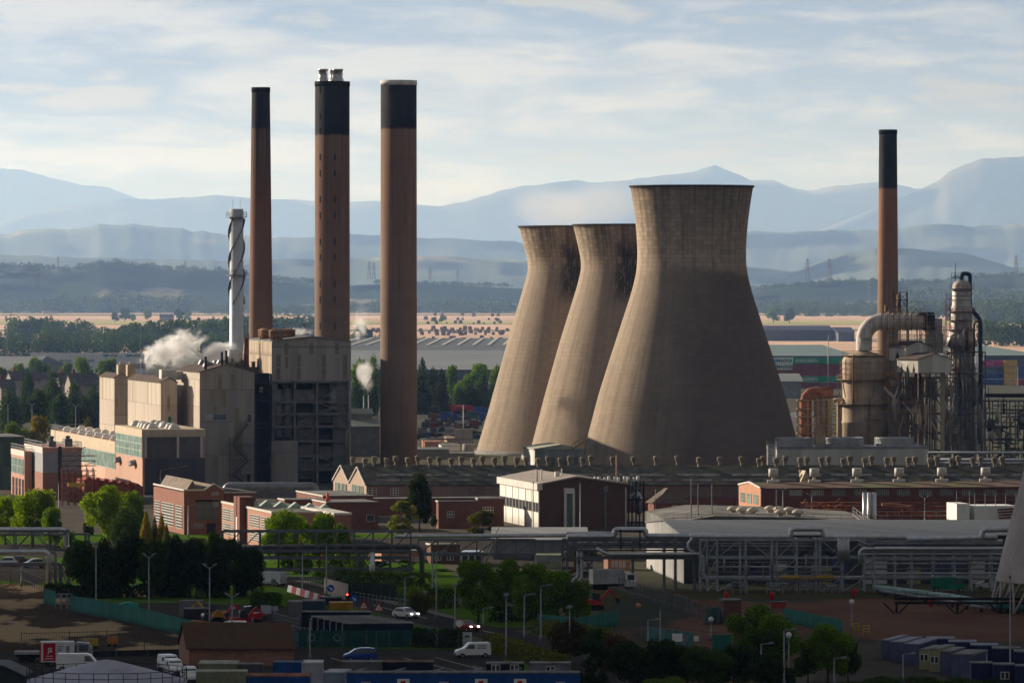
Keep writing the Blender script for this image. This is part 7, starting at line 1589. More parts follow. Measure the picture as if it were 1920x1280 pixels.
hedge('dark boundary hedge at the foot of the lattice truss', (800, 1140), (860, 1140), 3, 2.6, 'dark'); hedge('olive hedge between the centre lawn and the rough yard', (1010, 1186), (1130, 1205), 3, 1.6, 'olive', 1500); hedge('dark hedge behind the right lawn by the lamp posts', (762, 1133), (800, 1139), 3, 2.4, 'mid'); hedge('small dark hedge at the left edge of the lit lawn', (158, 1003), (174, 1003), 2, 2.0, 'black')
hedge('low clipped hedge under the rightmost trees by the globe lamp', (1440, 1286), (1490, 1286), 2, 1.8, 'black'); hedge('sunlit hedge strip along the lawn beneath the golden conifers', (210, 1018), (300, 1018), 2, 1.0, 'bright', 1500)
tree(600, 1092, 1060, 40, 'bush', 'bright', 'rounded sunlit yellow green bush above the white wall', 2); tree(640, 1094, 1062, 46, 'bush', 'mid', 'dark green bush right of the sunlit one above the white wall', 2)
tree(318, 1019, 1000, 44, 'bush', 'bright', 'sunlit low bush right of the golden conifers', 2); tree(372, 1020, 1004, 40, 'bush', 'olive', 'olive bush before the roller door workshop', 2); tree(787, 1150, 1100, 50, 'bush', 'olive', 'low olive shrub behind the green railing lamp posts', 2)
# --- mid distance trees behind the power station, each a tree of its own
bg = [(72, 670, 44, 'broad', 'mid', 2400), (158, 668, 40, 'broad', 'mid', 2380), (199, 674, 48, 'broad', 'mid', 2360), (124, 678, 30, 'broad', 'mid', 2420), (30, 680, 40, 'broad', 'mid', 2380), (5, 690, 30, 'broad', 'olive', 2350),
      (52, 692, 46, 'yew', 'dark', 1950), (100, 694, 52, 'yew', 'dark', 1900), (20, 724, 60, 'yew', 'dark', 1800), (70, 730, 56, 'broad', 'dark', 1800), (140, 716, 60, 'yew', 'dark', 1820), (176, 722, 46, 'yew', 'dark', 1850), (112, 736, 50, 'broad', 'dark', 1760), (160, 744, 50, 'yew', 'black', 1760), (200, 700, 40, 'broad', 'dark', 1900),
      (672, 672, 40, 'broad', 'mid', 2150), (700, 666, 40, 'yew', 'mid', 2180), (690, 700, 50, 'yew', 'dark', 2050), (668, 712, 40, 'yew', 'dark', 2030), (792, 672, 36, 'yew', 'dark', 2120), (812, 690, 44, 'yew', 'black', 2100), (828, 694, 36, 'yew', 'black', 2080), (790, 700, 50, 'yew', 'black', 2070), (846, 686, 34, 'broad', 'mid', 2200), (872, 706, 44, 'broad', 'mid', 2100), (892, 680, 50, 'broad', 'mid', 2160), (862, 726, 36, 'yew', 'dark', 2090), (930, 684, 34, 'broad', 'mid', 2180), (905, 700, 50, 'yew', 'dark', 2110), (926, 716, 40, 'yew', 'dark', 2100), (885, 722, 44, 'yew', 'dark', 2095)]
for i, (p, yt, w, kd, c_, D_) in enumerate(bg):
 side = 'left of the power station' if p < 300 else ('left of the widest chimney' if p < 715 else 'right of the widest chimney')
 g_ = [q for q in bg if (q[0] < 300) == (p < 300) and (q[0] < 715) == (p < 715)]; rk = sorted(g_, key=lambda q: q[0]).index(bg[i])
 tree(p, 0, yt, w, kd, c_, '%s tree, %s from the left, mid-distance belt %s' % ({'mid': 'green', 'dark': 'dark', 'black': 'very dark', 'olive': 'olive'}[c_], ORD[rk], side), 1, D=D_, group='mid-distance trees behind the works')
far = [(470, 577, 30, 640, 'mid'), (440, 583, 22, 0, 'mid')]
for i, (p, yb, yt, w) in enumerate(((234, 602, 577, 26), (276, 601, 580, 20), (336, 602, 579, 22), (352, 603, 584, 18), (215, 604, 586, 20), (250, 604, 588, 14), (683, 650, 608, 36), (664, 648, 626, 26), (698, 650, 632, 22), (792, 650, 639, 20), (835, 649, 638, 16), (875, 648, 640, 12), (814, 604, 594, 14), (828, 605, 592, 14), (932, 604, 595, 10), (1450, 605, 575, 30), (1480, 606, 578, 26))):
 tree(p, yb, yt, w, 'broad', 'mid' if i % 2 else 'dark', 'lone field tree, %s in a count from the left over the straw fields' % ORD[sorted([234, 276, 336, 352, 215, 250, 683, 664, 698, 792, 835, 875, 814, 828, 932, 1450, 1480]).index(p)], 0, group='lone trees in the straw fields')
# --- far woods that read as one mass
def wood(label_name, spec, col, seed, s=1.6, kinds=('broad', 'yew')):
 """spec: list of (px0, px1, y_base, y_top, count); one object of merged crowns at their real distances"""
 rng = np.random.default_rng(seed); VV = []
 for p0, p1, yb, yt, n in spec:
  for i in range(n):
   px = p0+(p1-p0)*(i+rng.uniform(0, 1))/n; y = yb+rng.uniform(-.12, .12)*min(12, abs(yb-yt)); D = gd(max(548, y)); H = max(3, (EYE-(yt-540)*D/F)*rng.uniform(.72, 1.05)); Wd = H*rng.uniform(.75, 1.25)
   P, N = crown_pts(kinds[int(rng.integers(len(kinds)))], rng, 330); P = P*np.array([Wd, Wd, H]); P += np.array([(px-960)*D/F, D, 0]); VV.append(leaf_quads(P, N, H*.062, rng))
 me = np_mesh(label_name, np.concatenate(VV), LM[col]); o = bpy.data.objects.new(label_name, me); COL.objects.link(o); tag(o, kind='stuff'); return o
wood('far_woodland', [(-30, 480, 668, 628, 46), (-30, 480, 656, 618, 50), (20, 95, 640, 592, 9), (90, 182, 642, 598, 9), (190, 300, 650, 606, 14), (230, 480, 652, 598, 34), (380, 480, 640, 588, 14)], 'dark', 1)
wood('far_woodland', [(480, 600, 640, 592, 18), (505, 600, 625, 590, 14), (655, 715, 640, 622, 5)], 'dark', 2)
wood('far_treeline', [(-30, 250, 586, 562, 50), (80, 385, 585, 552, 60), (380, 480, 588, 566, 22), (-30, 60, 580, 545, 12), (500, 600, 590, 570, 24), (655, 960, 586, 566, 70), (690, 960, 584, 558, 50), (1420, 1660, 586, 560, 44), (1430, 1660, 592, 570, 40), (-30, 480, 579, 548, 50), (500, 960, 577, 556, 50)], 'far', 3)
wood('far_treeline', [(1690, 1960, 600, 560, 40), (1830, 1960, 606, 560, 26), (1400, 1520, 578, 535, 16), (1680, 1960, 585, 540, 40)], 'far', 4)
wood('far_woodland', [(1840, 1960, 648, 592, 12), (1835, 1960, 640, 606, 12)], 'dark', 5)
def ridgewood(specs, col, seed):
 """trees standing along a wooded skyline"""
 rng = np.random.default_rng(seed); VV = []
 for D, pts, n, h in specs:
  for i in range(n):
   px = pts[0][0]+(pts[-1][0]-pts[0][0])*(i+rng.uniform(0, 1))/n; y = np.interp(px, [a for a, b in pts], [b for a, b in pts]); z = EYE-(y-540)*D/F; H = h*rng.uniform(.5, 1.3)
   P, N = crown_pts('broad' if rng.random() < .7 else 'yew', rng, 140); P = P*np.array([H*1.3, H*1.3, H])+np.array([(px-960)*D/F, D-rng.uniform(0, 60), z-H*.35]); VV.append(leaf_quads(P, N, H*.085, rng))
 me = np_mesh('skyline_wood', np.concatenate(VV), LM[col]); o = bpy.data.objects.new('skyline_wood', me); COL.objects.link(o); tag(o, kind='stuff')
ridgewood([(11750, [(-20, 503), (60, 500), (120, 507), (170, 500), (215, 494), (270, 501), (330, 505), (420, 510), (470, 520), (540, 528), (640, 532)], 150, 14), (11750, [(1430, 542), (1560, 528), (1760, 530), (1800, 520), (1940, 516)], 110, 12), (11750, [(700, 530), (960, 536)], 60, 10)], 'dark', 9)
hedge('tall dark hedge below the lattice bridge towers', (640, 1100), (800, 1108), 3, 2.4, 'dark'); hedge('dark hedge along the far edge of the lit lawn', (560, 1060), (690, 1062), 3, 2.2, 'dark')
for i, (p, yt, w, c_) in enumerate(((668, 1040, 44, 'mid'), (712, 1052, 40, 'dark'), (760, 1050, 46, 'dark'), (540, 1035, 50, 'dark'), (130, 1000, 40, 'mid'), (830, 1066, 50, 'dark'), (400, 1000, 40, 'dark'))): tree(p, 0, yt, w, 'loose', c_, ['green sapling under the lattice bridge, left of the brick wing', 'dark sapling against the brick wing under the bridge', 'dark shrub right of the brick wing under the bridge', 'dark small tree at the end of the dark row by the site sign', 'green shrub right of the left pipe bridge', 'dark shrub before the dark brick office', 'dark tree before the brick wing of the workshop'][i], 1, D=925)
# ================================================================ VEHICLES
def vehicle(kind, px, py, heading, paint, label, name='parked_car', cat='car', group=None, lights=False, sc=1.):
 """body as one lofted shell with inset glazing, separate wheels, lamps and windows; heading: direction of the nose in degrees (0 = +x right)"""
 if kind == 'hatch': L, Wd = 4.0, 1.7; prof = [(0, .32), (0, .75), (.12, .95), (.25, 1.0), (.75, 1.48), (1.5, 1.53), (2.2, 1.46), (3.0, .95), (3.75, .80), (3.98, .60), (4.0, .32)]; win = [(.42, 1.0), (.84, 1.40), (2.15, 1.40), (2.82, .97)]
 elif kind == 'mpv': L, Wd = 4.05, 1.72; prof = [(0, .32), (0, .85), (.1, 1.1), (.28, 1.55), (.9, 1.66), (2.0, 1.64), (2.6, 1.5), (3.35, 1.02), (3.9, .85), (4.05, .6), (4.05, .32)]; win = [(.32, 1.08), (.48, 1.5), (2.45, 1.48), (3.15, 1.03)]
 elif kind == 'van': L, Wd = 4.4, 1.8; prof = [(0, .34), (0, 1.0), (.04, 1.75), (.15, 1.85), (2.4, 1.86), (2.75, 1.78), (3.4, 1.15), (4.2, .92), (4.4, .65), (4.4, .34)]; win = [(2.05, 1.1), (2.05, 1.62), (2.72, 1.62), (3.2, 1.12)]
 else: L, Wd = 5.2, 1.95; prof = [(0, .4), (0, 1.1), (.04, 2.1), (.2, 2.2), (3.6, 2.2), (4.1, 2.05), (4.7, 1.3), (5.15, 1.1), (5.2, .4)]; win = [(3.4, 1.3), (3.4, 1.95), (4.0, 1.92), (4.5, 1.3)]
 D = gd(py); o = bpy.data.objects.new(name, None); COL.objects.link(o); o.location = ((px-960)*D/F, D, .04); o.rotation_euler = (0, 0, R(heading)); o.scale = (sc,)*3; tag(o, label, cat, group)
 zm = max(z for _, z in prof); hw = lambda z: Wd/2*(1 if z < .9 else 1-.16*(z-.9)/(zm-.9+.01)) if z > .5 else Wd/2*.97
 body = MB(); n = len(prof)
 for s_ in (-1, 1):
  for x, z in prof: body.v.append((x-L/2, s_*hw(z), z))
 body.face(tuple(range(n))[::-1] if False else tuple(range(n))); body.face(tuple(reversed(range(n, 2*n))))
 for i in range(n): j = (i+1) % n; body.face((i, n+i, n+j, j))
 body.build('body', paint, o)
 for s_ in (-1, 1):
  g = MB(); pts = [(x-L/2, s_*(hw(z)+.012), z) for x, z in win]; g.quad(*(pts if s_ < 0 else pts[::-1])); g.build('side_window', GLASS, o)
 g = MB(); a, b = (win[-1][0]+.12, win[-1][1]+.02), (win[-2][0]+.10, win[-2][1]+.02); g.quad((a[0]-L/2+.03, -hw(a[1])*.9, a[1]+.03), (a[0]-L/2+.03, hw(a[1])*.9, a[1]+.03), (b[0]-L/2+.06, hw(b[1])*.88, b[1]+.03), (b[0]-L/2+.06, -hw(b[1])*.88, b[1]+.03)); g.build('windscreen', GLASS, o)
 if kind in ('hatch', 'mpv'): g = MB(); g.quad((prof[2][0]-L/2-.01, hw(1)*.85, 1.02), (prof[2][0]-L/2-.01, -hw(1)*.85, 1.02), (win[1][0]-L/2-.2, -hw(1.4)*.85, 1.42), (win[1][0]-L/2-.2, hw(1.4)*.85, 1.42)); g.build('rear_window', GLASS, o)
 for x in (.72, L-.78):
  for s_ in (-1, 1):
   w = MB(); r_ = .31 if kind in ('hatch', 'mpv', 'van') else .36; w.pipe([(0, -.1, 0), (0, .11, 0)], r_, 18); wo = w.build('wheel', mat('tyre', (.02, .02, .02), .9), o); wo.location = (x-L/2, s_*(Wd/2-.09), r_-.03)
   h_ = MB(); h_.pipe([(0, s_*.1, 0), (0, s_*.135, 0)], r_*.6, 10); h_.build('wheel_hub', STEELL, wo)
 hl = mat('headlamp_lit', (.9, .9, .9), .3, emit=((1, .97, .9), 3.)) if lights else mat('headlamp', (.5, .5, .5), .2)
 for s_ in (-1, 1):
  g = MB(); g.box(L/2-.22, L/2+.01, s_*.45, s_*.75, .62, .80); g.build('headlight', hl, o); g = MB(); g.box(-L/2-.02, -L/2+.1, s_*.55, s_*.8, .8, 1.05); g.build('tail_light', mat('lamp_red', (.35, .01, .01), .3), o)
 g = MB(); g.box(L/2-.08, L/2+.02, -.5, .5, .36, .52); g.build('front_grille', DARK, o)
 if kind == 'van': g = MB(); g.box(.15-L/2, 1.3-L/2+1.5, -hw(.7)-.02, -hw(.7), .62, .72); g.build('side_trim', DARK, o)
 return o, L, Wd
PW = mat('car_white', (.72, .72, .70), .25, var=.03, spec=.5); PB = mat('car_blue', (.012, .05, .30), .2, var=.05, spec=.5); PR_ = mat('car_red', (.30, .012, .015), .2, var=.05, spec=.5); PS = mat('car_silver', (.48, .50, .50), .25, .4, .05); PD = mat('car_dark', (.03, .03, .035), .25, spec=.5)
vehicle('mpv', 675, 1239, 186, PB, 'bright blue hatchback parked alone in the middle of the car park')
ov, L, Wd = vehicle('van', 886, 1232, 190, PW, 'small white delivery van with dark emblem on its side, nose to the left', 'parked_van', 'van')
g = MB(); g.lathe(0, 0, [(.24, -.01), (.24, .01), (.19, .01), (.19, -.01)], 24, cap=False); g.box(-.28, .28, -.04, .04, -.008, .008); oo = g.build('emblem', TXD, ov); oo.rotation_euler = (R(90), 0, 0); oo.location = (.2, Wd/2*.88+.06, 1.35)
g = MB(); [g.box(-1.6, -.4, Wd/2*.88+.05, Wd/2*.88+.06, 1.5-k_*.2, 1.57-k_*.2) for k_ in range(3)]; g.build('side_lettering', TXD, ov)
vehicle('hatch', 761, 1159, -48, PW, 'white hatchback driving down the road with its lamps on', lights=True); vehicle('hatch', 875, 1183, -55, PR_, 'dark red car with lit headlamps coming round the bend', lights=True)
vehicle('hatch', 63, 1064, 195, PS, 'silver white small car on the road under the left pipe bridge'); vehicle('hatch', 10, 1061, 180, PW, 'white car cut by the left edge on the upper road'); vehicle('hatch', 28, 1059, 180, PD, 'dark car following the white one at the left edge')
vehicle('lgv', 147, 1259, 0, PW, 'white panel van behind the round tank, left of its twin', 'parked_van', 'van'); vehicle('van', 317, 1256, -70, PW, 'white van facing the camera beside the brown roofed brick shed', 'parked_van', 'van'); vehicle('van', 355, 1280, -80, PW, 'white van parked at the bottom between the tank and olive containers', 'parked_van', 'van'); vehicle('van', 326, 1265, -75, PW, 'second white van tucked behind the railings of the round tank', 'parked_van', 'van')
vehicle('van', 430, 1190, 170, PW, 'white van half hidden by the teal fence beside the red digger', 'parked_van', 'van'); vehicle('lgv', 1778, 1109, 0, mat('van_green', (.02, .16, .10), .4), 'green and white van parked under the right pipe rack', 'parked_van', 'van'); vehicle('van', 1856, 1105, 175, PW, 'white van parked beside the pale tower legs', 'parked_van', 'van')
vehicle('hatch', 1018, 1268, 120, PR_, 'red car behind the low grey cabins near the bottom')
vehicle('lgv', 505, 1098, 150, PS, 'silver pickup behind the dark trees by the lawn sign', 'parked_van', 'van')
def lorry(px, py, heading, L, m_cab, m_box, label, H=3.0, flat=False):
 D = gd(py); o = bpy.data.objects.new('parked_lorry', None); COL.objects.link(o); o.location = ((px-960)*D/F, D, .04); o.rotation_euler = (0, 0, R(heading)); tag(o, label, 'lorry')
 g = MB(); g.prism([(L-1.9, .5), (L, .5), (L, 1.5), (L-.35, 2.5), (L-1.9, 2.6)], 'y', -1.1, 1.1); g.build('cab', m_cab, o); g = MB(); g.quad((L+.01, -1, 1.55), (L+.01, 1, 1.55), (L-.33, 1, 2.45), (L-.33, -1, 2.45)); g.build('windscreen', GLASS, o)
 for s_ in (-1, 1): g = MB(); g.box(L-1.5, L-.45, s_*1.1, s_*1.12, 1.5, 2.3); g.build('side_window', GLASS, o)
 g = MB(); g.box(0, L-2.05, -1.15, 1.15, .95, 1.3 if flat else .95+H); g.build('flatbed' if flat else 'cargo_body', m_box, o); g = MB(); g.box(.1, L, -.5, .5, .55, .94); g.build('chassis', STEELD, o)
 for x in (1.0, 2.0, L-1.0):
  for s_ in (-1, 1): g = MB(); g.pipe([(0, -.14, 0), (0, .14, 0)], .45, 16); w = g.build('wheel', mat('tyre', (.02, .02, .02), .9), o); w.location = (x, s_*.95, .45)
 return o, L
# exhibition trailer with red panel
D = gd(1249); o = bpy.data.objects.new('box_trailer', None); COL.objects.link(o); o.location = ((74-960)*D/F, D, 0); tag(o, 'white box trailer with red panel and swoosh lettering at lower left', 'trailer')
k = D/F; Wt = 63*k; g = MB(); g.box(0, Wt, 0, 2.3, .55, 3.0); g.build('body', mat('box_white', (.68, .66, .64), .5), o); g = MB(); g.box(7*k, 30*k, -.03, 0, .7, 2.85); rp_ = g.build('red_panel', mat('panel_red', (.45, .015, .03), .5), o)
g = MB(); g.box(0, 1.4*k*2, -.02, -.0, .6, 2.95); g.build('red_edge', mat('panel_red', (.45, .015, .03), .5), o)
text_obj('JS', .75, WHITE, o, (20*k, -.06, 2.0), (R(90), 0, 0)); g = MB(); g.box(12*k, 25*k, -.045, -.03, 1.25, 1.32); g.box(10*k, 27*k, -.045, -.03, .95, 1.02); g.build('red_panel_text', WHITE, o); g = MB(); [g.box(33*k, (33+a)*k, -.02, 0, z, z+.06) for a, z in ((14, 2.45), (7, 2.25), (8, 2.1), (9, 1.95))]; g.build('side_lettering', TXD, o)
g = MB(); g.box(50*k, 56*k, -.03, 0, .8, 2.5); g.build('door', STEELL, o)
for x in (.9, 2.8):
 g = MB(); g.pipe([(0, -.1, 0), (0, .1, 0)], .33, 14); w = g.build('wheel', DARK, o); w.location = (x, .2, .33)
lorry(28, 1240, 0, 7.5, mat('cab_dark', (.08, .09, .10), .5), mat('flatbed_grey', (.35, .34, .32), .7), 'flatbed lorry left of the red panelled trailer, yellow tailboard', flat=True)
lorry(118, 1243, 0, 3.6, mat('cab_grey', (.25, .26, .28), .4), PD, 'small tipper cab showing right of the red panelled trailer', H=1.4)
lorry(1108, 1106, 15, 7, PW, mat('curtain_cream', (.35, .36, .36), .6), 'white lorry parked behind the pipe header under the main rack', 2.2)
lorry(1160, 1098, 180, 6, PW, mat('flatbed_cream', (.42, .38, .28), .7), 'cream flatbed lorry beside the white warehouse gable', flat=True)
# diggers
def digger(px, py, heading, label, m):
 D = gd(py); o = bpy.data.objects.new('excavator', None); COL.objects.link(o); o.location = ((px-960)*D/F, D, .03); o.rotation_euler = (0, 0, R(heading)); tag(o, label, 'excavator')
 for s_ in (-.75, .75): g = MB(); g.prism([(-1.3, .05), (1.3, .05), (1.5, .35), (1.3, .65), (-1.3, .65), (-1.5, .35)], 'y', s_-.22, s_+.22); g.build('track', DARK, o)
 g = MB(); g.prism([(-1.4, .75), (1.1, .75), (1.1, 1.2), (-.2, 1.5), (-1.4, 1.6)], 'y', -.9, .9); g.build('body', m, o); g = MB(); g.prism([(-.3, 1.3), (.9, 1.22), (.8, 2.4), (-.2, 2.5)], 'y', -.85, .0); g.build('cab', GLASS, o)
 g = MB(); g.bar((.9, .3, 1.2), (2.4, .3, 2.8), .28); g.bar((2.4, .3, 2.8), (3.6, .3, 1.6), .22); g.build('boom', m, o); g = MB(); g.prism([(3.3, 1.7), (3.9, 1.5), (3.9, .9), (3.3, .9)], 'y', 0, .6); g.build('bucket', STEELD, o)
digger(450, 1178, 20, 'red excavator with dark cab in the fenced compound', mat('digger_red', (.45, .03, .03), .5)); digger(402, 1166, 160, 'yellow excavator left of the red one in the compound', mat('digger_yellow', (.50, .30, .04), .5)); digger(470, 1170, 200, 'second red machine at the right side of the compound', mat('digger_red', (.45, .03, .03), .5)); digger(1112, 1143, 10, 'small red excavator beside the green clump on the rough yard', mat('digger_red', (.45, .03, .03), .5)); digger(380, 1184, 30, 'orange lit machine behind the teal hoarding', mat('digger_orange', (.55, .2, .06), .5))
# ================================================================ CONTAINERS AND CABINS IN THE FOREGROUND
def cabin(px, py, pr, H, depth, m, label, roof=None, th=0, wins=0, door=False, group=None, cat='cabin', rib=True, name='site_cabin', ends=True):
 D = gd(py); f = Fr(px, D, th); W = f.fx(pr); o = thing(name, label, cat, f, group, z=.04)
 g = MB(); g.box(0, W, 0, depth, .05, H)
 if rib:
  n_ = int(W/.3)
  for i in range(n_): g.box(.1+i*(W-.2)/n_, .1+i*(W-.2)/n_+.13, -.035, 0, .2, H-.15)
 g.build('wall', m, o); g = MB(); g.box(-.04, W+.04, -.06, depth+.04, H, H+.12); g.build('roof', roof or m, o)
 [MB().box(x, x+.1, -.07, -.0, 0, H).build('corner_post', m, o) for x in (-.03, W-.07)]
 for i in range(wins): x = W*(i+.5)/wins; windows(o, 'F', x-.5, x+.5, 1.1, 1.95, 2, 1, TRIM, GLASS, -.05)
 if door: g = MB(); g.box(-.06, -.0, .3, depth-.3, .15, H-.2); [g.box(-.1, -.06, y, y+.06, .2, H-.3) for y in (.6, 1.0, depth/2+.2, depth-.6)]; g.build('end_door', STEELL, o)
 return f, o, W
KC = mat('cabin_navy', (.018, .024, .042), .5, var=.2); KR = mat('cabin_roof_grey', (.17, .17, .165), .8, var=.3, scale=.5); KB = mat('cabin_blue', (.02, .085, .28), .55, var=.15, streak=.25); KL = mat('cabin_lilac', (.12, .13, .22), .6, var=.15, streak=.35); KCR = mat('cabin_cream', (.36, .36, .20), .7, var=.12, streak=.4); KO = mat('cabin_olive', (.24, .25, .16), .7, var=.15, streak=.4)
GCb = 'dark site cabins behind the teal fence'
cabin(566, 1186, 693, 2.7, 2.5, KC, 'rearmost long navy cabin in the fenced compound', KR, -2, group=GCb, name='site_cabin')
for i in range(6): cabin(586+i*11.5, 1194+i*2.4, 702+i*14.5, 2.5, 3.6, KC, '%s long navy cabin of the stepped row, counting from the back' % ORD[i], KR, 5, group=GCb, door=True)
cabin(540, 1162, 566, 2.4, 5, mat('cont_slate', (.16, .17, .18), .6, streak=.3), 'grey container beyond the stepped navy cabins', KR); cabin(566, 1160, 608, 2.4, 4, mat('cont_teal', (.05, .08, .11), .6), 'dark teal container between the grey and orange ones', KR, door=True); cabin(617, 1155, 660, 1.8, 3, mat('skip_orange', (.42, .22, .03), .6, var=.2), 'orange yellow skip container beside the temporary traffic lights', mat('skip_orange', (.42, .22, .03), .6)); cabin(600, 1150, 640, 2.2, 2.4, KC, 'dark container behind the orange skip', KR)
cabin(336, 1157, 378, 2.2, 2.5, mat('cont_mesh', (.20, .20, .20), .7, streak=.4), 'grey mesh sided container behind the compound machines', KR); cabin(345, 1168, 392, 1.9, 2.4, mat('cont_black', (.04, .045, .05), .7), 'low black skip in front of the grey mesh container', KR)
# bottom strip
GB = 'containers and cabins along the bottom edge'
cabin(372, 1288, 444, 2.6, 6, KO, 'olive container with pale roof, farther of two', mat('roof_olive', (.30, .30, .22), .8, var=.2), 0, group=GB); cabin(425, 1287, 492, 2.5, 2.5, mat('cont_greydark', (.10, .11, .12), .7), 'dark grey container right of the farther olive one', KR, group=GB)
cabin(368, 1318, 462, 3.4, 3.5, KO, 'olive container nearest the bottom left, pale roofed', mat('roof_olive', (.30, .30, .22), .8, var=.2), 0, group=GB); cabin(462, 1318, 580, 2.9, 5, KB, 'blue container with rust red roof at the bottom edge', mat('roof_rust', (.22, .09, .05), .9, var=.4), 0, group=GB)
cabin(512, 1285, 567, 2.6, 3, KB, 'bright blue container at the bottom beside a white one', mat('roof_blue', (.06, .10, .18), .7), -4, group=GB); cabin(566, 1286, 604, 2.6, 5, mat('cont_white2', (.42, .43, .46), .6, streak=.3), 'white container right of the bright blue one', mat('roof_white', (.5, .5, .5), .7), 0, group=GB)
cabin(642, 1281, 716, 2.4, 3, mat('cont_greymid', (.15, .15, .145), .7), 'grey low cabin behind the blue cabin row at left', KR, group=GB); cabin(714, 1279, 812, 2.3, 3, KC, 'navy low cabin with rusty and grey roof behind the blue row', mat('roof_rust2', (.16, .09, .07), .9, var=.4), group=GB); cabin(912, 1277, 982, 2.0, 3, KC, 'small dark cabin behind the blue row, near the white van', KR, group=GB, wins=2); cabin(994, 1280, 1070, 2.2, 3, mat('cont_lilac2', (.20, .19, .24), .7), 'grey lilac cabin behind the right end of the blue row', KR, group=GB, wins=1)
cabin(606, 1307, 645, 2.7, 6, mat('cabin_grey_white', (.28, .33, .38), .6), 'pale blue grey cabin end at the left of the blue row', mat('roof_pale', (.36, .38, .38), .8), -6, group=GB)
for i in range(6):
 f, o, W = cabin(650+i*73, 1311, 723+i*73-.6, 2.9, 3.2, KB, '%s blue cabin from the left in the bottom row' % ORD[i], KR, 0, 1 if i not in (1, 3, 4) else 0, group='blue cabins in a row along the bottom')
 g = MB(); g.bar((W*.1, .2, 3.05), (W*.5, 3, 3.3), .12); g.build('roof_bar', STEELL, o)
 if i in (1, 3, 4): g = MB(); g.box(W*.3, W*.62, -.09, -.06, 1.4, 2.3); sgn = g.build('notice_board', WHITE, o); g = MB(); g.prism([(W*.36, 1.6), (W*.5, 1.6), (W*.52, 2.1), (W*.4, 2.1)], 'y', -.11, -.09); g.build('notice_mark', mat('panel_red', (.45, .015, .03), .5), sgn)
# cabins at the right
GCR = 'lilac and cream cabins in the right hand yard'
for i, (a, py, b, m_, lab, H_, w_) in enumerate(((1653, 1236, 1668, KL, 'leftmost lilac cabin at the back of the right yard', 2.3, 0), (1669, 1241, 1694, KL, 'second lilac cabin standing end-on in the right yard', 2.4, 0), (1695, 1248, 1722, KL, 'third lilac cabin end-on with dark blue side', 2.6, 0), (1724, 1256, 1742, KCR, 'cream cabin end beside the third lilac cabin', 2.4, 1), (1743, 1260, 1762, KCR, 'second cream cabin with a window, bicycle side', 2.7, 1), (1764, 1265, 1782, KL, 'lilac cabin right of the two cream ones', 2.7, 0), (1784, 1272, 1824, KL, 'wide lilac cabin with white roof edge near the bottom right', 2.8, 0))):
 f, o, W = cabin(a, py, b, H_, 11 if i < 3 else 9, m_, lab, mat('roof_lilac', (.22, .23, .28), .7) if i < 3 else KR, -16, w_, group=GCR)
 g = MB(); g.box(W, W+.03, .05, (11 if i < 3 else 9)-.05, .1, H_-.1); g.build('side_wall', [mat('cabin_deepblue', (.03, .036, .095), .6), KCR][m_ is KCR], o)
for i in range(5): cabin(1738+i*41, 1236+i*6.5, 1790+i*41, 2.5, 4, mat('cabin_deepblue', (.03, .036, .095), .6), 'low deep blue cabin, %s from the left in the long line at right' % ORD[i], KR if i > 2 else mat('roof_lilac', (.22, .23, .28), .7), -4, group=GCR)
for i in range(3): cabin(1822+i*42, 1288+i*3, 1862+i*42, 2.7, 3, mat('cabin_deepblue', (.03, .036, .095), .6), 'deep blue cabin at bottom right, %s of three from the left' % ORD[i], KR, 0, i % 2, group=GCR)
cabin(1660, 1214, 1810, .5, 2, mat('beam_yellow', (.28, .22, .05), .7), 'yellow edged low platform behind the lilac cabins', KR, -3, cat='platform', name='platform')
# brown roofed brick shed at lower left
f = Fr(354, gd(1248), -2); rt2 = thing('brick_shed', 'brick shed with long plain brown tiled roof and small gable window', 'shed', f); W = f.fx(551); dp = 9.; h = f.z(1243, 0)*1.0; h = 2.3; hr = 4.9; a = -2.0
V = [(0, 0, 0), (a, dp, 0), (0, 0, h), (a/2, dp/2, hr), (a, dp, h), (W, 0, 0), (W+a, dp, 0), (W, 0, h), (W+a/2, dp/2, hr), (W+a, dp, h)]
g = MB(); g.v = V; g.face((0, 5, 7, 2)); g.face((1, 4, 9, 6)); g.face((5, 6, 9, 8, 7)); g.face((0, 2, 3, 4, 1)); g.build('wall', BRO, rt2)
g = MB()
for p in (((-.3, -.5, h-.25), (W+.3, -.5, h-.25), (W+a/2+.3, dp/2, hr+.03), (a/2-.3, dp/2, hr+.03)), ((a-.3, dp+.5, h-.25), (a/2-.3, dp/2, hr+.03), (W+a/2+.3, dp/2, hr+.03), (W+a+.3, dp+.5, h-.25))):
 u = [(x, y, z+.15) for x, y, z in p]; b = len(g.v); g.v += list(p)+u
 for q_ in ((3, 2, 1, 0), (4, 5, 6, 7), (0, 1, 5, 4), (1, 2, 6, 5), (2, 3, 7, 6), (3, 0, 4, 7)): g.face(tuple(b+i for i in q_))
g.build('roof', clad('brown_tiles', (.10, .06, .035), .25, .35, .4), rt2)
g = MB(); g.box(-.45, -.3, 3, 4, .9, 1.9); g.build('window', TRIM, rt2)
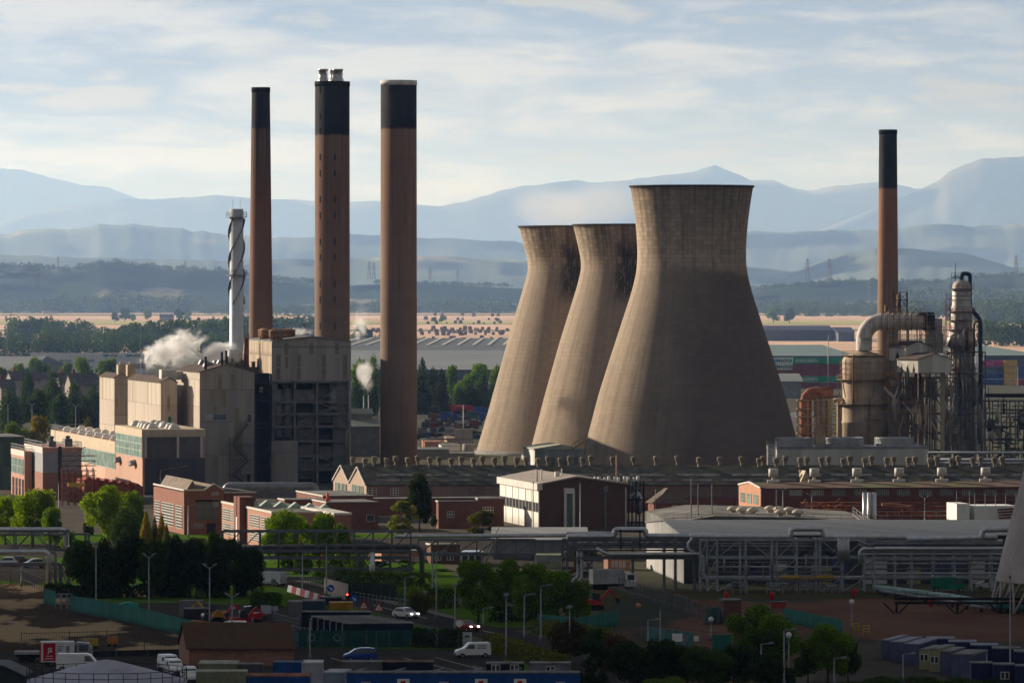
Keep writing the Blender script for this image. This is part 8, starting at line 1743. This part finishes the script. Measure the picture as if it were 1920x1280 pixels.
# white domed tank with railing at the bottom left
f = Fr(200, gd(1300), 0); rt2 = thing('storage_tank', 'wide pale tank with shallow cone roof ringed by dark railings, bottom left', 'tank', f); k = f.D/F; r = 150*k; zt_ = f.z(1281)+.3
zt_ = 1.6; g = MB(); g.lathe(0, 0, [(r, 0), (r, zt_), (r*.98, zt_+.03), (r*.5, zt_+1.25), (r*.12, zt_+2.15), (.1, zt_+2.3)], 64); g.build('shell', mat('tank_lilac', (.36, .36, .42), .6, var=.06, scale=.4, dirt=(.26, .26, .3)), rt2)
g = MB(); n_ = 34
for hh in (.6, 1.25): g.lathe(0, 0, [(r-.02, zt_+hh), (r+.05, zt_+hh), (r+.05, zt_+hh+.07), (r-.02, zt_+hh+.07)], 64, cap=False)
for i in range(n_): a = 2*math.pi*i/n_; g.bar((r*math.cos(a), r*math.sin(a), zt_), (r*math.cos(a), r*math.sin(a), zt_+1.3), .08)
g.build('railing', STEELD, rt2)
f = Fr(-30, gd(1300), 0); rt2 = thing('barn', 'dark grey-green shed roof cut off by the bottom left corner', 'shed', f); g = MB(); g.prism([(0, 0), (4.6, 0), (4.6, 1.9), (2.2, 3.1), (0, 3.2)], 'y', 0, 9); g.build('wall', mat('barn_dark', (.045, .055, .06), .8), rt2); g = MB(); g.prism([(-.1, 3.22), (2.2, 3.12), (4.8, 1.9), (4.8, 2.02), (2.2, 3.26), (-.1, 3.36)], 'y', -.2, 9.2); g.build('roof', mat('barn_roof', (.10, .11, .12), .7), rt2)
# brick hut in the rough yard
f = Fr(1358, gd(1170), 8); rt2 = thing('brick_hut', 'small flat roofed brick hut standing alone in the dark rough yard', 'hut', f); W = f.fx(1390); g = MB(); g.box(0, W, 0, 3, 0, 3.2); g.build('wall', BRD, rt2); g = MB(); g.box(-.15, W+.15, -.15, 3.15, 3.2, 3.4); g.build('roof', KR, rt2); g = MB(); g.box(-.05, 0, .8, 1.7, .1, 2.2); g.build('door', STEELL, rt2)
# ================================================================ FENCES, BARRIERS, SIGNS
def fence(label, pts, H, m, panel=False, step=2.6, name='fence', post=None, z0=0., rails=(.3, .95)):
 P = [GP(*p) for p in pts]; x0, y0 = P[0]; o = bpy.data.objects.new(name, None); COL.objects.link(o); o.location = (x0, y0, 0); tag(o, label, 'fence')
 g = MB(); q_ = MB(); pm = None
 for (xa, ya), (xb, yb) in zip(P, P[1:]):
  L = math.hypot(xb-xa, yb-ya); n_ = max(1, round(L/step)); ux, uy = (xb-xa)/L, (yb-ya)/L
  for i in range(n_+1): t_ = i/n_; x, y = xa+(xb-xa)*t_-x0, ya+(yb-ya)*t_-y0; po = bpy.data.objects.new('post', pm) if pm else MB().box(-.05, .05, -.05, .05, 0, H+.1).build('post', post or STEEL); pm and COL.objects.link(po); pm = po.data; po.parent = o; po.location = (x, y, 0)
  A, B = (xa-x0, ya-y0), (xb-x0, yb-y0); nx, ny = -uy*.03, ux*.03
  if panel:
   b = len(q_.v); q_.v += [(A[0]-nx, A[1]-ny, .05), (B[0]-nx, B[1]-ny, .05), (B[0]+nx, B[1]+ny, .05), (A[0]+nx, A[1]+ny, .05), (A[0]-nx, A[1]-ny, H), (B[0]-nx, B[1]-ny, H), (B[0]+nx, B[1]+ny, H), (A[0]+nx, A[1]+ny, H)]
   for f_ in ((0, 3, 2, 1), (4, 5, 6, 7), (0, 1, 5, 4), (1, 2, 6, 5), (2, 3, 7, 6), (3, 0, 4, 7)): q_.face(tuple(b+i for i in f_))
  else:
   for r_ in rails: q_.bar((A[0], A[1], H*r_), (B[0], B[1], H*r_), .05)
   if not panel and name == 'mesh_fence':
    for i in range(int(L/.35)): t_ = i/(L/.35); q_.bar((A[0]+(B[0]-A[0])*t_, A[1]+(B[1]-A[1])*t_, .05), (A[0]+(B[0]-A[0])*t_, A[1]+(B[1]-A[1])*t_, H), .02)
 q_.build('panel' if panel else 'rail', m, o); return o
TEALF = clad('teal_hoarding', (.035, .17, .135), .3, 1.2, 20.); TEALM = mat('teal_mesh', (.05, .14, .14), .7, var=.25, scale=.5)
fence('long teal sheet hoarding running diagonally across the left compound', [(132, 1146), (250, 1168), (385, 1202)], 2.3, TEALF, True, 1.3, 'hoarding'); fence('short teal hoarding at the left end beside the cage', [(82, 1131), (104, 1137)], 2.2, TEALF, True, 1.3, 'hoarding')
fence('teal mesh fence with pale ring logos before the navy cabins, its left length', [(385, 1204), (560, 1213)], 1.9, TEALM, True, 3); fe = fence('darker teal mesh fence before the navy cabins, its right length', [(560, 1213), (772, 1213)], 2.2, mat('teal_mesh2', (.02, .08, .075), .7, var=.2), True, 3)
for i, p in enumerate((535, 584, 632)):
 x, y = GP(p, 1213); g = MB()
 for q in range(8): a = q*math.pi/4; g.lathe(.42*math.cos(a), .42*math.sin(a), [(.10, 0), (.10, .02)], 8)
 oo = g.build('ring_logo', mat('logo_pale', (.25, .32, .32), .8), fe); oo.rotation_euler = (R(90), 0, 0); oo.location = (x-fe.location.x, y-fe.location.y-.08, 1.25)
fence('teal hoarding beside the rough ground right of the green clump', [(1008, 1178), (1080, 1186), (1158, 1172)], 2.0, TEALF, True, 1.5, 'hoarding'); fence('teal fence behind the small brick hut', [(1322, 1172), (1356, 1164)], 2.2, TEALM, True, 2); fence('teal fence slanting down behind the right green trees', [(1470, 1166), (1580, 1190)], 2.0, TEALF, True, 2, 'hoarding'); fence('teal fence panels in the shadows by the globe lamp', [(1210, 1200), (1300, 1212)], 1.8, TEALM, True, 2); fence('short teal fence left of the tallest green tree', [(1335, 1222), (1372, 1222)], 2.2, TEALF, True, 2, 'hoarding')
fence('dark palisade fence above the white concrete wall', [(608, 1092), (655, 1100)], 2.8, STEELD, False, .6, rails=(.9,)); fence('white concrete wall panels beside the road', [(608, 1112), (652, 1124)], 2.3, clad('wall_panels', (.42, .38, .33), .2, 1.2, 20.), True, 1.2, 'wall', TRIM)
fence('white tubular railing along the right side of the road', [(660, 1122), (706, 1130)], 1.1, STEELL, False, 2, 'railing', STEELL, rails=(.5, .98)); fence('second white tubular railing curving down to the junction', [(712, 1131), (760, 1138), (795, 1146)], 1.1, STEELL, False, 2, 'railing', STEELL, rails=(.5, .98)); fence('green grey railing on the edge of the sunlit lawn', [(520, 1086), (600, 1102)], 1.1, STEEL, False, 1.5, 'railing', rails=(.5, .98))
fence('dark boundary fence behind the road junction and lamp posts', [(640, 1118), (700, 1122), (760, 1128)], 2.3, mat('green_dark_panel', (.015, .035, .025), .8), True, 2.5)
fence('tall mesh fence line in front of the car park', [(385, 1212), (770, 1218), (860, 1220)], 2.3, STEELD, False, 4.5, 'mesh_fence'); fence('mesh fence posts across the brown scrub at left', [(40, 1228), (130, 1226), (340, 1220)], 2.9, STEELD, False, 4.5, 'mesh_fence'); fence('low black crash rail in front of the scrub', [(160, 1232), (335, 1228)], .8, STEELD, True, 4, 'crash_barrier')
fence('long galvanised fence sweeping across the dark yard at centre right', [(1160, 1112), (1260, 1142), (1330, 1166)], 2.4, STEEL, False, 3, 'mesh_fence'); fence('fence around the shadowed rough ground above the thickets', [(1180, 1196), (1340, 1216), (1480, 1240)], 2.2, STEELD, False, 3.5); fence('metal crowd barriers around the compound entrance', [(514, 1150), (512, 1162), (560, 1176)], 1.1, STEELL, False, 1.2, 'barrier', STEELL, rails=(.1, .5, .98)); fence('low barriers in front of the stepped cabins', [(535, 1184), (555, 1190), (610, 1196)], 1.1, STEELL, False, 1.2, 'barrier', STEELL, rails=(.1, .5, .98)); fence('fence along the near side of the upper left road', [(-20, 1098), (40, 1092), (82, 1110)], 2.2, STEEL, False, 3.)
fence('crowd barriers around the red machines', [(455, 1158), (478, 1162), (470, 1182), (440, 1188)], 1.1, STEELL, False, 1.3, 'barrier', STEELL, rails=(.1, .5, .98)); fence('white rail posts along the verge by the compound', [(250, 1136), (350, 1140), (430, 1142)], .9, STEELL, False, 5, 'railing', rails=(.95,))
# red and white road work barriers
WRD = mat('barrier_red', (.55, .03, .03), .5)
for i in range(9):
 x0, y0 = GP(538+i*8, 1109+i*2.5); x1, y1 = GP(538+(i+1)*8, 1109+(i+1)*2.5); g = MB(); th = math.atan2(y1-y0, x1-x0); L = math.hypot(x1-x0, y1-y0)*.94
 g.prism([(0, 0), (.5, 0), (.32, 1.0), (.18, 1.0)], 'x', 0, L); o = g.build('traffic_barrier', [WHITE, WRD][i % 2]); o.location = (x0, y0, .04); o.rotation_euler = (0, 0, th); tag(o, '%s water-filled road barrier from the left, %s' % (ORD[i], ['white', 'red'][i % 2]), 'barrier', 'red and white barriers along the road works')
# signs
def sign(px, py, H, shape, m, label, sz=.9, mark=None, pole=STEELL):
 x, y = GP(px, py); o = bpy.data.objects.new('road_sign', None); COL.objects.link(o); o.location = (x, y, 0); tag(o, label, 'road sign')
 g = MB(); g.box(-.04, .04, .03, .11, 0, H); g.build('pole', pole, o); g = MB()
 if shape == 'o': g.prism([(sz*.5*math.cos(i*math.pi/10), H+sz*.1+sz*.5*math.sin(i*math.pi/10)) for i in range(20)], 'y', -.02, .02)
 elif shape == 't': g.prism([(-sz*.55, H-sz*.3), (sz*.55, H-sz*.3), (0, H+sz*.6)], 'y', -.02, .02)
 else: g.box(-sz*.5, sz*.5, -.02, .02, H-sz*.4, H+sz*.4)
 pl = g.build('plate', m, o)
 if mark == 'arrow': g = MB(); g.bar((-.22, -.04, H+.28), (.2, -.04, H-.12), .12); g.bar((.2, -.04, H-.12), (-.02, -.04, H-.12), .1); g.bar((.2, -.04, H-.12), (.2, -.04, H+.12), .1); g.build('arrow', WHITE, pl)
 if mark == 'tri': g = MB(); g.prism([(-sz*.36, H-sz*.2), (sz*.36, H-sz*.2), (0, H+sz*.38)], 'y', -.04, -.02); g.build('white_field', WHITE, pl); g = MB(); g.bar((-.05, -.05, H-.1), (.06, -.05, H+.15), .1); g.bar((.06, -.05, H-.02), (.2, -.05, H-.1), .08); g.build('pictogram', DARK, pl)
 return o, pl
SB = mat('sign_blue', (.02, .10, .42), .4)
sign(620, 1124, 1.6, 'o', SB, 'round blue keep right sign with white arrow, farther of two', 1.1, 'arrow'); sign(664, 1140, 1.3, 'o', SB, 'round blue arrow sign beside the temporary traffic light', 1.1, 'arrow'); sign(682, 1146, .8, 't', WRD, 'red triangle roadworks sign left of its twin at the kerb', 1.3, 'tri'); sign(710, 1150, .8, 't', WRD, 'red triangle roadworks sign nearest the white moving car', 1.4, 'tri'); sign(603, 1080, 3.0, 't', WRD, 'tall red warning triangle below the lattice bridge', 1.3, 'tri'); sign(748, 1158, .5, 't', WRD, 'small warning triangle on the verge near the white moving car', .9, 'tri')
sign(861, 1214, 3.0, 'o', WHITE, 'white round speed sign on a pole beside the white totem', .8); sign(513, 1118, 2.2, 'o', STEELL, 'small round grey sign by the dark hedge', .8); sign(477, 1118, .9, 's', STEELL, 'small white square notice before the dark trees', .9); sign(1270, 1212, 1.2, 's', WHITE, 'white notice on the shadowed fence, left of three', 1.3); sign(1304, 1208, .8, 's', WHITE, 'white notice on the shadowed fence, right of three', .9); sign(1284, 1211, 1.0, 's', STEELL, 'grey notice on the shadowed fence, between two white ones', .8)
for i, (p, y, s_) in enumerate(((464, 1153, 1.2), (499, 1154, 1.5), (436, 1150, .7), (516, 1152, .8))): sign(p, y, .9, 's', mat('sign_lilac', (.42, .42, .46), .6), 'white notice board standing in the compound, %s from the left' % ORD[[1, 2, 0, 3][i]], s_)
x, y = GP(876, 1214); o = bpy.data.objects.new('totem_sign', None); COL.objects.link(o); o.location = (x, y, 0); tag(o, 'tall white totem sign at the road junction behind the white van', 'sign'); g = MB(); g.box(-.6, .6, 0, .25, 0, 2.0); g.build('panel', mat('totem_white', (.55, .56, .58), .5), o); g = MB(); g.box(-.3, .3, -.02, 0, 1.35, 1.6); g.box(-.15, .15, -.02, 0, .4, .6); g.build('marking', TXD, o)
x, y = gp(503, 985), 985; o = bpy.data.objects.new('site_sign', None); COL.objects.link(o); o.location = (gp(503, 950), 950, 0); tag(o, 'big white site sign with dark lettering and red corner on the lawn', 'sign'); g = MB(); g.box(-1.5, 1.5, 0, .15, .5, 2.7); g.build('panel', WHITE, o); text_obj('INEOS', .8, mat('letter_black', (.03, .03, .03), .6), o, (-.15, -.02, 2.0), (R(90), 0, 0)); g = MB(); g.prism([(1.0, 1.9), (1.45, 1.9), (1.25, 1.0)], 'y', -.03, -.0); g.build('red_mark', WRD, o); g = MB(); g.box(-1.2, -1.1, .02, .12, 0, .5); g.box(1.1, 1.2, .02, .12, 0, .5); g.build('post', STEEL, o)
f = Fr(128, 1020, 0); rt2 = thing('site_sign', 'small white gate sign between the left tree and the big round tree', 'sign', f); g = MB(); g.box(-1, 1.2, 0, .12, .8, 2.6); g.build('panel', mat('sign_grey', (.5, .52, .55), .6), rt2); g = MB(); g.box(-.9, -.8, .0, .1, 0, .8); g.box(1.0, 1.1, 0, .1, 0, .8); g.build('post', STEEL, rt2)
# traffic light
x, y = GP(651, 1142); o = bpy.data.objects.new('traffic_light', None); COL.objects.link(o); o.location = (x, y, 0); tag(o, 'temporary traffic light showing red beside the road works', 'traffic light')
g = MB(); g.box(-.05, .05, -.05, .05, 0, 1.4); g.build('pole', STEELD, o); g = MB(); g.box(-.22, .22, -.14, .14, 1.3, 2.4); hd = g.build('housing', DARK, o); g = MB(); g.prism([(.13*math.cos(i*.5236), 2.15+.13*math.sin(i*.5236)) for i in range(12)], 'y', -.18, -.141); g.build('red_lamp', mat('lamp_glow_red', (1, .05, .03), .4, emit=((1, .06, .03), 6.)), hd); g = MB(); g.box(-.8, .8, -.1, .1, .05, .75); g.build('stop_board', WRD, o)
# hydrants, cones, drums
for i, (p, y, lab) in enumerate(((1447, 1124, 'short red hydrant post on the olive ground under the left of the rack'), (1602, 1118, 'red hydrant post under the middle of the right rack'), (1745, 1137, 'red hydrant post beside the long teal pipe'), (1362, 1124, 'small red hydrant near the brick hut'))):
 x, yy = GP(p, y); o = bpy.data.objects.new('hydrant', None); COL.objects.link(o); o.location = (x, yy, 0); tag(o, lab, 'hydrant'); g = MB(); g.lathe(0, 0, [(.3, 0), (.3, .9), (.22, 1.1), (.05, 1.25)], 12); g.build('body', WRD, o); g = MB(); g.bar((-.42, 0, .8), (.42, 0, .8), .2, n=8); g.build('outlet', WRD, o)
for i, (p, y) in enumerate(((1604, 1186), (1624, 1190))):
 x, yy = GP(p, y); g = MB(); [g.box(a, a+.12, 0, .1, 0, 1.25) for a in (-.5, .4)]; [g.box(-.5, .5, 0, .1, z, z+.1) for z in (.4, .8, 1.2)]; o = g.build('guard_frame', mat('guard_yellow', (.5, .38, .03), .6)); o.location = (x, yy, 0); tag(o, 'small yellow guard frame on the red ground, %s of two' % ('left', 'right')[i], 'guard frame')
x, yy = GP(1197, 1140); g = MB(); g.lathe(0, 0, [(.1, 0), (.35, .15), (.42, .4), (.35, .65), (.1, .8)], 16); o = g.build('marker_buoy', mat('buoy_orange', (.55, .25, .12), .6)); o.location = (x, yy, 0); tag(o, 'round orange ball lying among dark tyres in the rough yard', 'buoy')
f = Fr(1390, gd(1142), 0); rt2 = thing('fire_cabinet', 'red lidded equipment box right of the brick hut', 'equipment box', f);
f.X = gp(1462, gd(1144)); rt2.location.x = f.X; rt2.location.y = gd(1144); g = MB(); g.box(-1.2, .9, 0, .9, .3, 1.2); g.build('box', mat('red_dull', (.30, .05, .04), .7), rt2); g = MB(); g.box(-1.3, 1.0, -.05, .95, 1.2, 1.3); g.build('lid', STEEL, rt2); g = MB(); [g.box(a, a+.1, .1, .8, 0, .3) for a in (-1.1, .7)]; g.build('leg', STEELD, rt2)
# compound odds and ends
f = Fr(217, gd(1148), 8); rt2 = thing('tarpaulin_heap', 'turquoise tarpaulin covered block in the compound', 'covered stack', f); g = MB(); W = f.fx(262); g.prism([(0, 0), (W, 0), (W*.97, 1.1), (W*.6, 1.45), (W*.4, 1.4), (.05, 1.05)], 'y', 0, 2.4); g.build('tarpaulin', mat('turquoise', (.02, .30, .22), .6, var=.2, scale=1.5), rt2); g = MB(); g.box(-.05, W+.05, -.05, 2.45, 0, .12); g.build('base', DARK, rt2)
f = Fr(293, gd(1169), 0); rt2 = thing('liquid_container', 'white caged liquid container beside the hoarding', 'container', f); g = MB(); g.box(0, 1.1, 0, 1.0, .15, 1.1); g.build('tank', mat('ibc_white', (.55, .57, .60), .5), rt2); g = MB(); [g.box(x, x+.03, -.03, -.0, .1, 1.15) for x in np.linspace(0, 1.07, 6)]; [g.box(-.02, 1.12, -.04, -.0, z, z+.03) for z in (.2, .5, .8, 1.1)]; g.build('cage', STEELL, rt2); g = MB(); g.box(-.05, 1.15, -.05, 1.05, 0, .14); g.build('pallet', BRNST, rt2)
f = Fr(104, gd(1142), -20); rt2 = thing('wire_cage', 'tall white scaffold cage at the left end of the hoarding', 'cage', f); g = MB(); frame3(g, 0, 1.9, 0, 1.6, [.8, 1.6, 2.2], 2, .08, rng=random.Random(2), rail=False); g.build('frame', STEELL, rt2)
rng = random.Random(3)
for i in range(9):
 f = Fr(325+i*9+rng.random()*5, gd(1176+rng.random()*8), rng.random()*40); rt2 = thing('pallet_stack', 'stack of rusty materials, %s from the left behind the hoarding' % ORD[i], 'material stack', f, 'stacked materials behind the hoarding'); g = MB(); g.box(0, 1.1, 0, 1.0, .15, rng.uniform(.5, 1.2)); g.build('load', SCR[i % 5], rt2); g = MB(); g.box(-.05, 1.15, -.05, 1.05, 0, .14); g.build('pallet', BRNST, rt2)
for i, (p, y, lab) in enumerate(((170, 1216, 'yellow generator left of its orange partner on the scrub'), (207, 1212, 'orange lit road machine on the brown scrub'))):
 f = Fr(p, gd(y), 0); rt2 = thing('generator', lab, 'generator', f); g = MB(); g.box(-.5, .9, 0, .8, .4, 1.3); g.build('body', mat('gen_yellow', (.45, .30, .03), .6) if not i else mat('gen_orange', (.45, .18, .04), .6), rt2)
 for x in (-.2, .6): g = MB(); g.pipe([(0, 0, 0), (0, .12, 0)], .22, 12); w = g.build('wheel', DARK, rt2); w.location = (x, -.1, .22)
 g = MB(); g.bar((-.5, .4, .5), (-1.6, .4, .3), .08); g.build('drawbar', STEEL, rt2)
# ================================================================ LAMPS
def lamp(px, yt, yb, label, kind='arm', D=None):
 D = D or gd(yb); x = gp(px, D); H = zat(yt, D); o = bpy.data.objects.new('lamp_post', None); COL.objects.link(o); o.location = (x, D, 0); tag(o, label, 'lamp post')
 g = MB(); g.lathe(0, 0, [(.16, 0), (.16, .9), (.10, 1.0), (.06, H)], 8); g.build('pole', STEELL, o)
 g = MB()
 if kind == 'arm': g.bar((0, 0, H), (1.1, 0, H+.12), .09); g.build('bracket_arm', STEELL, o); h_ = MB(); h_.prism([(.8, H+.02), (1.5, H+.08), (1.4, H+.26), (.9, H+.22)], 'y', -.14, .14); h_.build('lamp_head', STEELL, o)
 elif kind == 'Y':
  for s_ in (-1, 1):
   g2 = MB(); g2.bar((0, 0, H-.3), (s_*.6, 0, H+.15), .1); g2.build('bracket_arm', STEELL, o); h_ = MB(); h_.prism([(s_*.45, H+.05), (s_*.95, H+.3), (s_*.9, H+.45), (s_*.4, H+.25)], 'y', -.2, .2); h_.build('lamp_head', STEELL, o)
 elif kind == 'globe': h_ = MB(); h_.lathe(0, 0, [(.1, H), (.28, H+.15), (.36, H+.38), (.28, H+.62), (.05, H+.75)], 14); h_.build('lamp_globe', mat('globe', (.6, .6, .58), .4), o)
 elif kind == 'box': h_ = MB(); h_.prism([(-.35, H), (.35, H+.1), (.3, H+.4), (-.3, H+.3)], 'y', -.25, .25); h_.build('lamp_head', STEELL, o)
 elif kind == 'mast': h_ = MB(); h_.box(-.12, .12, -.12, .12, H-.1, H+.2); h_.build('cap', STEEL, o)
 return o
for p, yt, yb, kd, lab in ((217, 919, 1006, 'mast', 'tall mast in front of the dark evergreen at left'), (246, 945, 1007, 'arm', 'short lamp post right of the mast by the dark evergreen'), (180, 1020, 1136, 'mast', 'dark pole rising through the left of the dark tree row'), (279, 1042, 1158, 'Y', 'twin-headed lamp post in front of the dark tree row'), (393, 1062, 1201, 'Y', 'twin-headed lamp post before the right half of the dark trees'), (435, 1117, 1198, 'Y', 'shorter twin-headed lamp post beside the red excavator'), (353, 947, 1008, 'arm', 'lamp post before the roller door workshop'), (110, 903, 968, 'mast', 'pole rising behind the large bright tree at left'), (567, 1036, 1116, 'arm', 'lamp post on the sunlit lawn below the lattice bridge'), (612, 1020, 1118, 'mast', 'thin pole right of the lawn lamp post'), (811, 1036, 1120, 'arm', 'curved arm lamp post with yellow box, upper of two'), (818, 1034, 1162, 'arm', 'taller lamp post beside the curved arm one'), (759, 1082, 1142, 'arm', 'lamp post beside the dark pipe bridge legs'), (853, 1098, 1184, 'box', 'floodlight post at the junction above the red car'), (797, 1112, 1148, 'box', 'small box lamp post by the white railing'), (949, 1117, 1236, 'box', 'floodlight post right of the white van'), (983, 1115, 1200, 'arm', 'lamp post on the green lawn, left of two'), (1014, 1098, 1204, 'arm', 'taller lamp post on the green lawn, right of two'), (1068, 1140, 1247, 'box', 'lamp post partly behind the reddish round tree'), (1077, 1116, 1162, 'mast', 'thin mast behind the green clump'), (1105, 1190, 1245, 'mast', 'thin pole right of the reddish round tree'), (1215, 1162, 1213, 'arm', 'lamp post above the shadowed thickets'), (1238, 1140, 1209, 'mast', 'thin mast right of the lamp above the thickets'), (1333, 1166, 1202, 'globe', 'globe lamp beside the short teal fence'), (1427, 1207, 1287, 'arm', 'lamp post before the tallest green tree, left of three'), (1470, 1181, 1288, 'arm', 'tallest lamp post before the right green trees'), (1479, 1196, 1284, 'globe', 'tall globe lamp beside the tallest lamp post'), (1564, 1234, 1288, 'arm', 'lamp post in front of the large green tree'), (1693, 1226, 1292, 'arm', 'lamp post before the lilac cabins'), (1850, 1222, 1286, 'mast', 'pole before the low deep blue cabins'), (1894, 1082, 1286, 'mast', 'tall dark pole at right crossing the tower legs'), (1597, 1133, 1182, 'globe', 'small globe lamp on the red ground'), (581, 1162, 1241, 'mast', 'thin pole at the left of the car park'), (906, 1140, 1176, 'arm', 'small lamp post among the clump trees'), (40, 1058, 1100, 'mast', 'grey post by the upper left road fence')):
 lamp(p, yt, yb, lab, kd)
for i, (p, yt) in enumerate(((15, 757), (60, 758), (142, 760))): lamp(p, yt, 0, 'twin-headed lamp post before the dark trees above the annex, %s from the left' % ORD[i], 'Y', 1500)
for i, (p, yt) in enumerate(((13, 598), (264, 614))): lamp(p, yt, 0, ['tall floodlight mast behind the white containers, left of two', 'tall floodlight mast behind the white containers, right of two'][i], 'mast', 2850)
for p, yt, D_, lab in ((1000, 905, 1075, 'slim pole against the white panels'), (1088, 905, 1070, 'dark lamp standard before the brown brick wall'), (1229, 915, 1100, 'lamp standard by the brown hipped roof'), (1468, 918, 1090, 'floodlight pole before the orange gable'), (1522, 928, 1085, 'floodlight pole left of the rusty pipes'), (1734, 932, 1080, 'double floodlight pole before the long brick building'), (103, 790, 1300, 'vent pole at the left of the pink hall')): lamp(p, yt, 0, lab, 'Y' if 'flood' in lab else 'mast', D_)
# ================================================================ STEAM
def steam(px, py, wpx, hpx, D, dens, label, seed, thr=.5, sc=.25, tilt=0., depth=None):
 k = D/F; f = Fr(px, D, 0); rx, rz = wpx*k/2, hpx*k/2; ry = depth or min(rx, rz)
 g = MB(); g.lathe(0, 0, [(.02, -1), (.5, -.86), (.86, -.5), (1, 0), (.86, .5), (.5, .86), (.02, 1)], 20)
 o = g.build('steam', None); o.data.materials.clear(); m = bpy.data.materials.new('steam'); m.use_nodes = True; t = NT(m.node_tree); t.n.clear()
 oc = t.add('ShaderNodeTexCoord').outputs['Object']; ln = t.add('ShaderNodeVectorMath', {'operation': 'LENGTH'}, _0=oc).outputs['Value']
 pos = t.add('ShaderNodeVectorMath', {'operation': 'ADD'}, _0=t.scale(oc, (rx*sc, ry*sc, rz*sc)), _1=(seed*3.1, seed, seed*1.7))
 n_ = t.noise(pos, 1., 6, .68, .9)
 d = t.math('MULTIPLY', t.smap(t.math('ADD', n_, t.math('MULTIPLY', t.math('SUBTRACT', 1., ln), .35)), thr, thr+.14), t.smap(ln, .98, .4))
 v = t.add('ShaderNodeVolumePrincipled', None, Color=(.97, .97, .97), Density=t.math('MULTIPLY', d, dens), Anisotropy=.35)
 t.add('ShaderNodeOutputMaterial', None, Volume=v); o.data.materials.append(m)
 o.location = (f.X, D, zat(py, D)); o.scale = (rx, ry, rz); o.rotation_euler = (0, R(tilt), 0); tag(o, label, 'steam', kind='stuff'); return o
steam(298, 664, 110, 66, 1400, .8, 'dense foot of the left steam plume above the leftmost clad roofs', 1, .60, .36, -20)
steam(340, 648, 130, 84, 1404, .6, 'ragged steam tail drifting right from the leftmost clad roofs', 2, .61, .32, -15)
steam(345, 678, 80, 30, 1394, .9, 'lower puff of steam over the second clad block', 3, .56, .40, -10)
steam(412, 660, 100, 48, 1398, 1., 'bright steam puff left of the white stack', 4, .54, .36, -8)
steam(446, 668, 60, 36, 1392, 1., 'steam puff at the foot of the white stack', 8, .58, .36, 0)
steam(560, 622, 110, 26, 1450, .4, 'thin steam behind the boiler house roof', 5, .60, .34)
steam(676, 610, 50, 90, 1560, .3, 'pale steam rising right of the twin-flue chimney', 6, .60, .24, 14)
steam(684, 700, 52, 90, 1540, .35, 'wispy steam between boiler house and widest chimney', 7, .62, .26, -10)
steam(1030, 392, 190, 110, 1800, .04, 'thin vapour above the leftmost cooling tower', 9, .40, .05, 10, 10)
steam(1120, 384, 230, 110, 1810, .04, 'thin vapour above the middle cooling tower', 10, .40, .05, -6, 10)
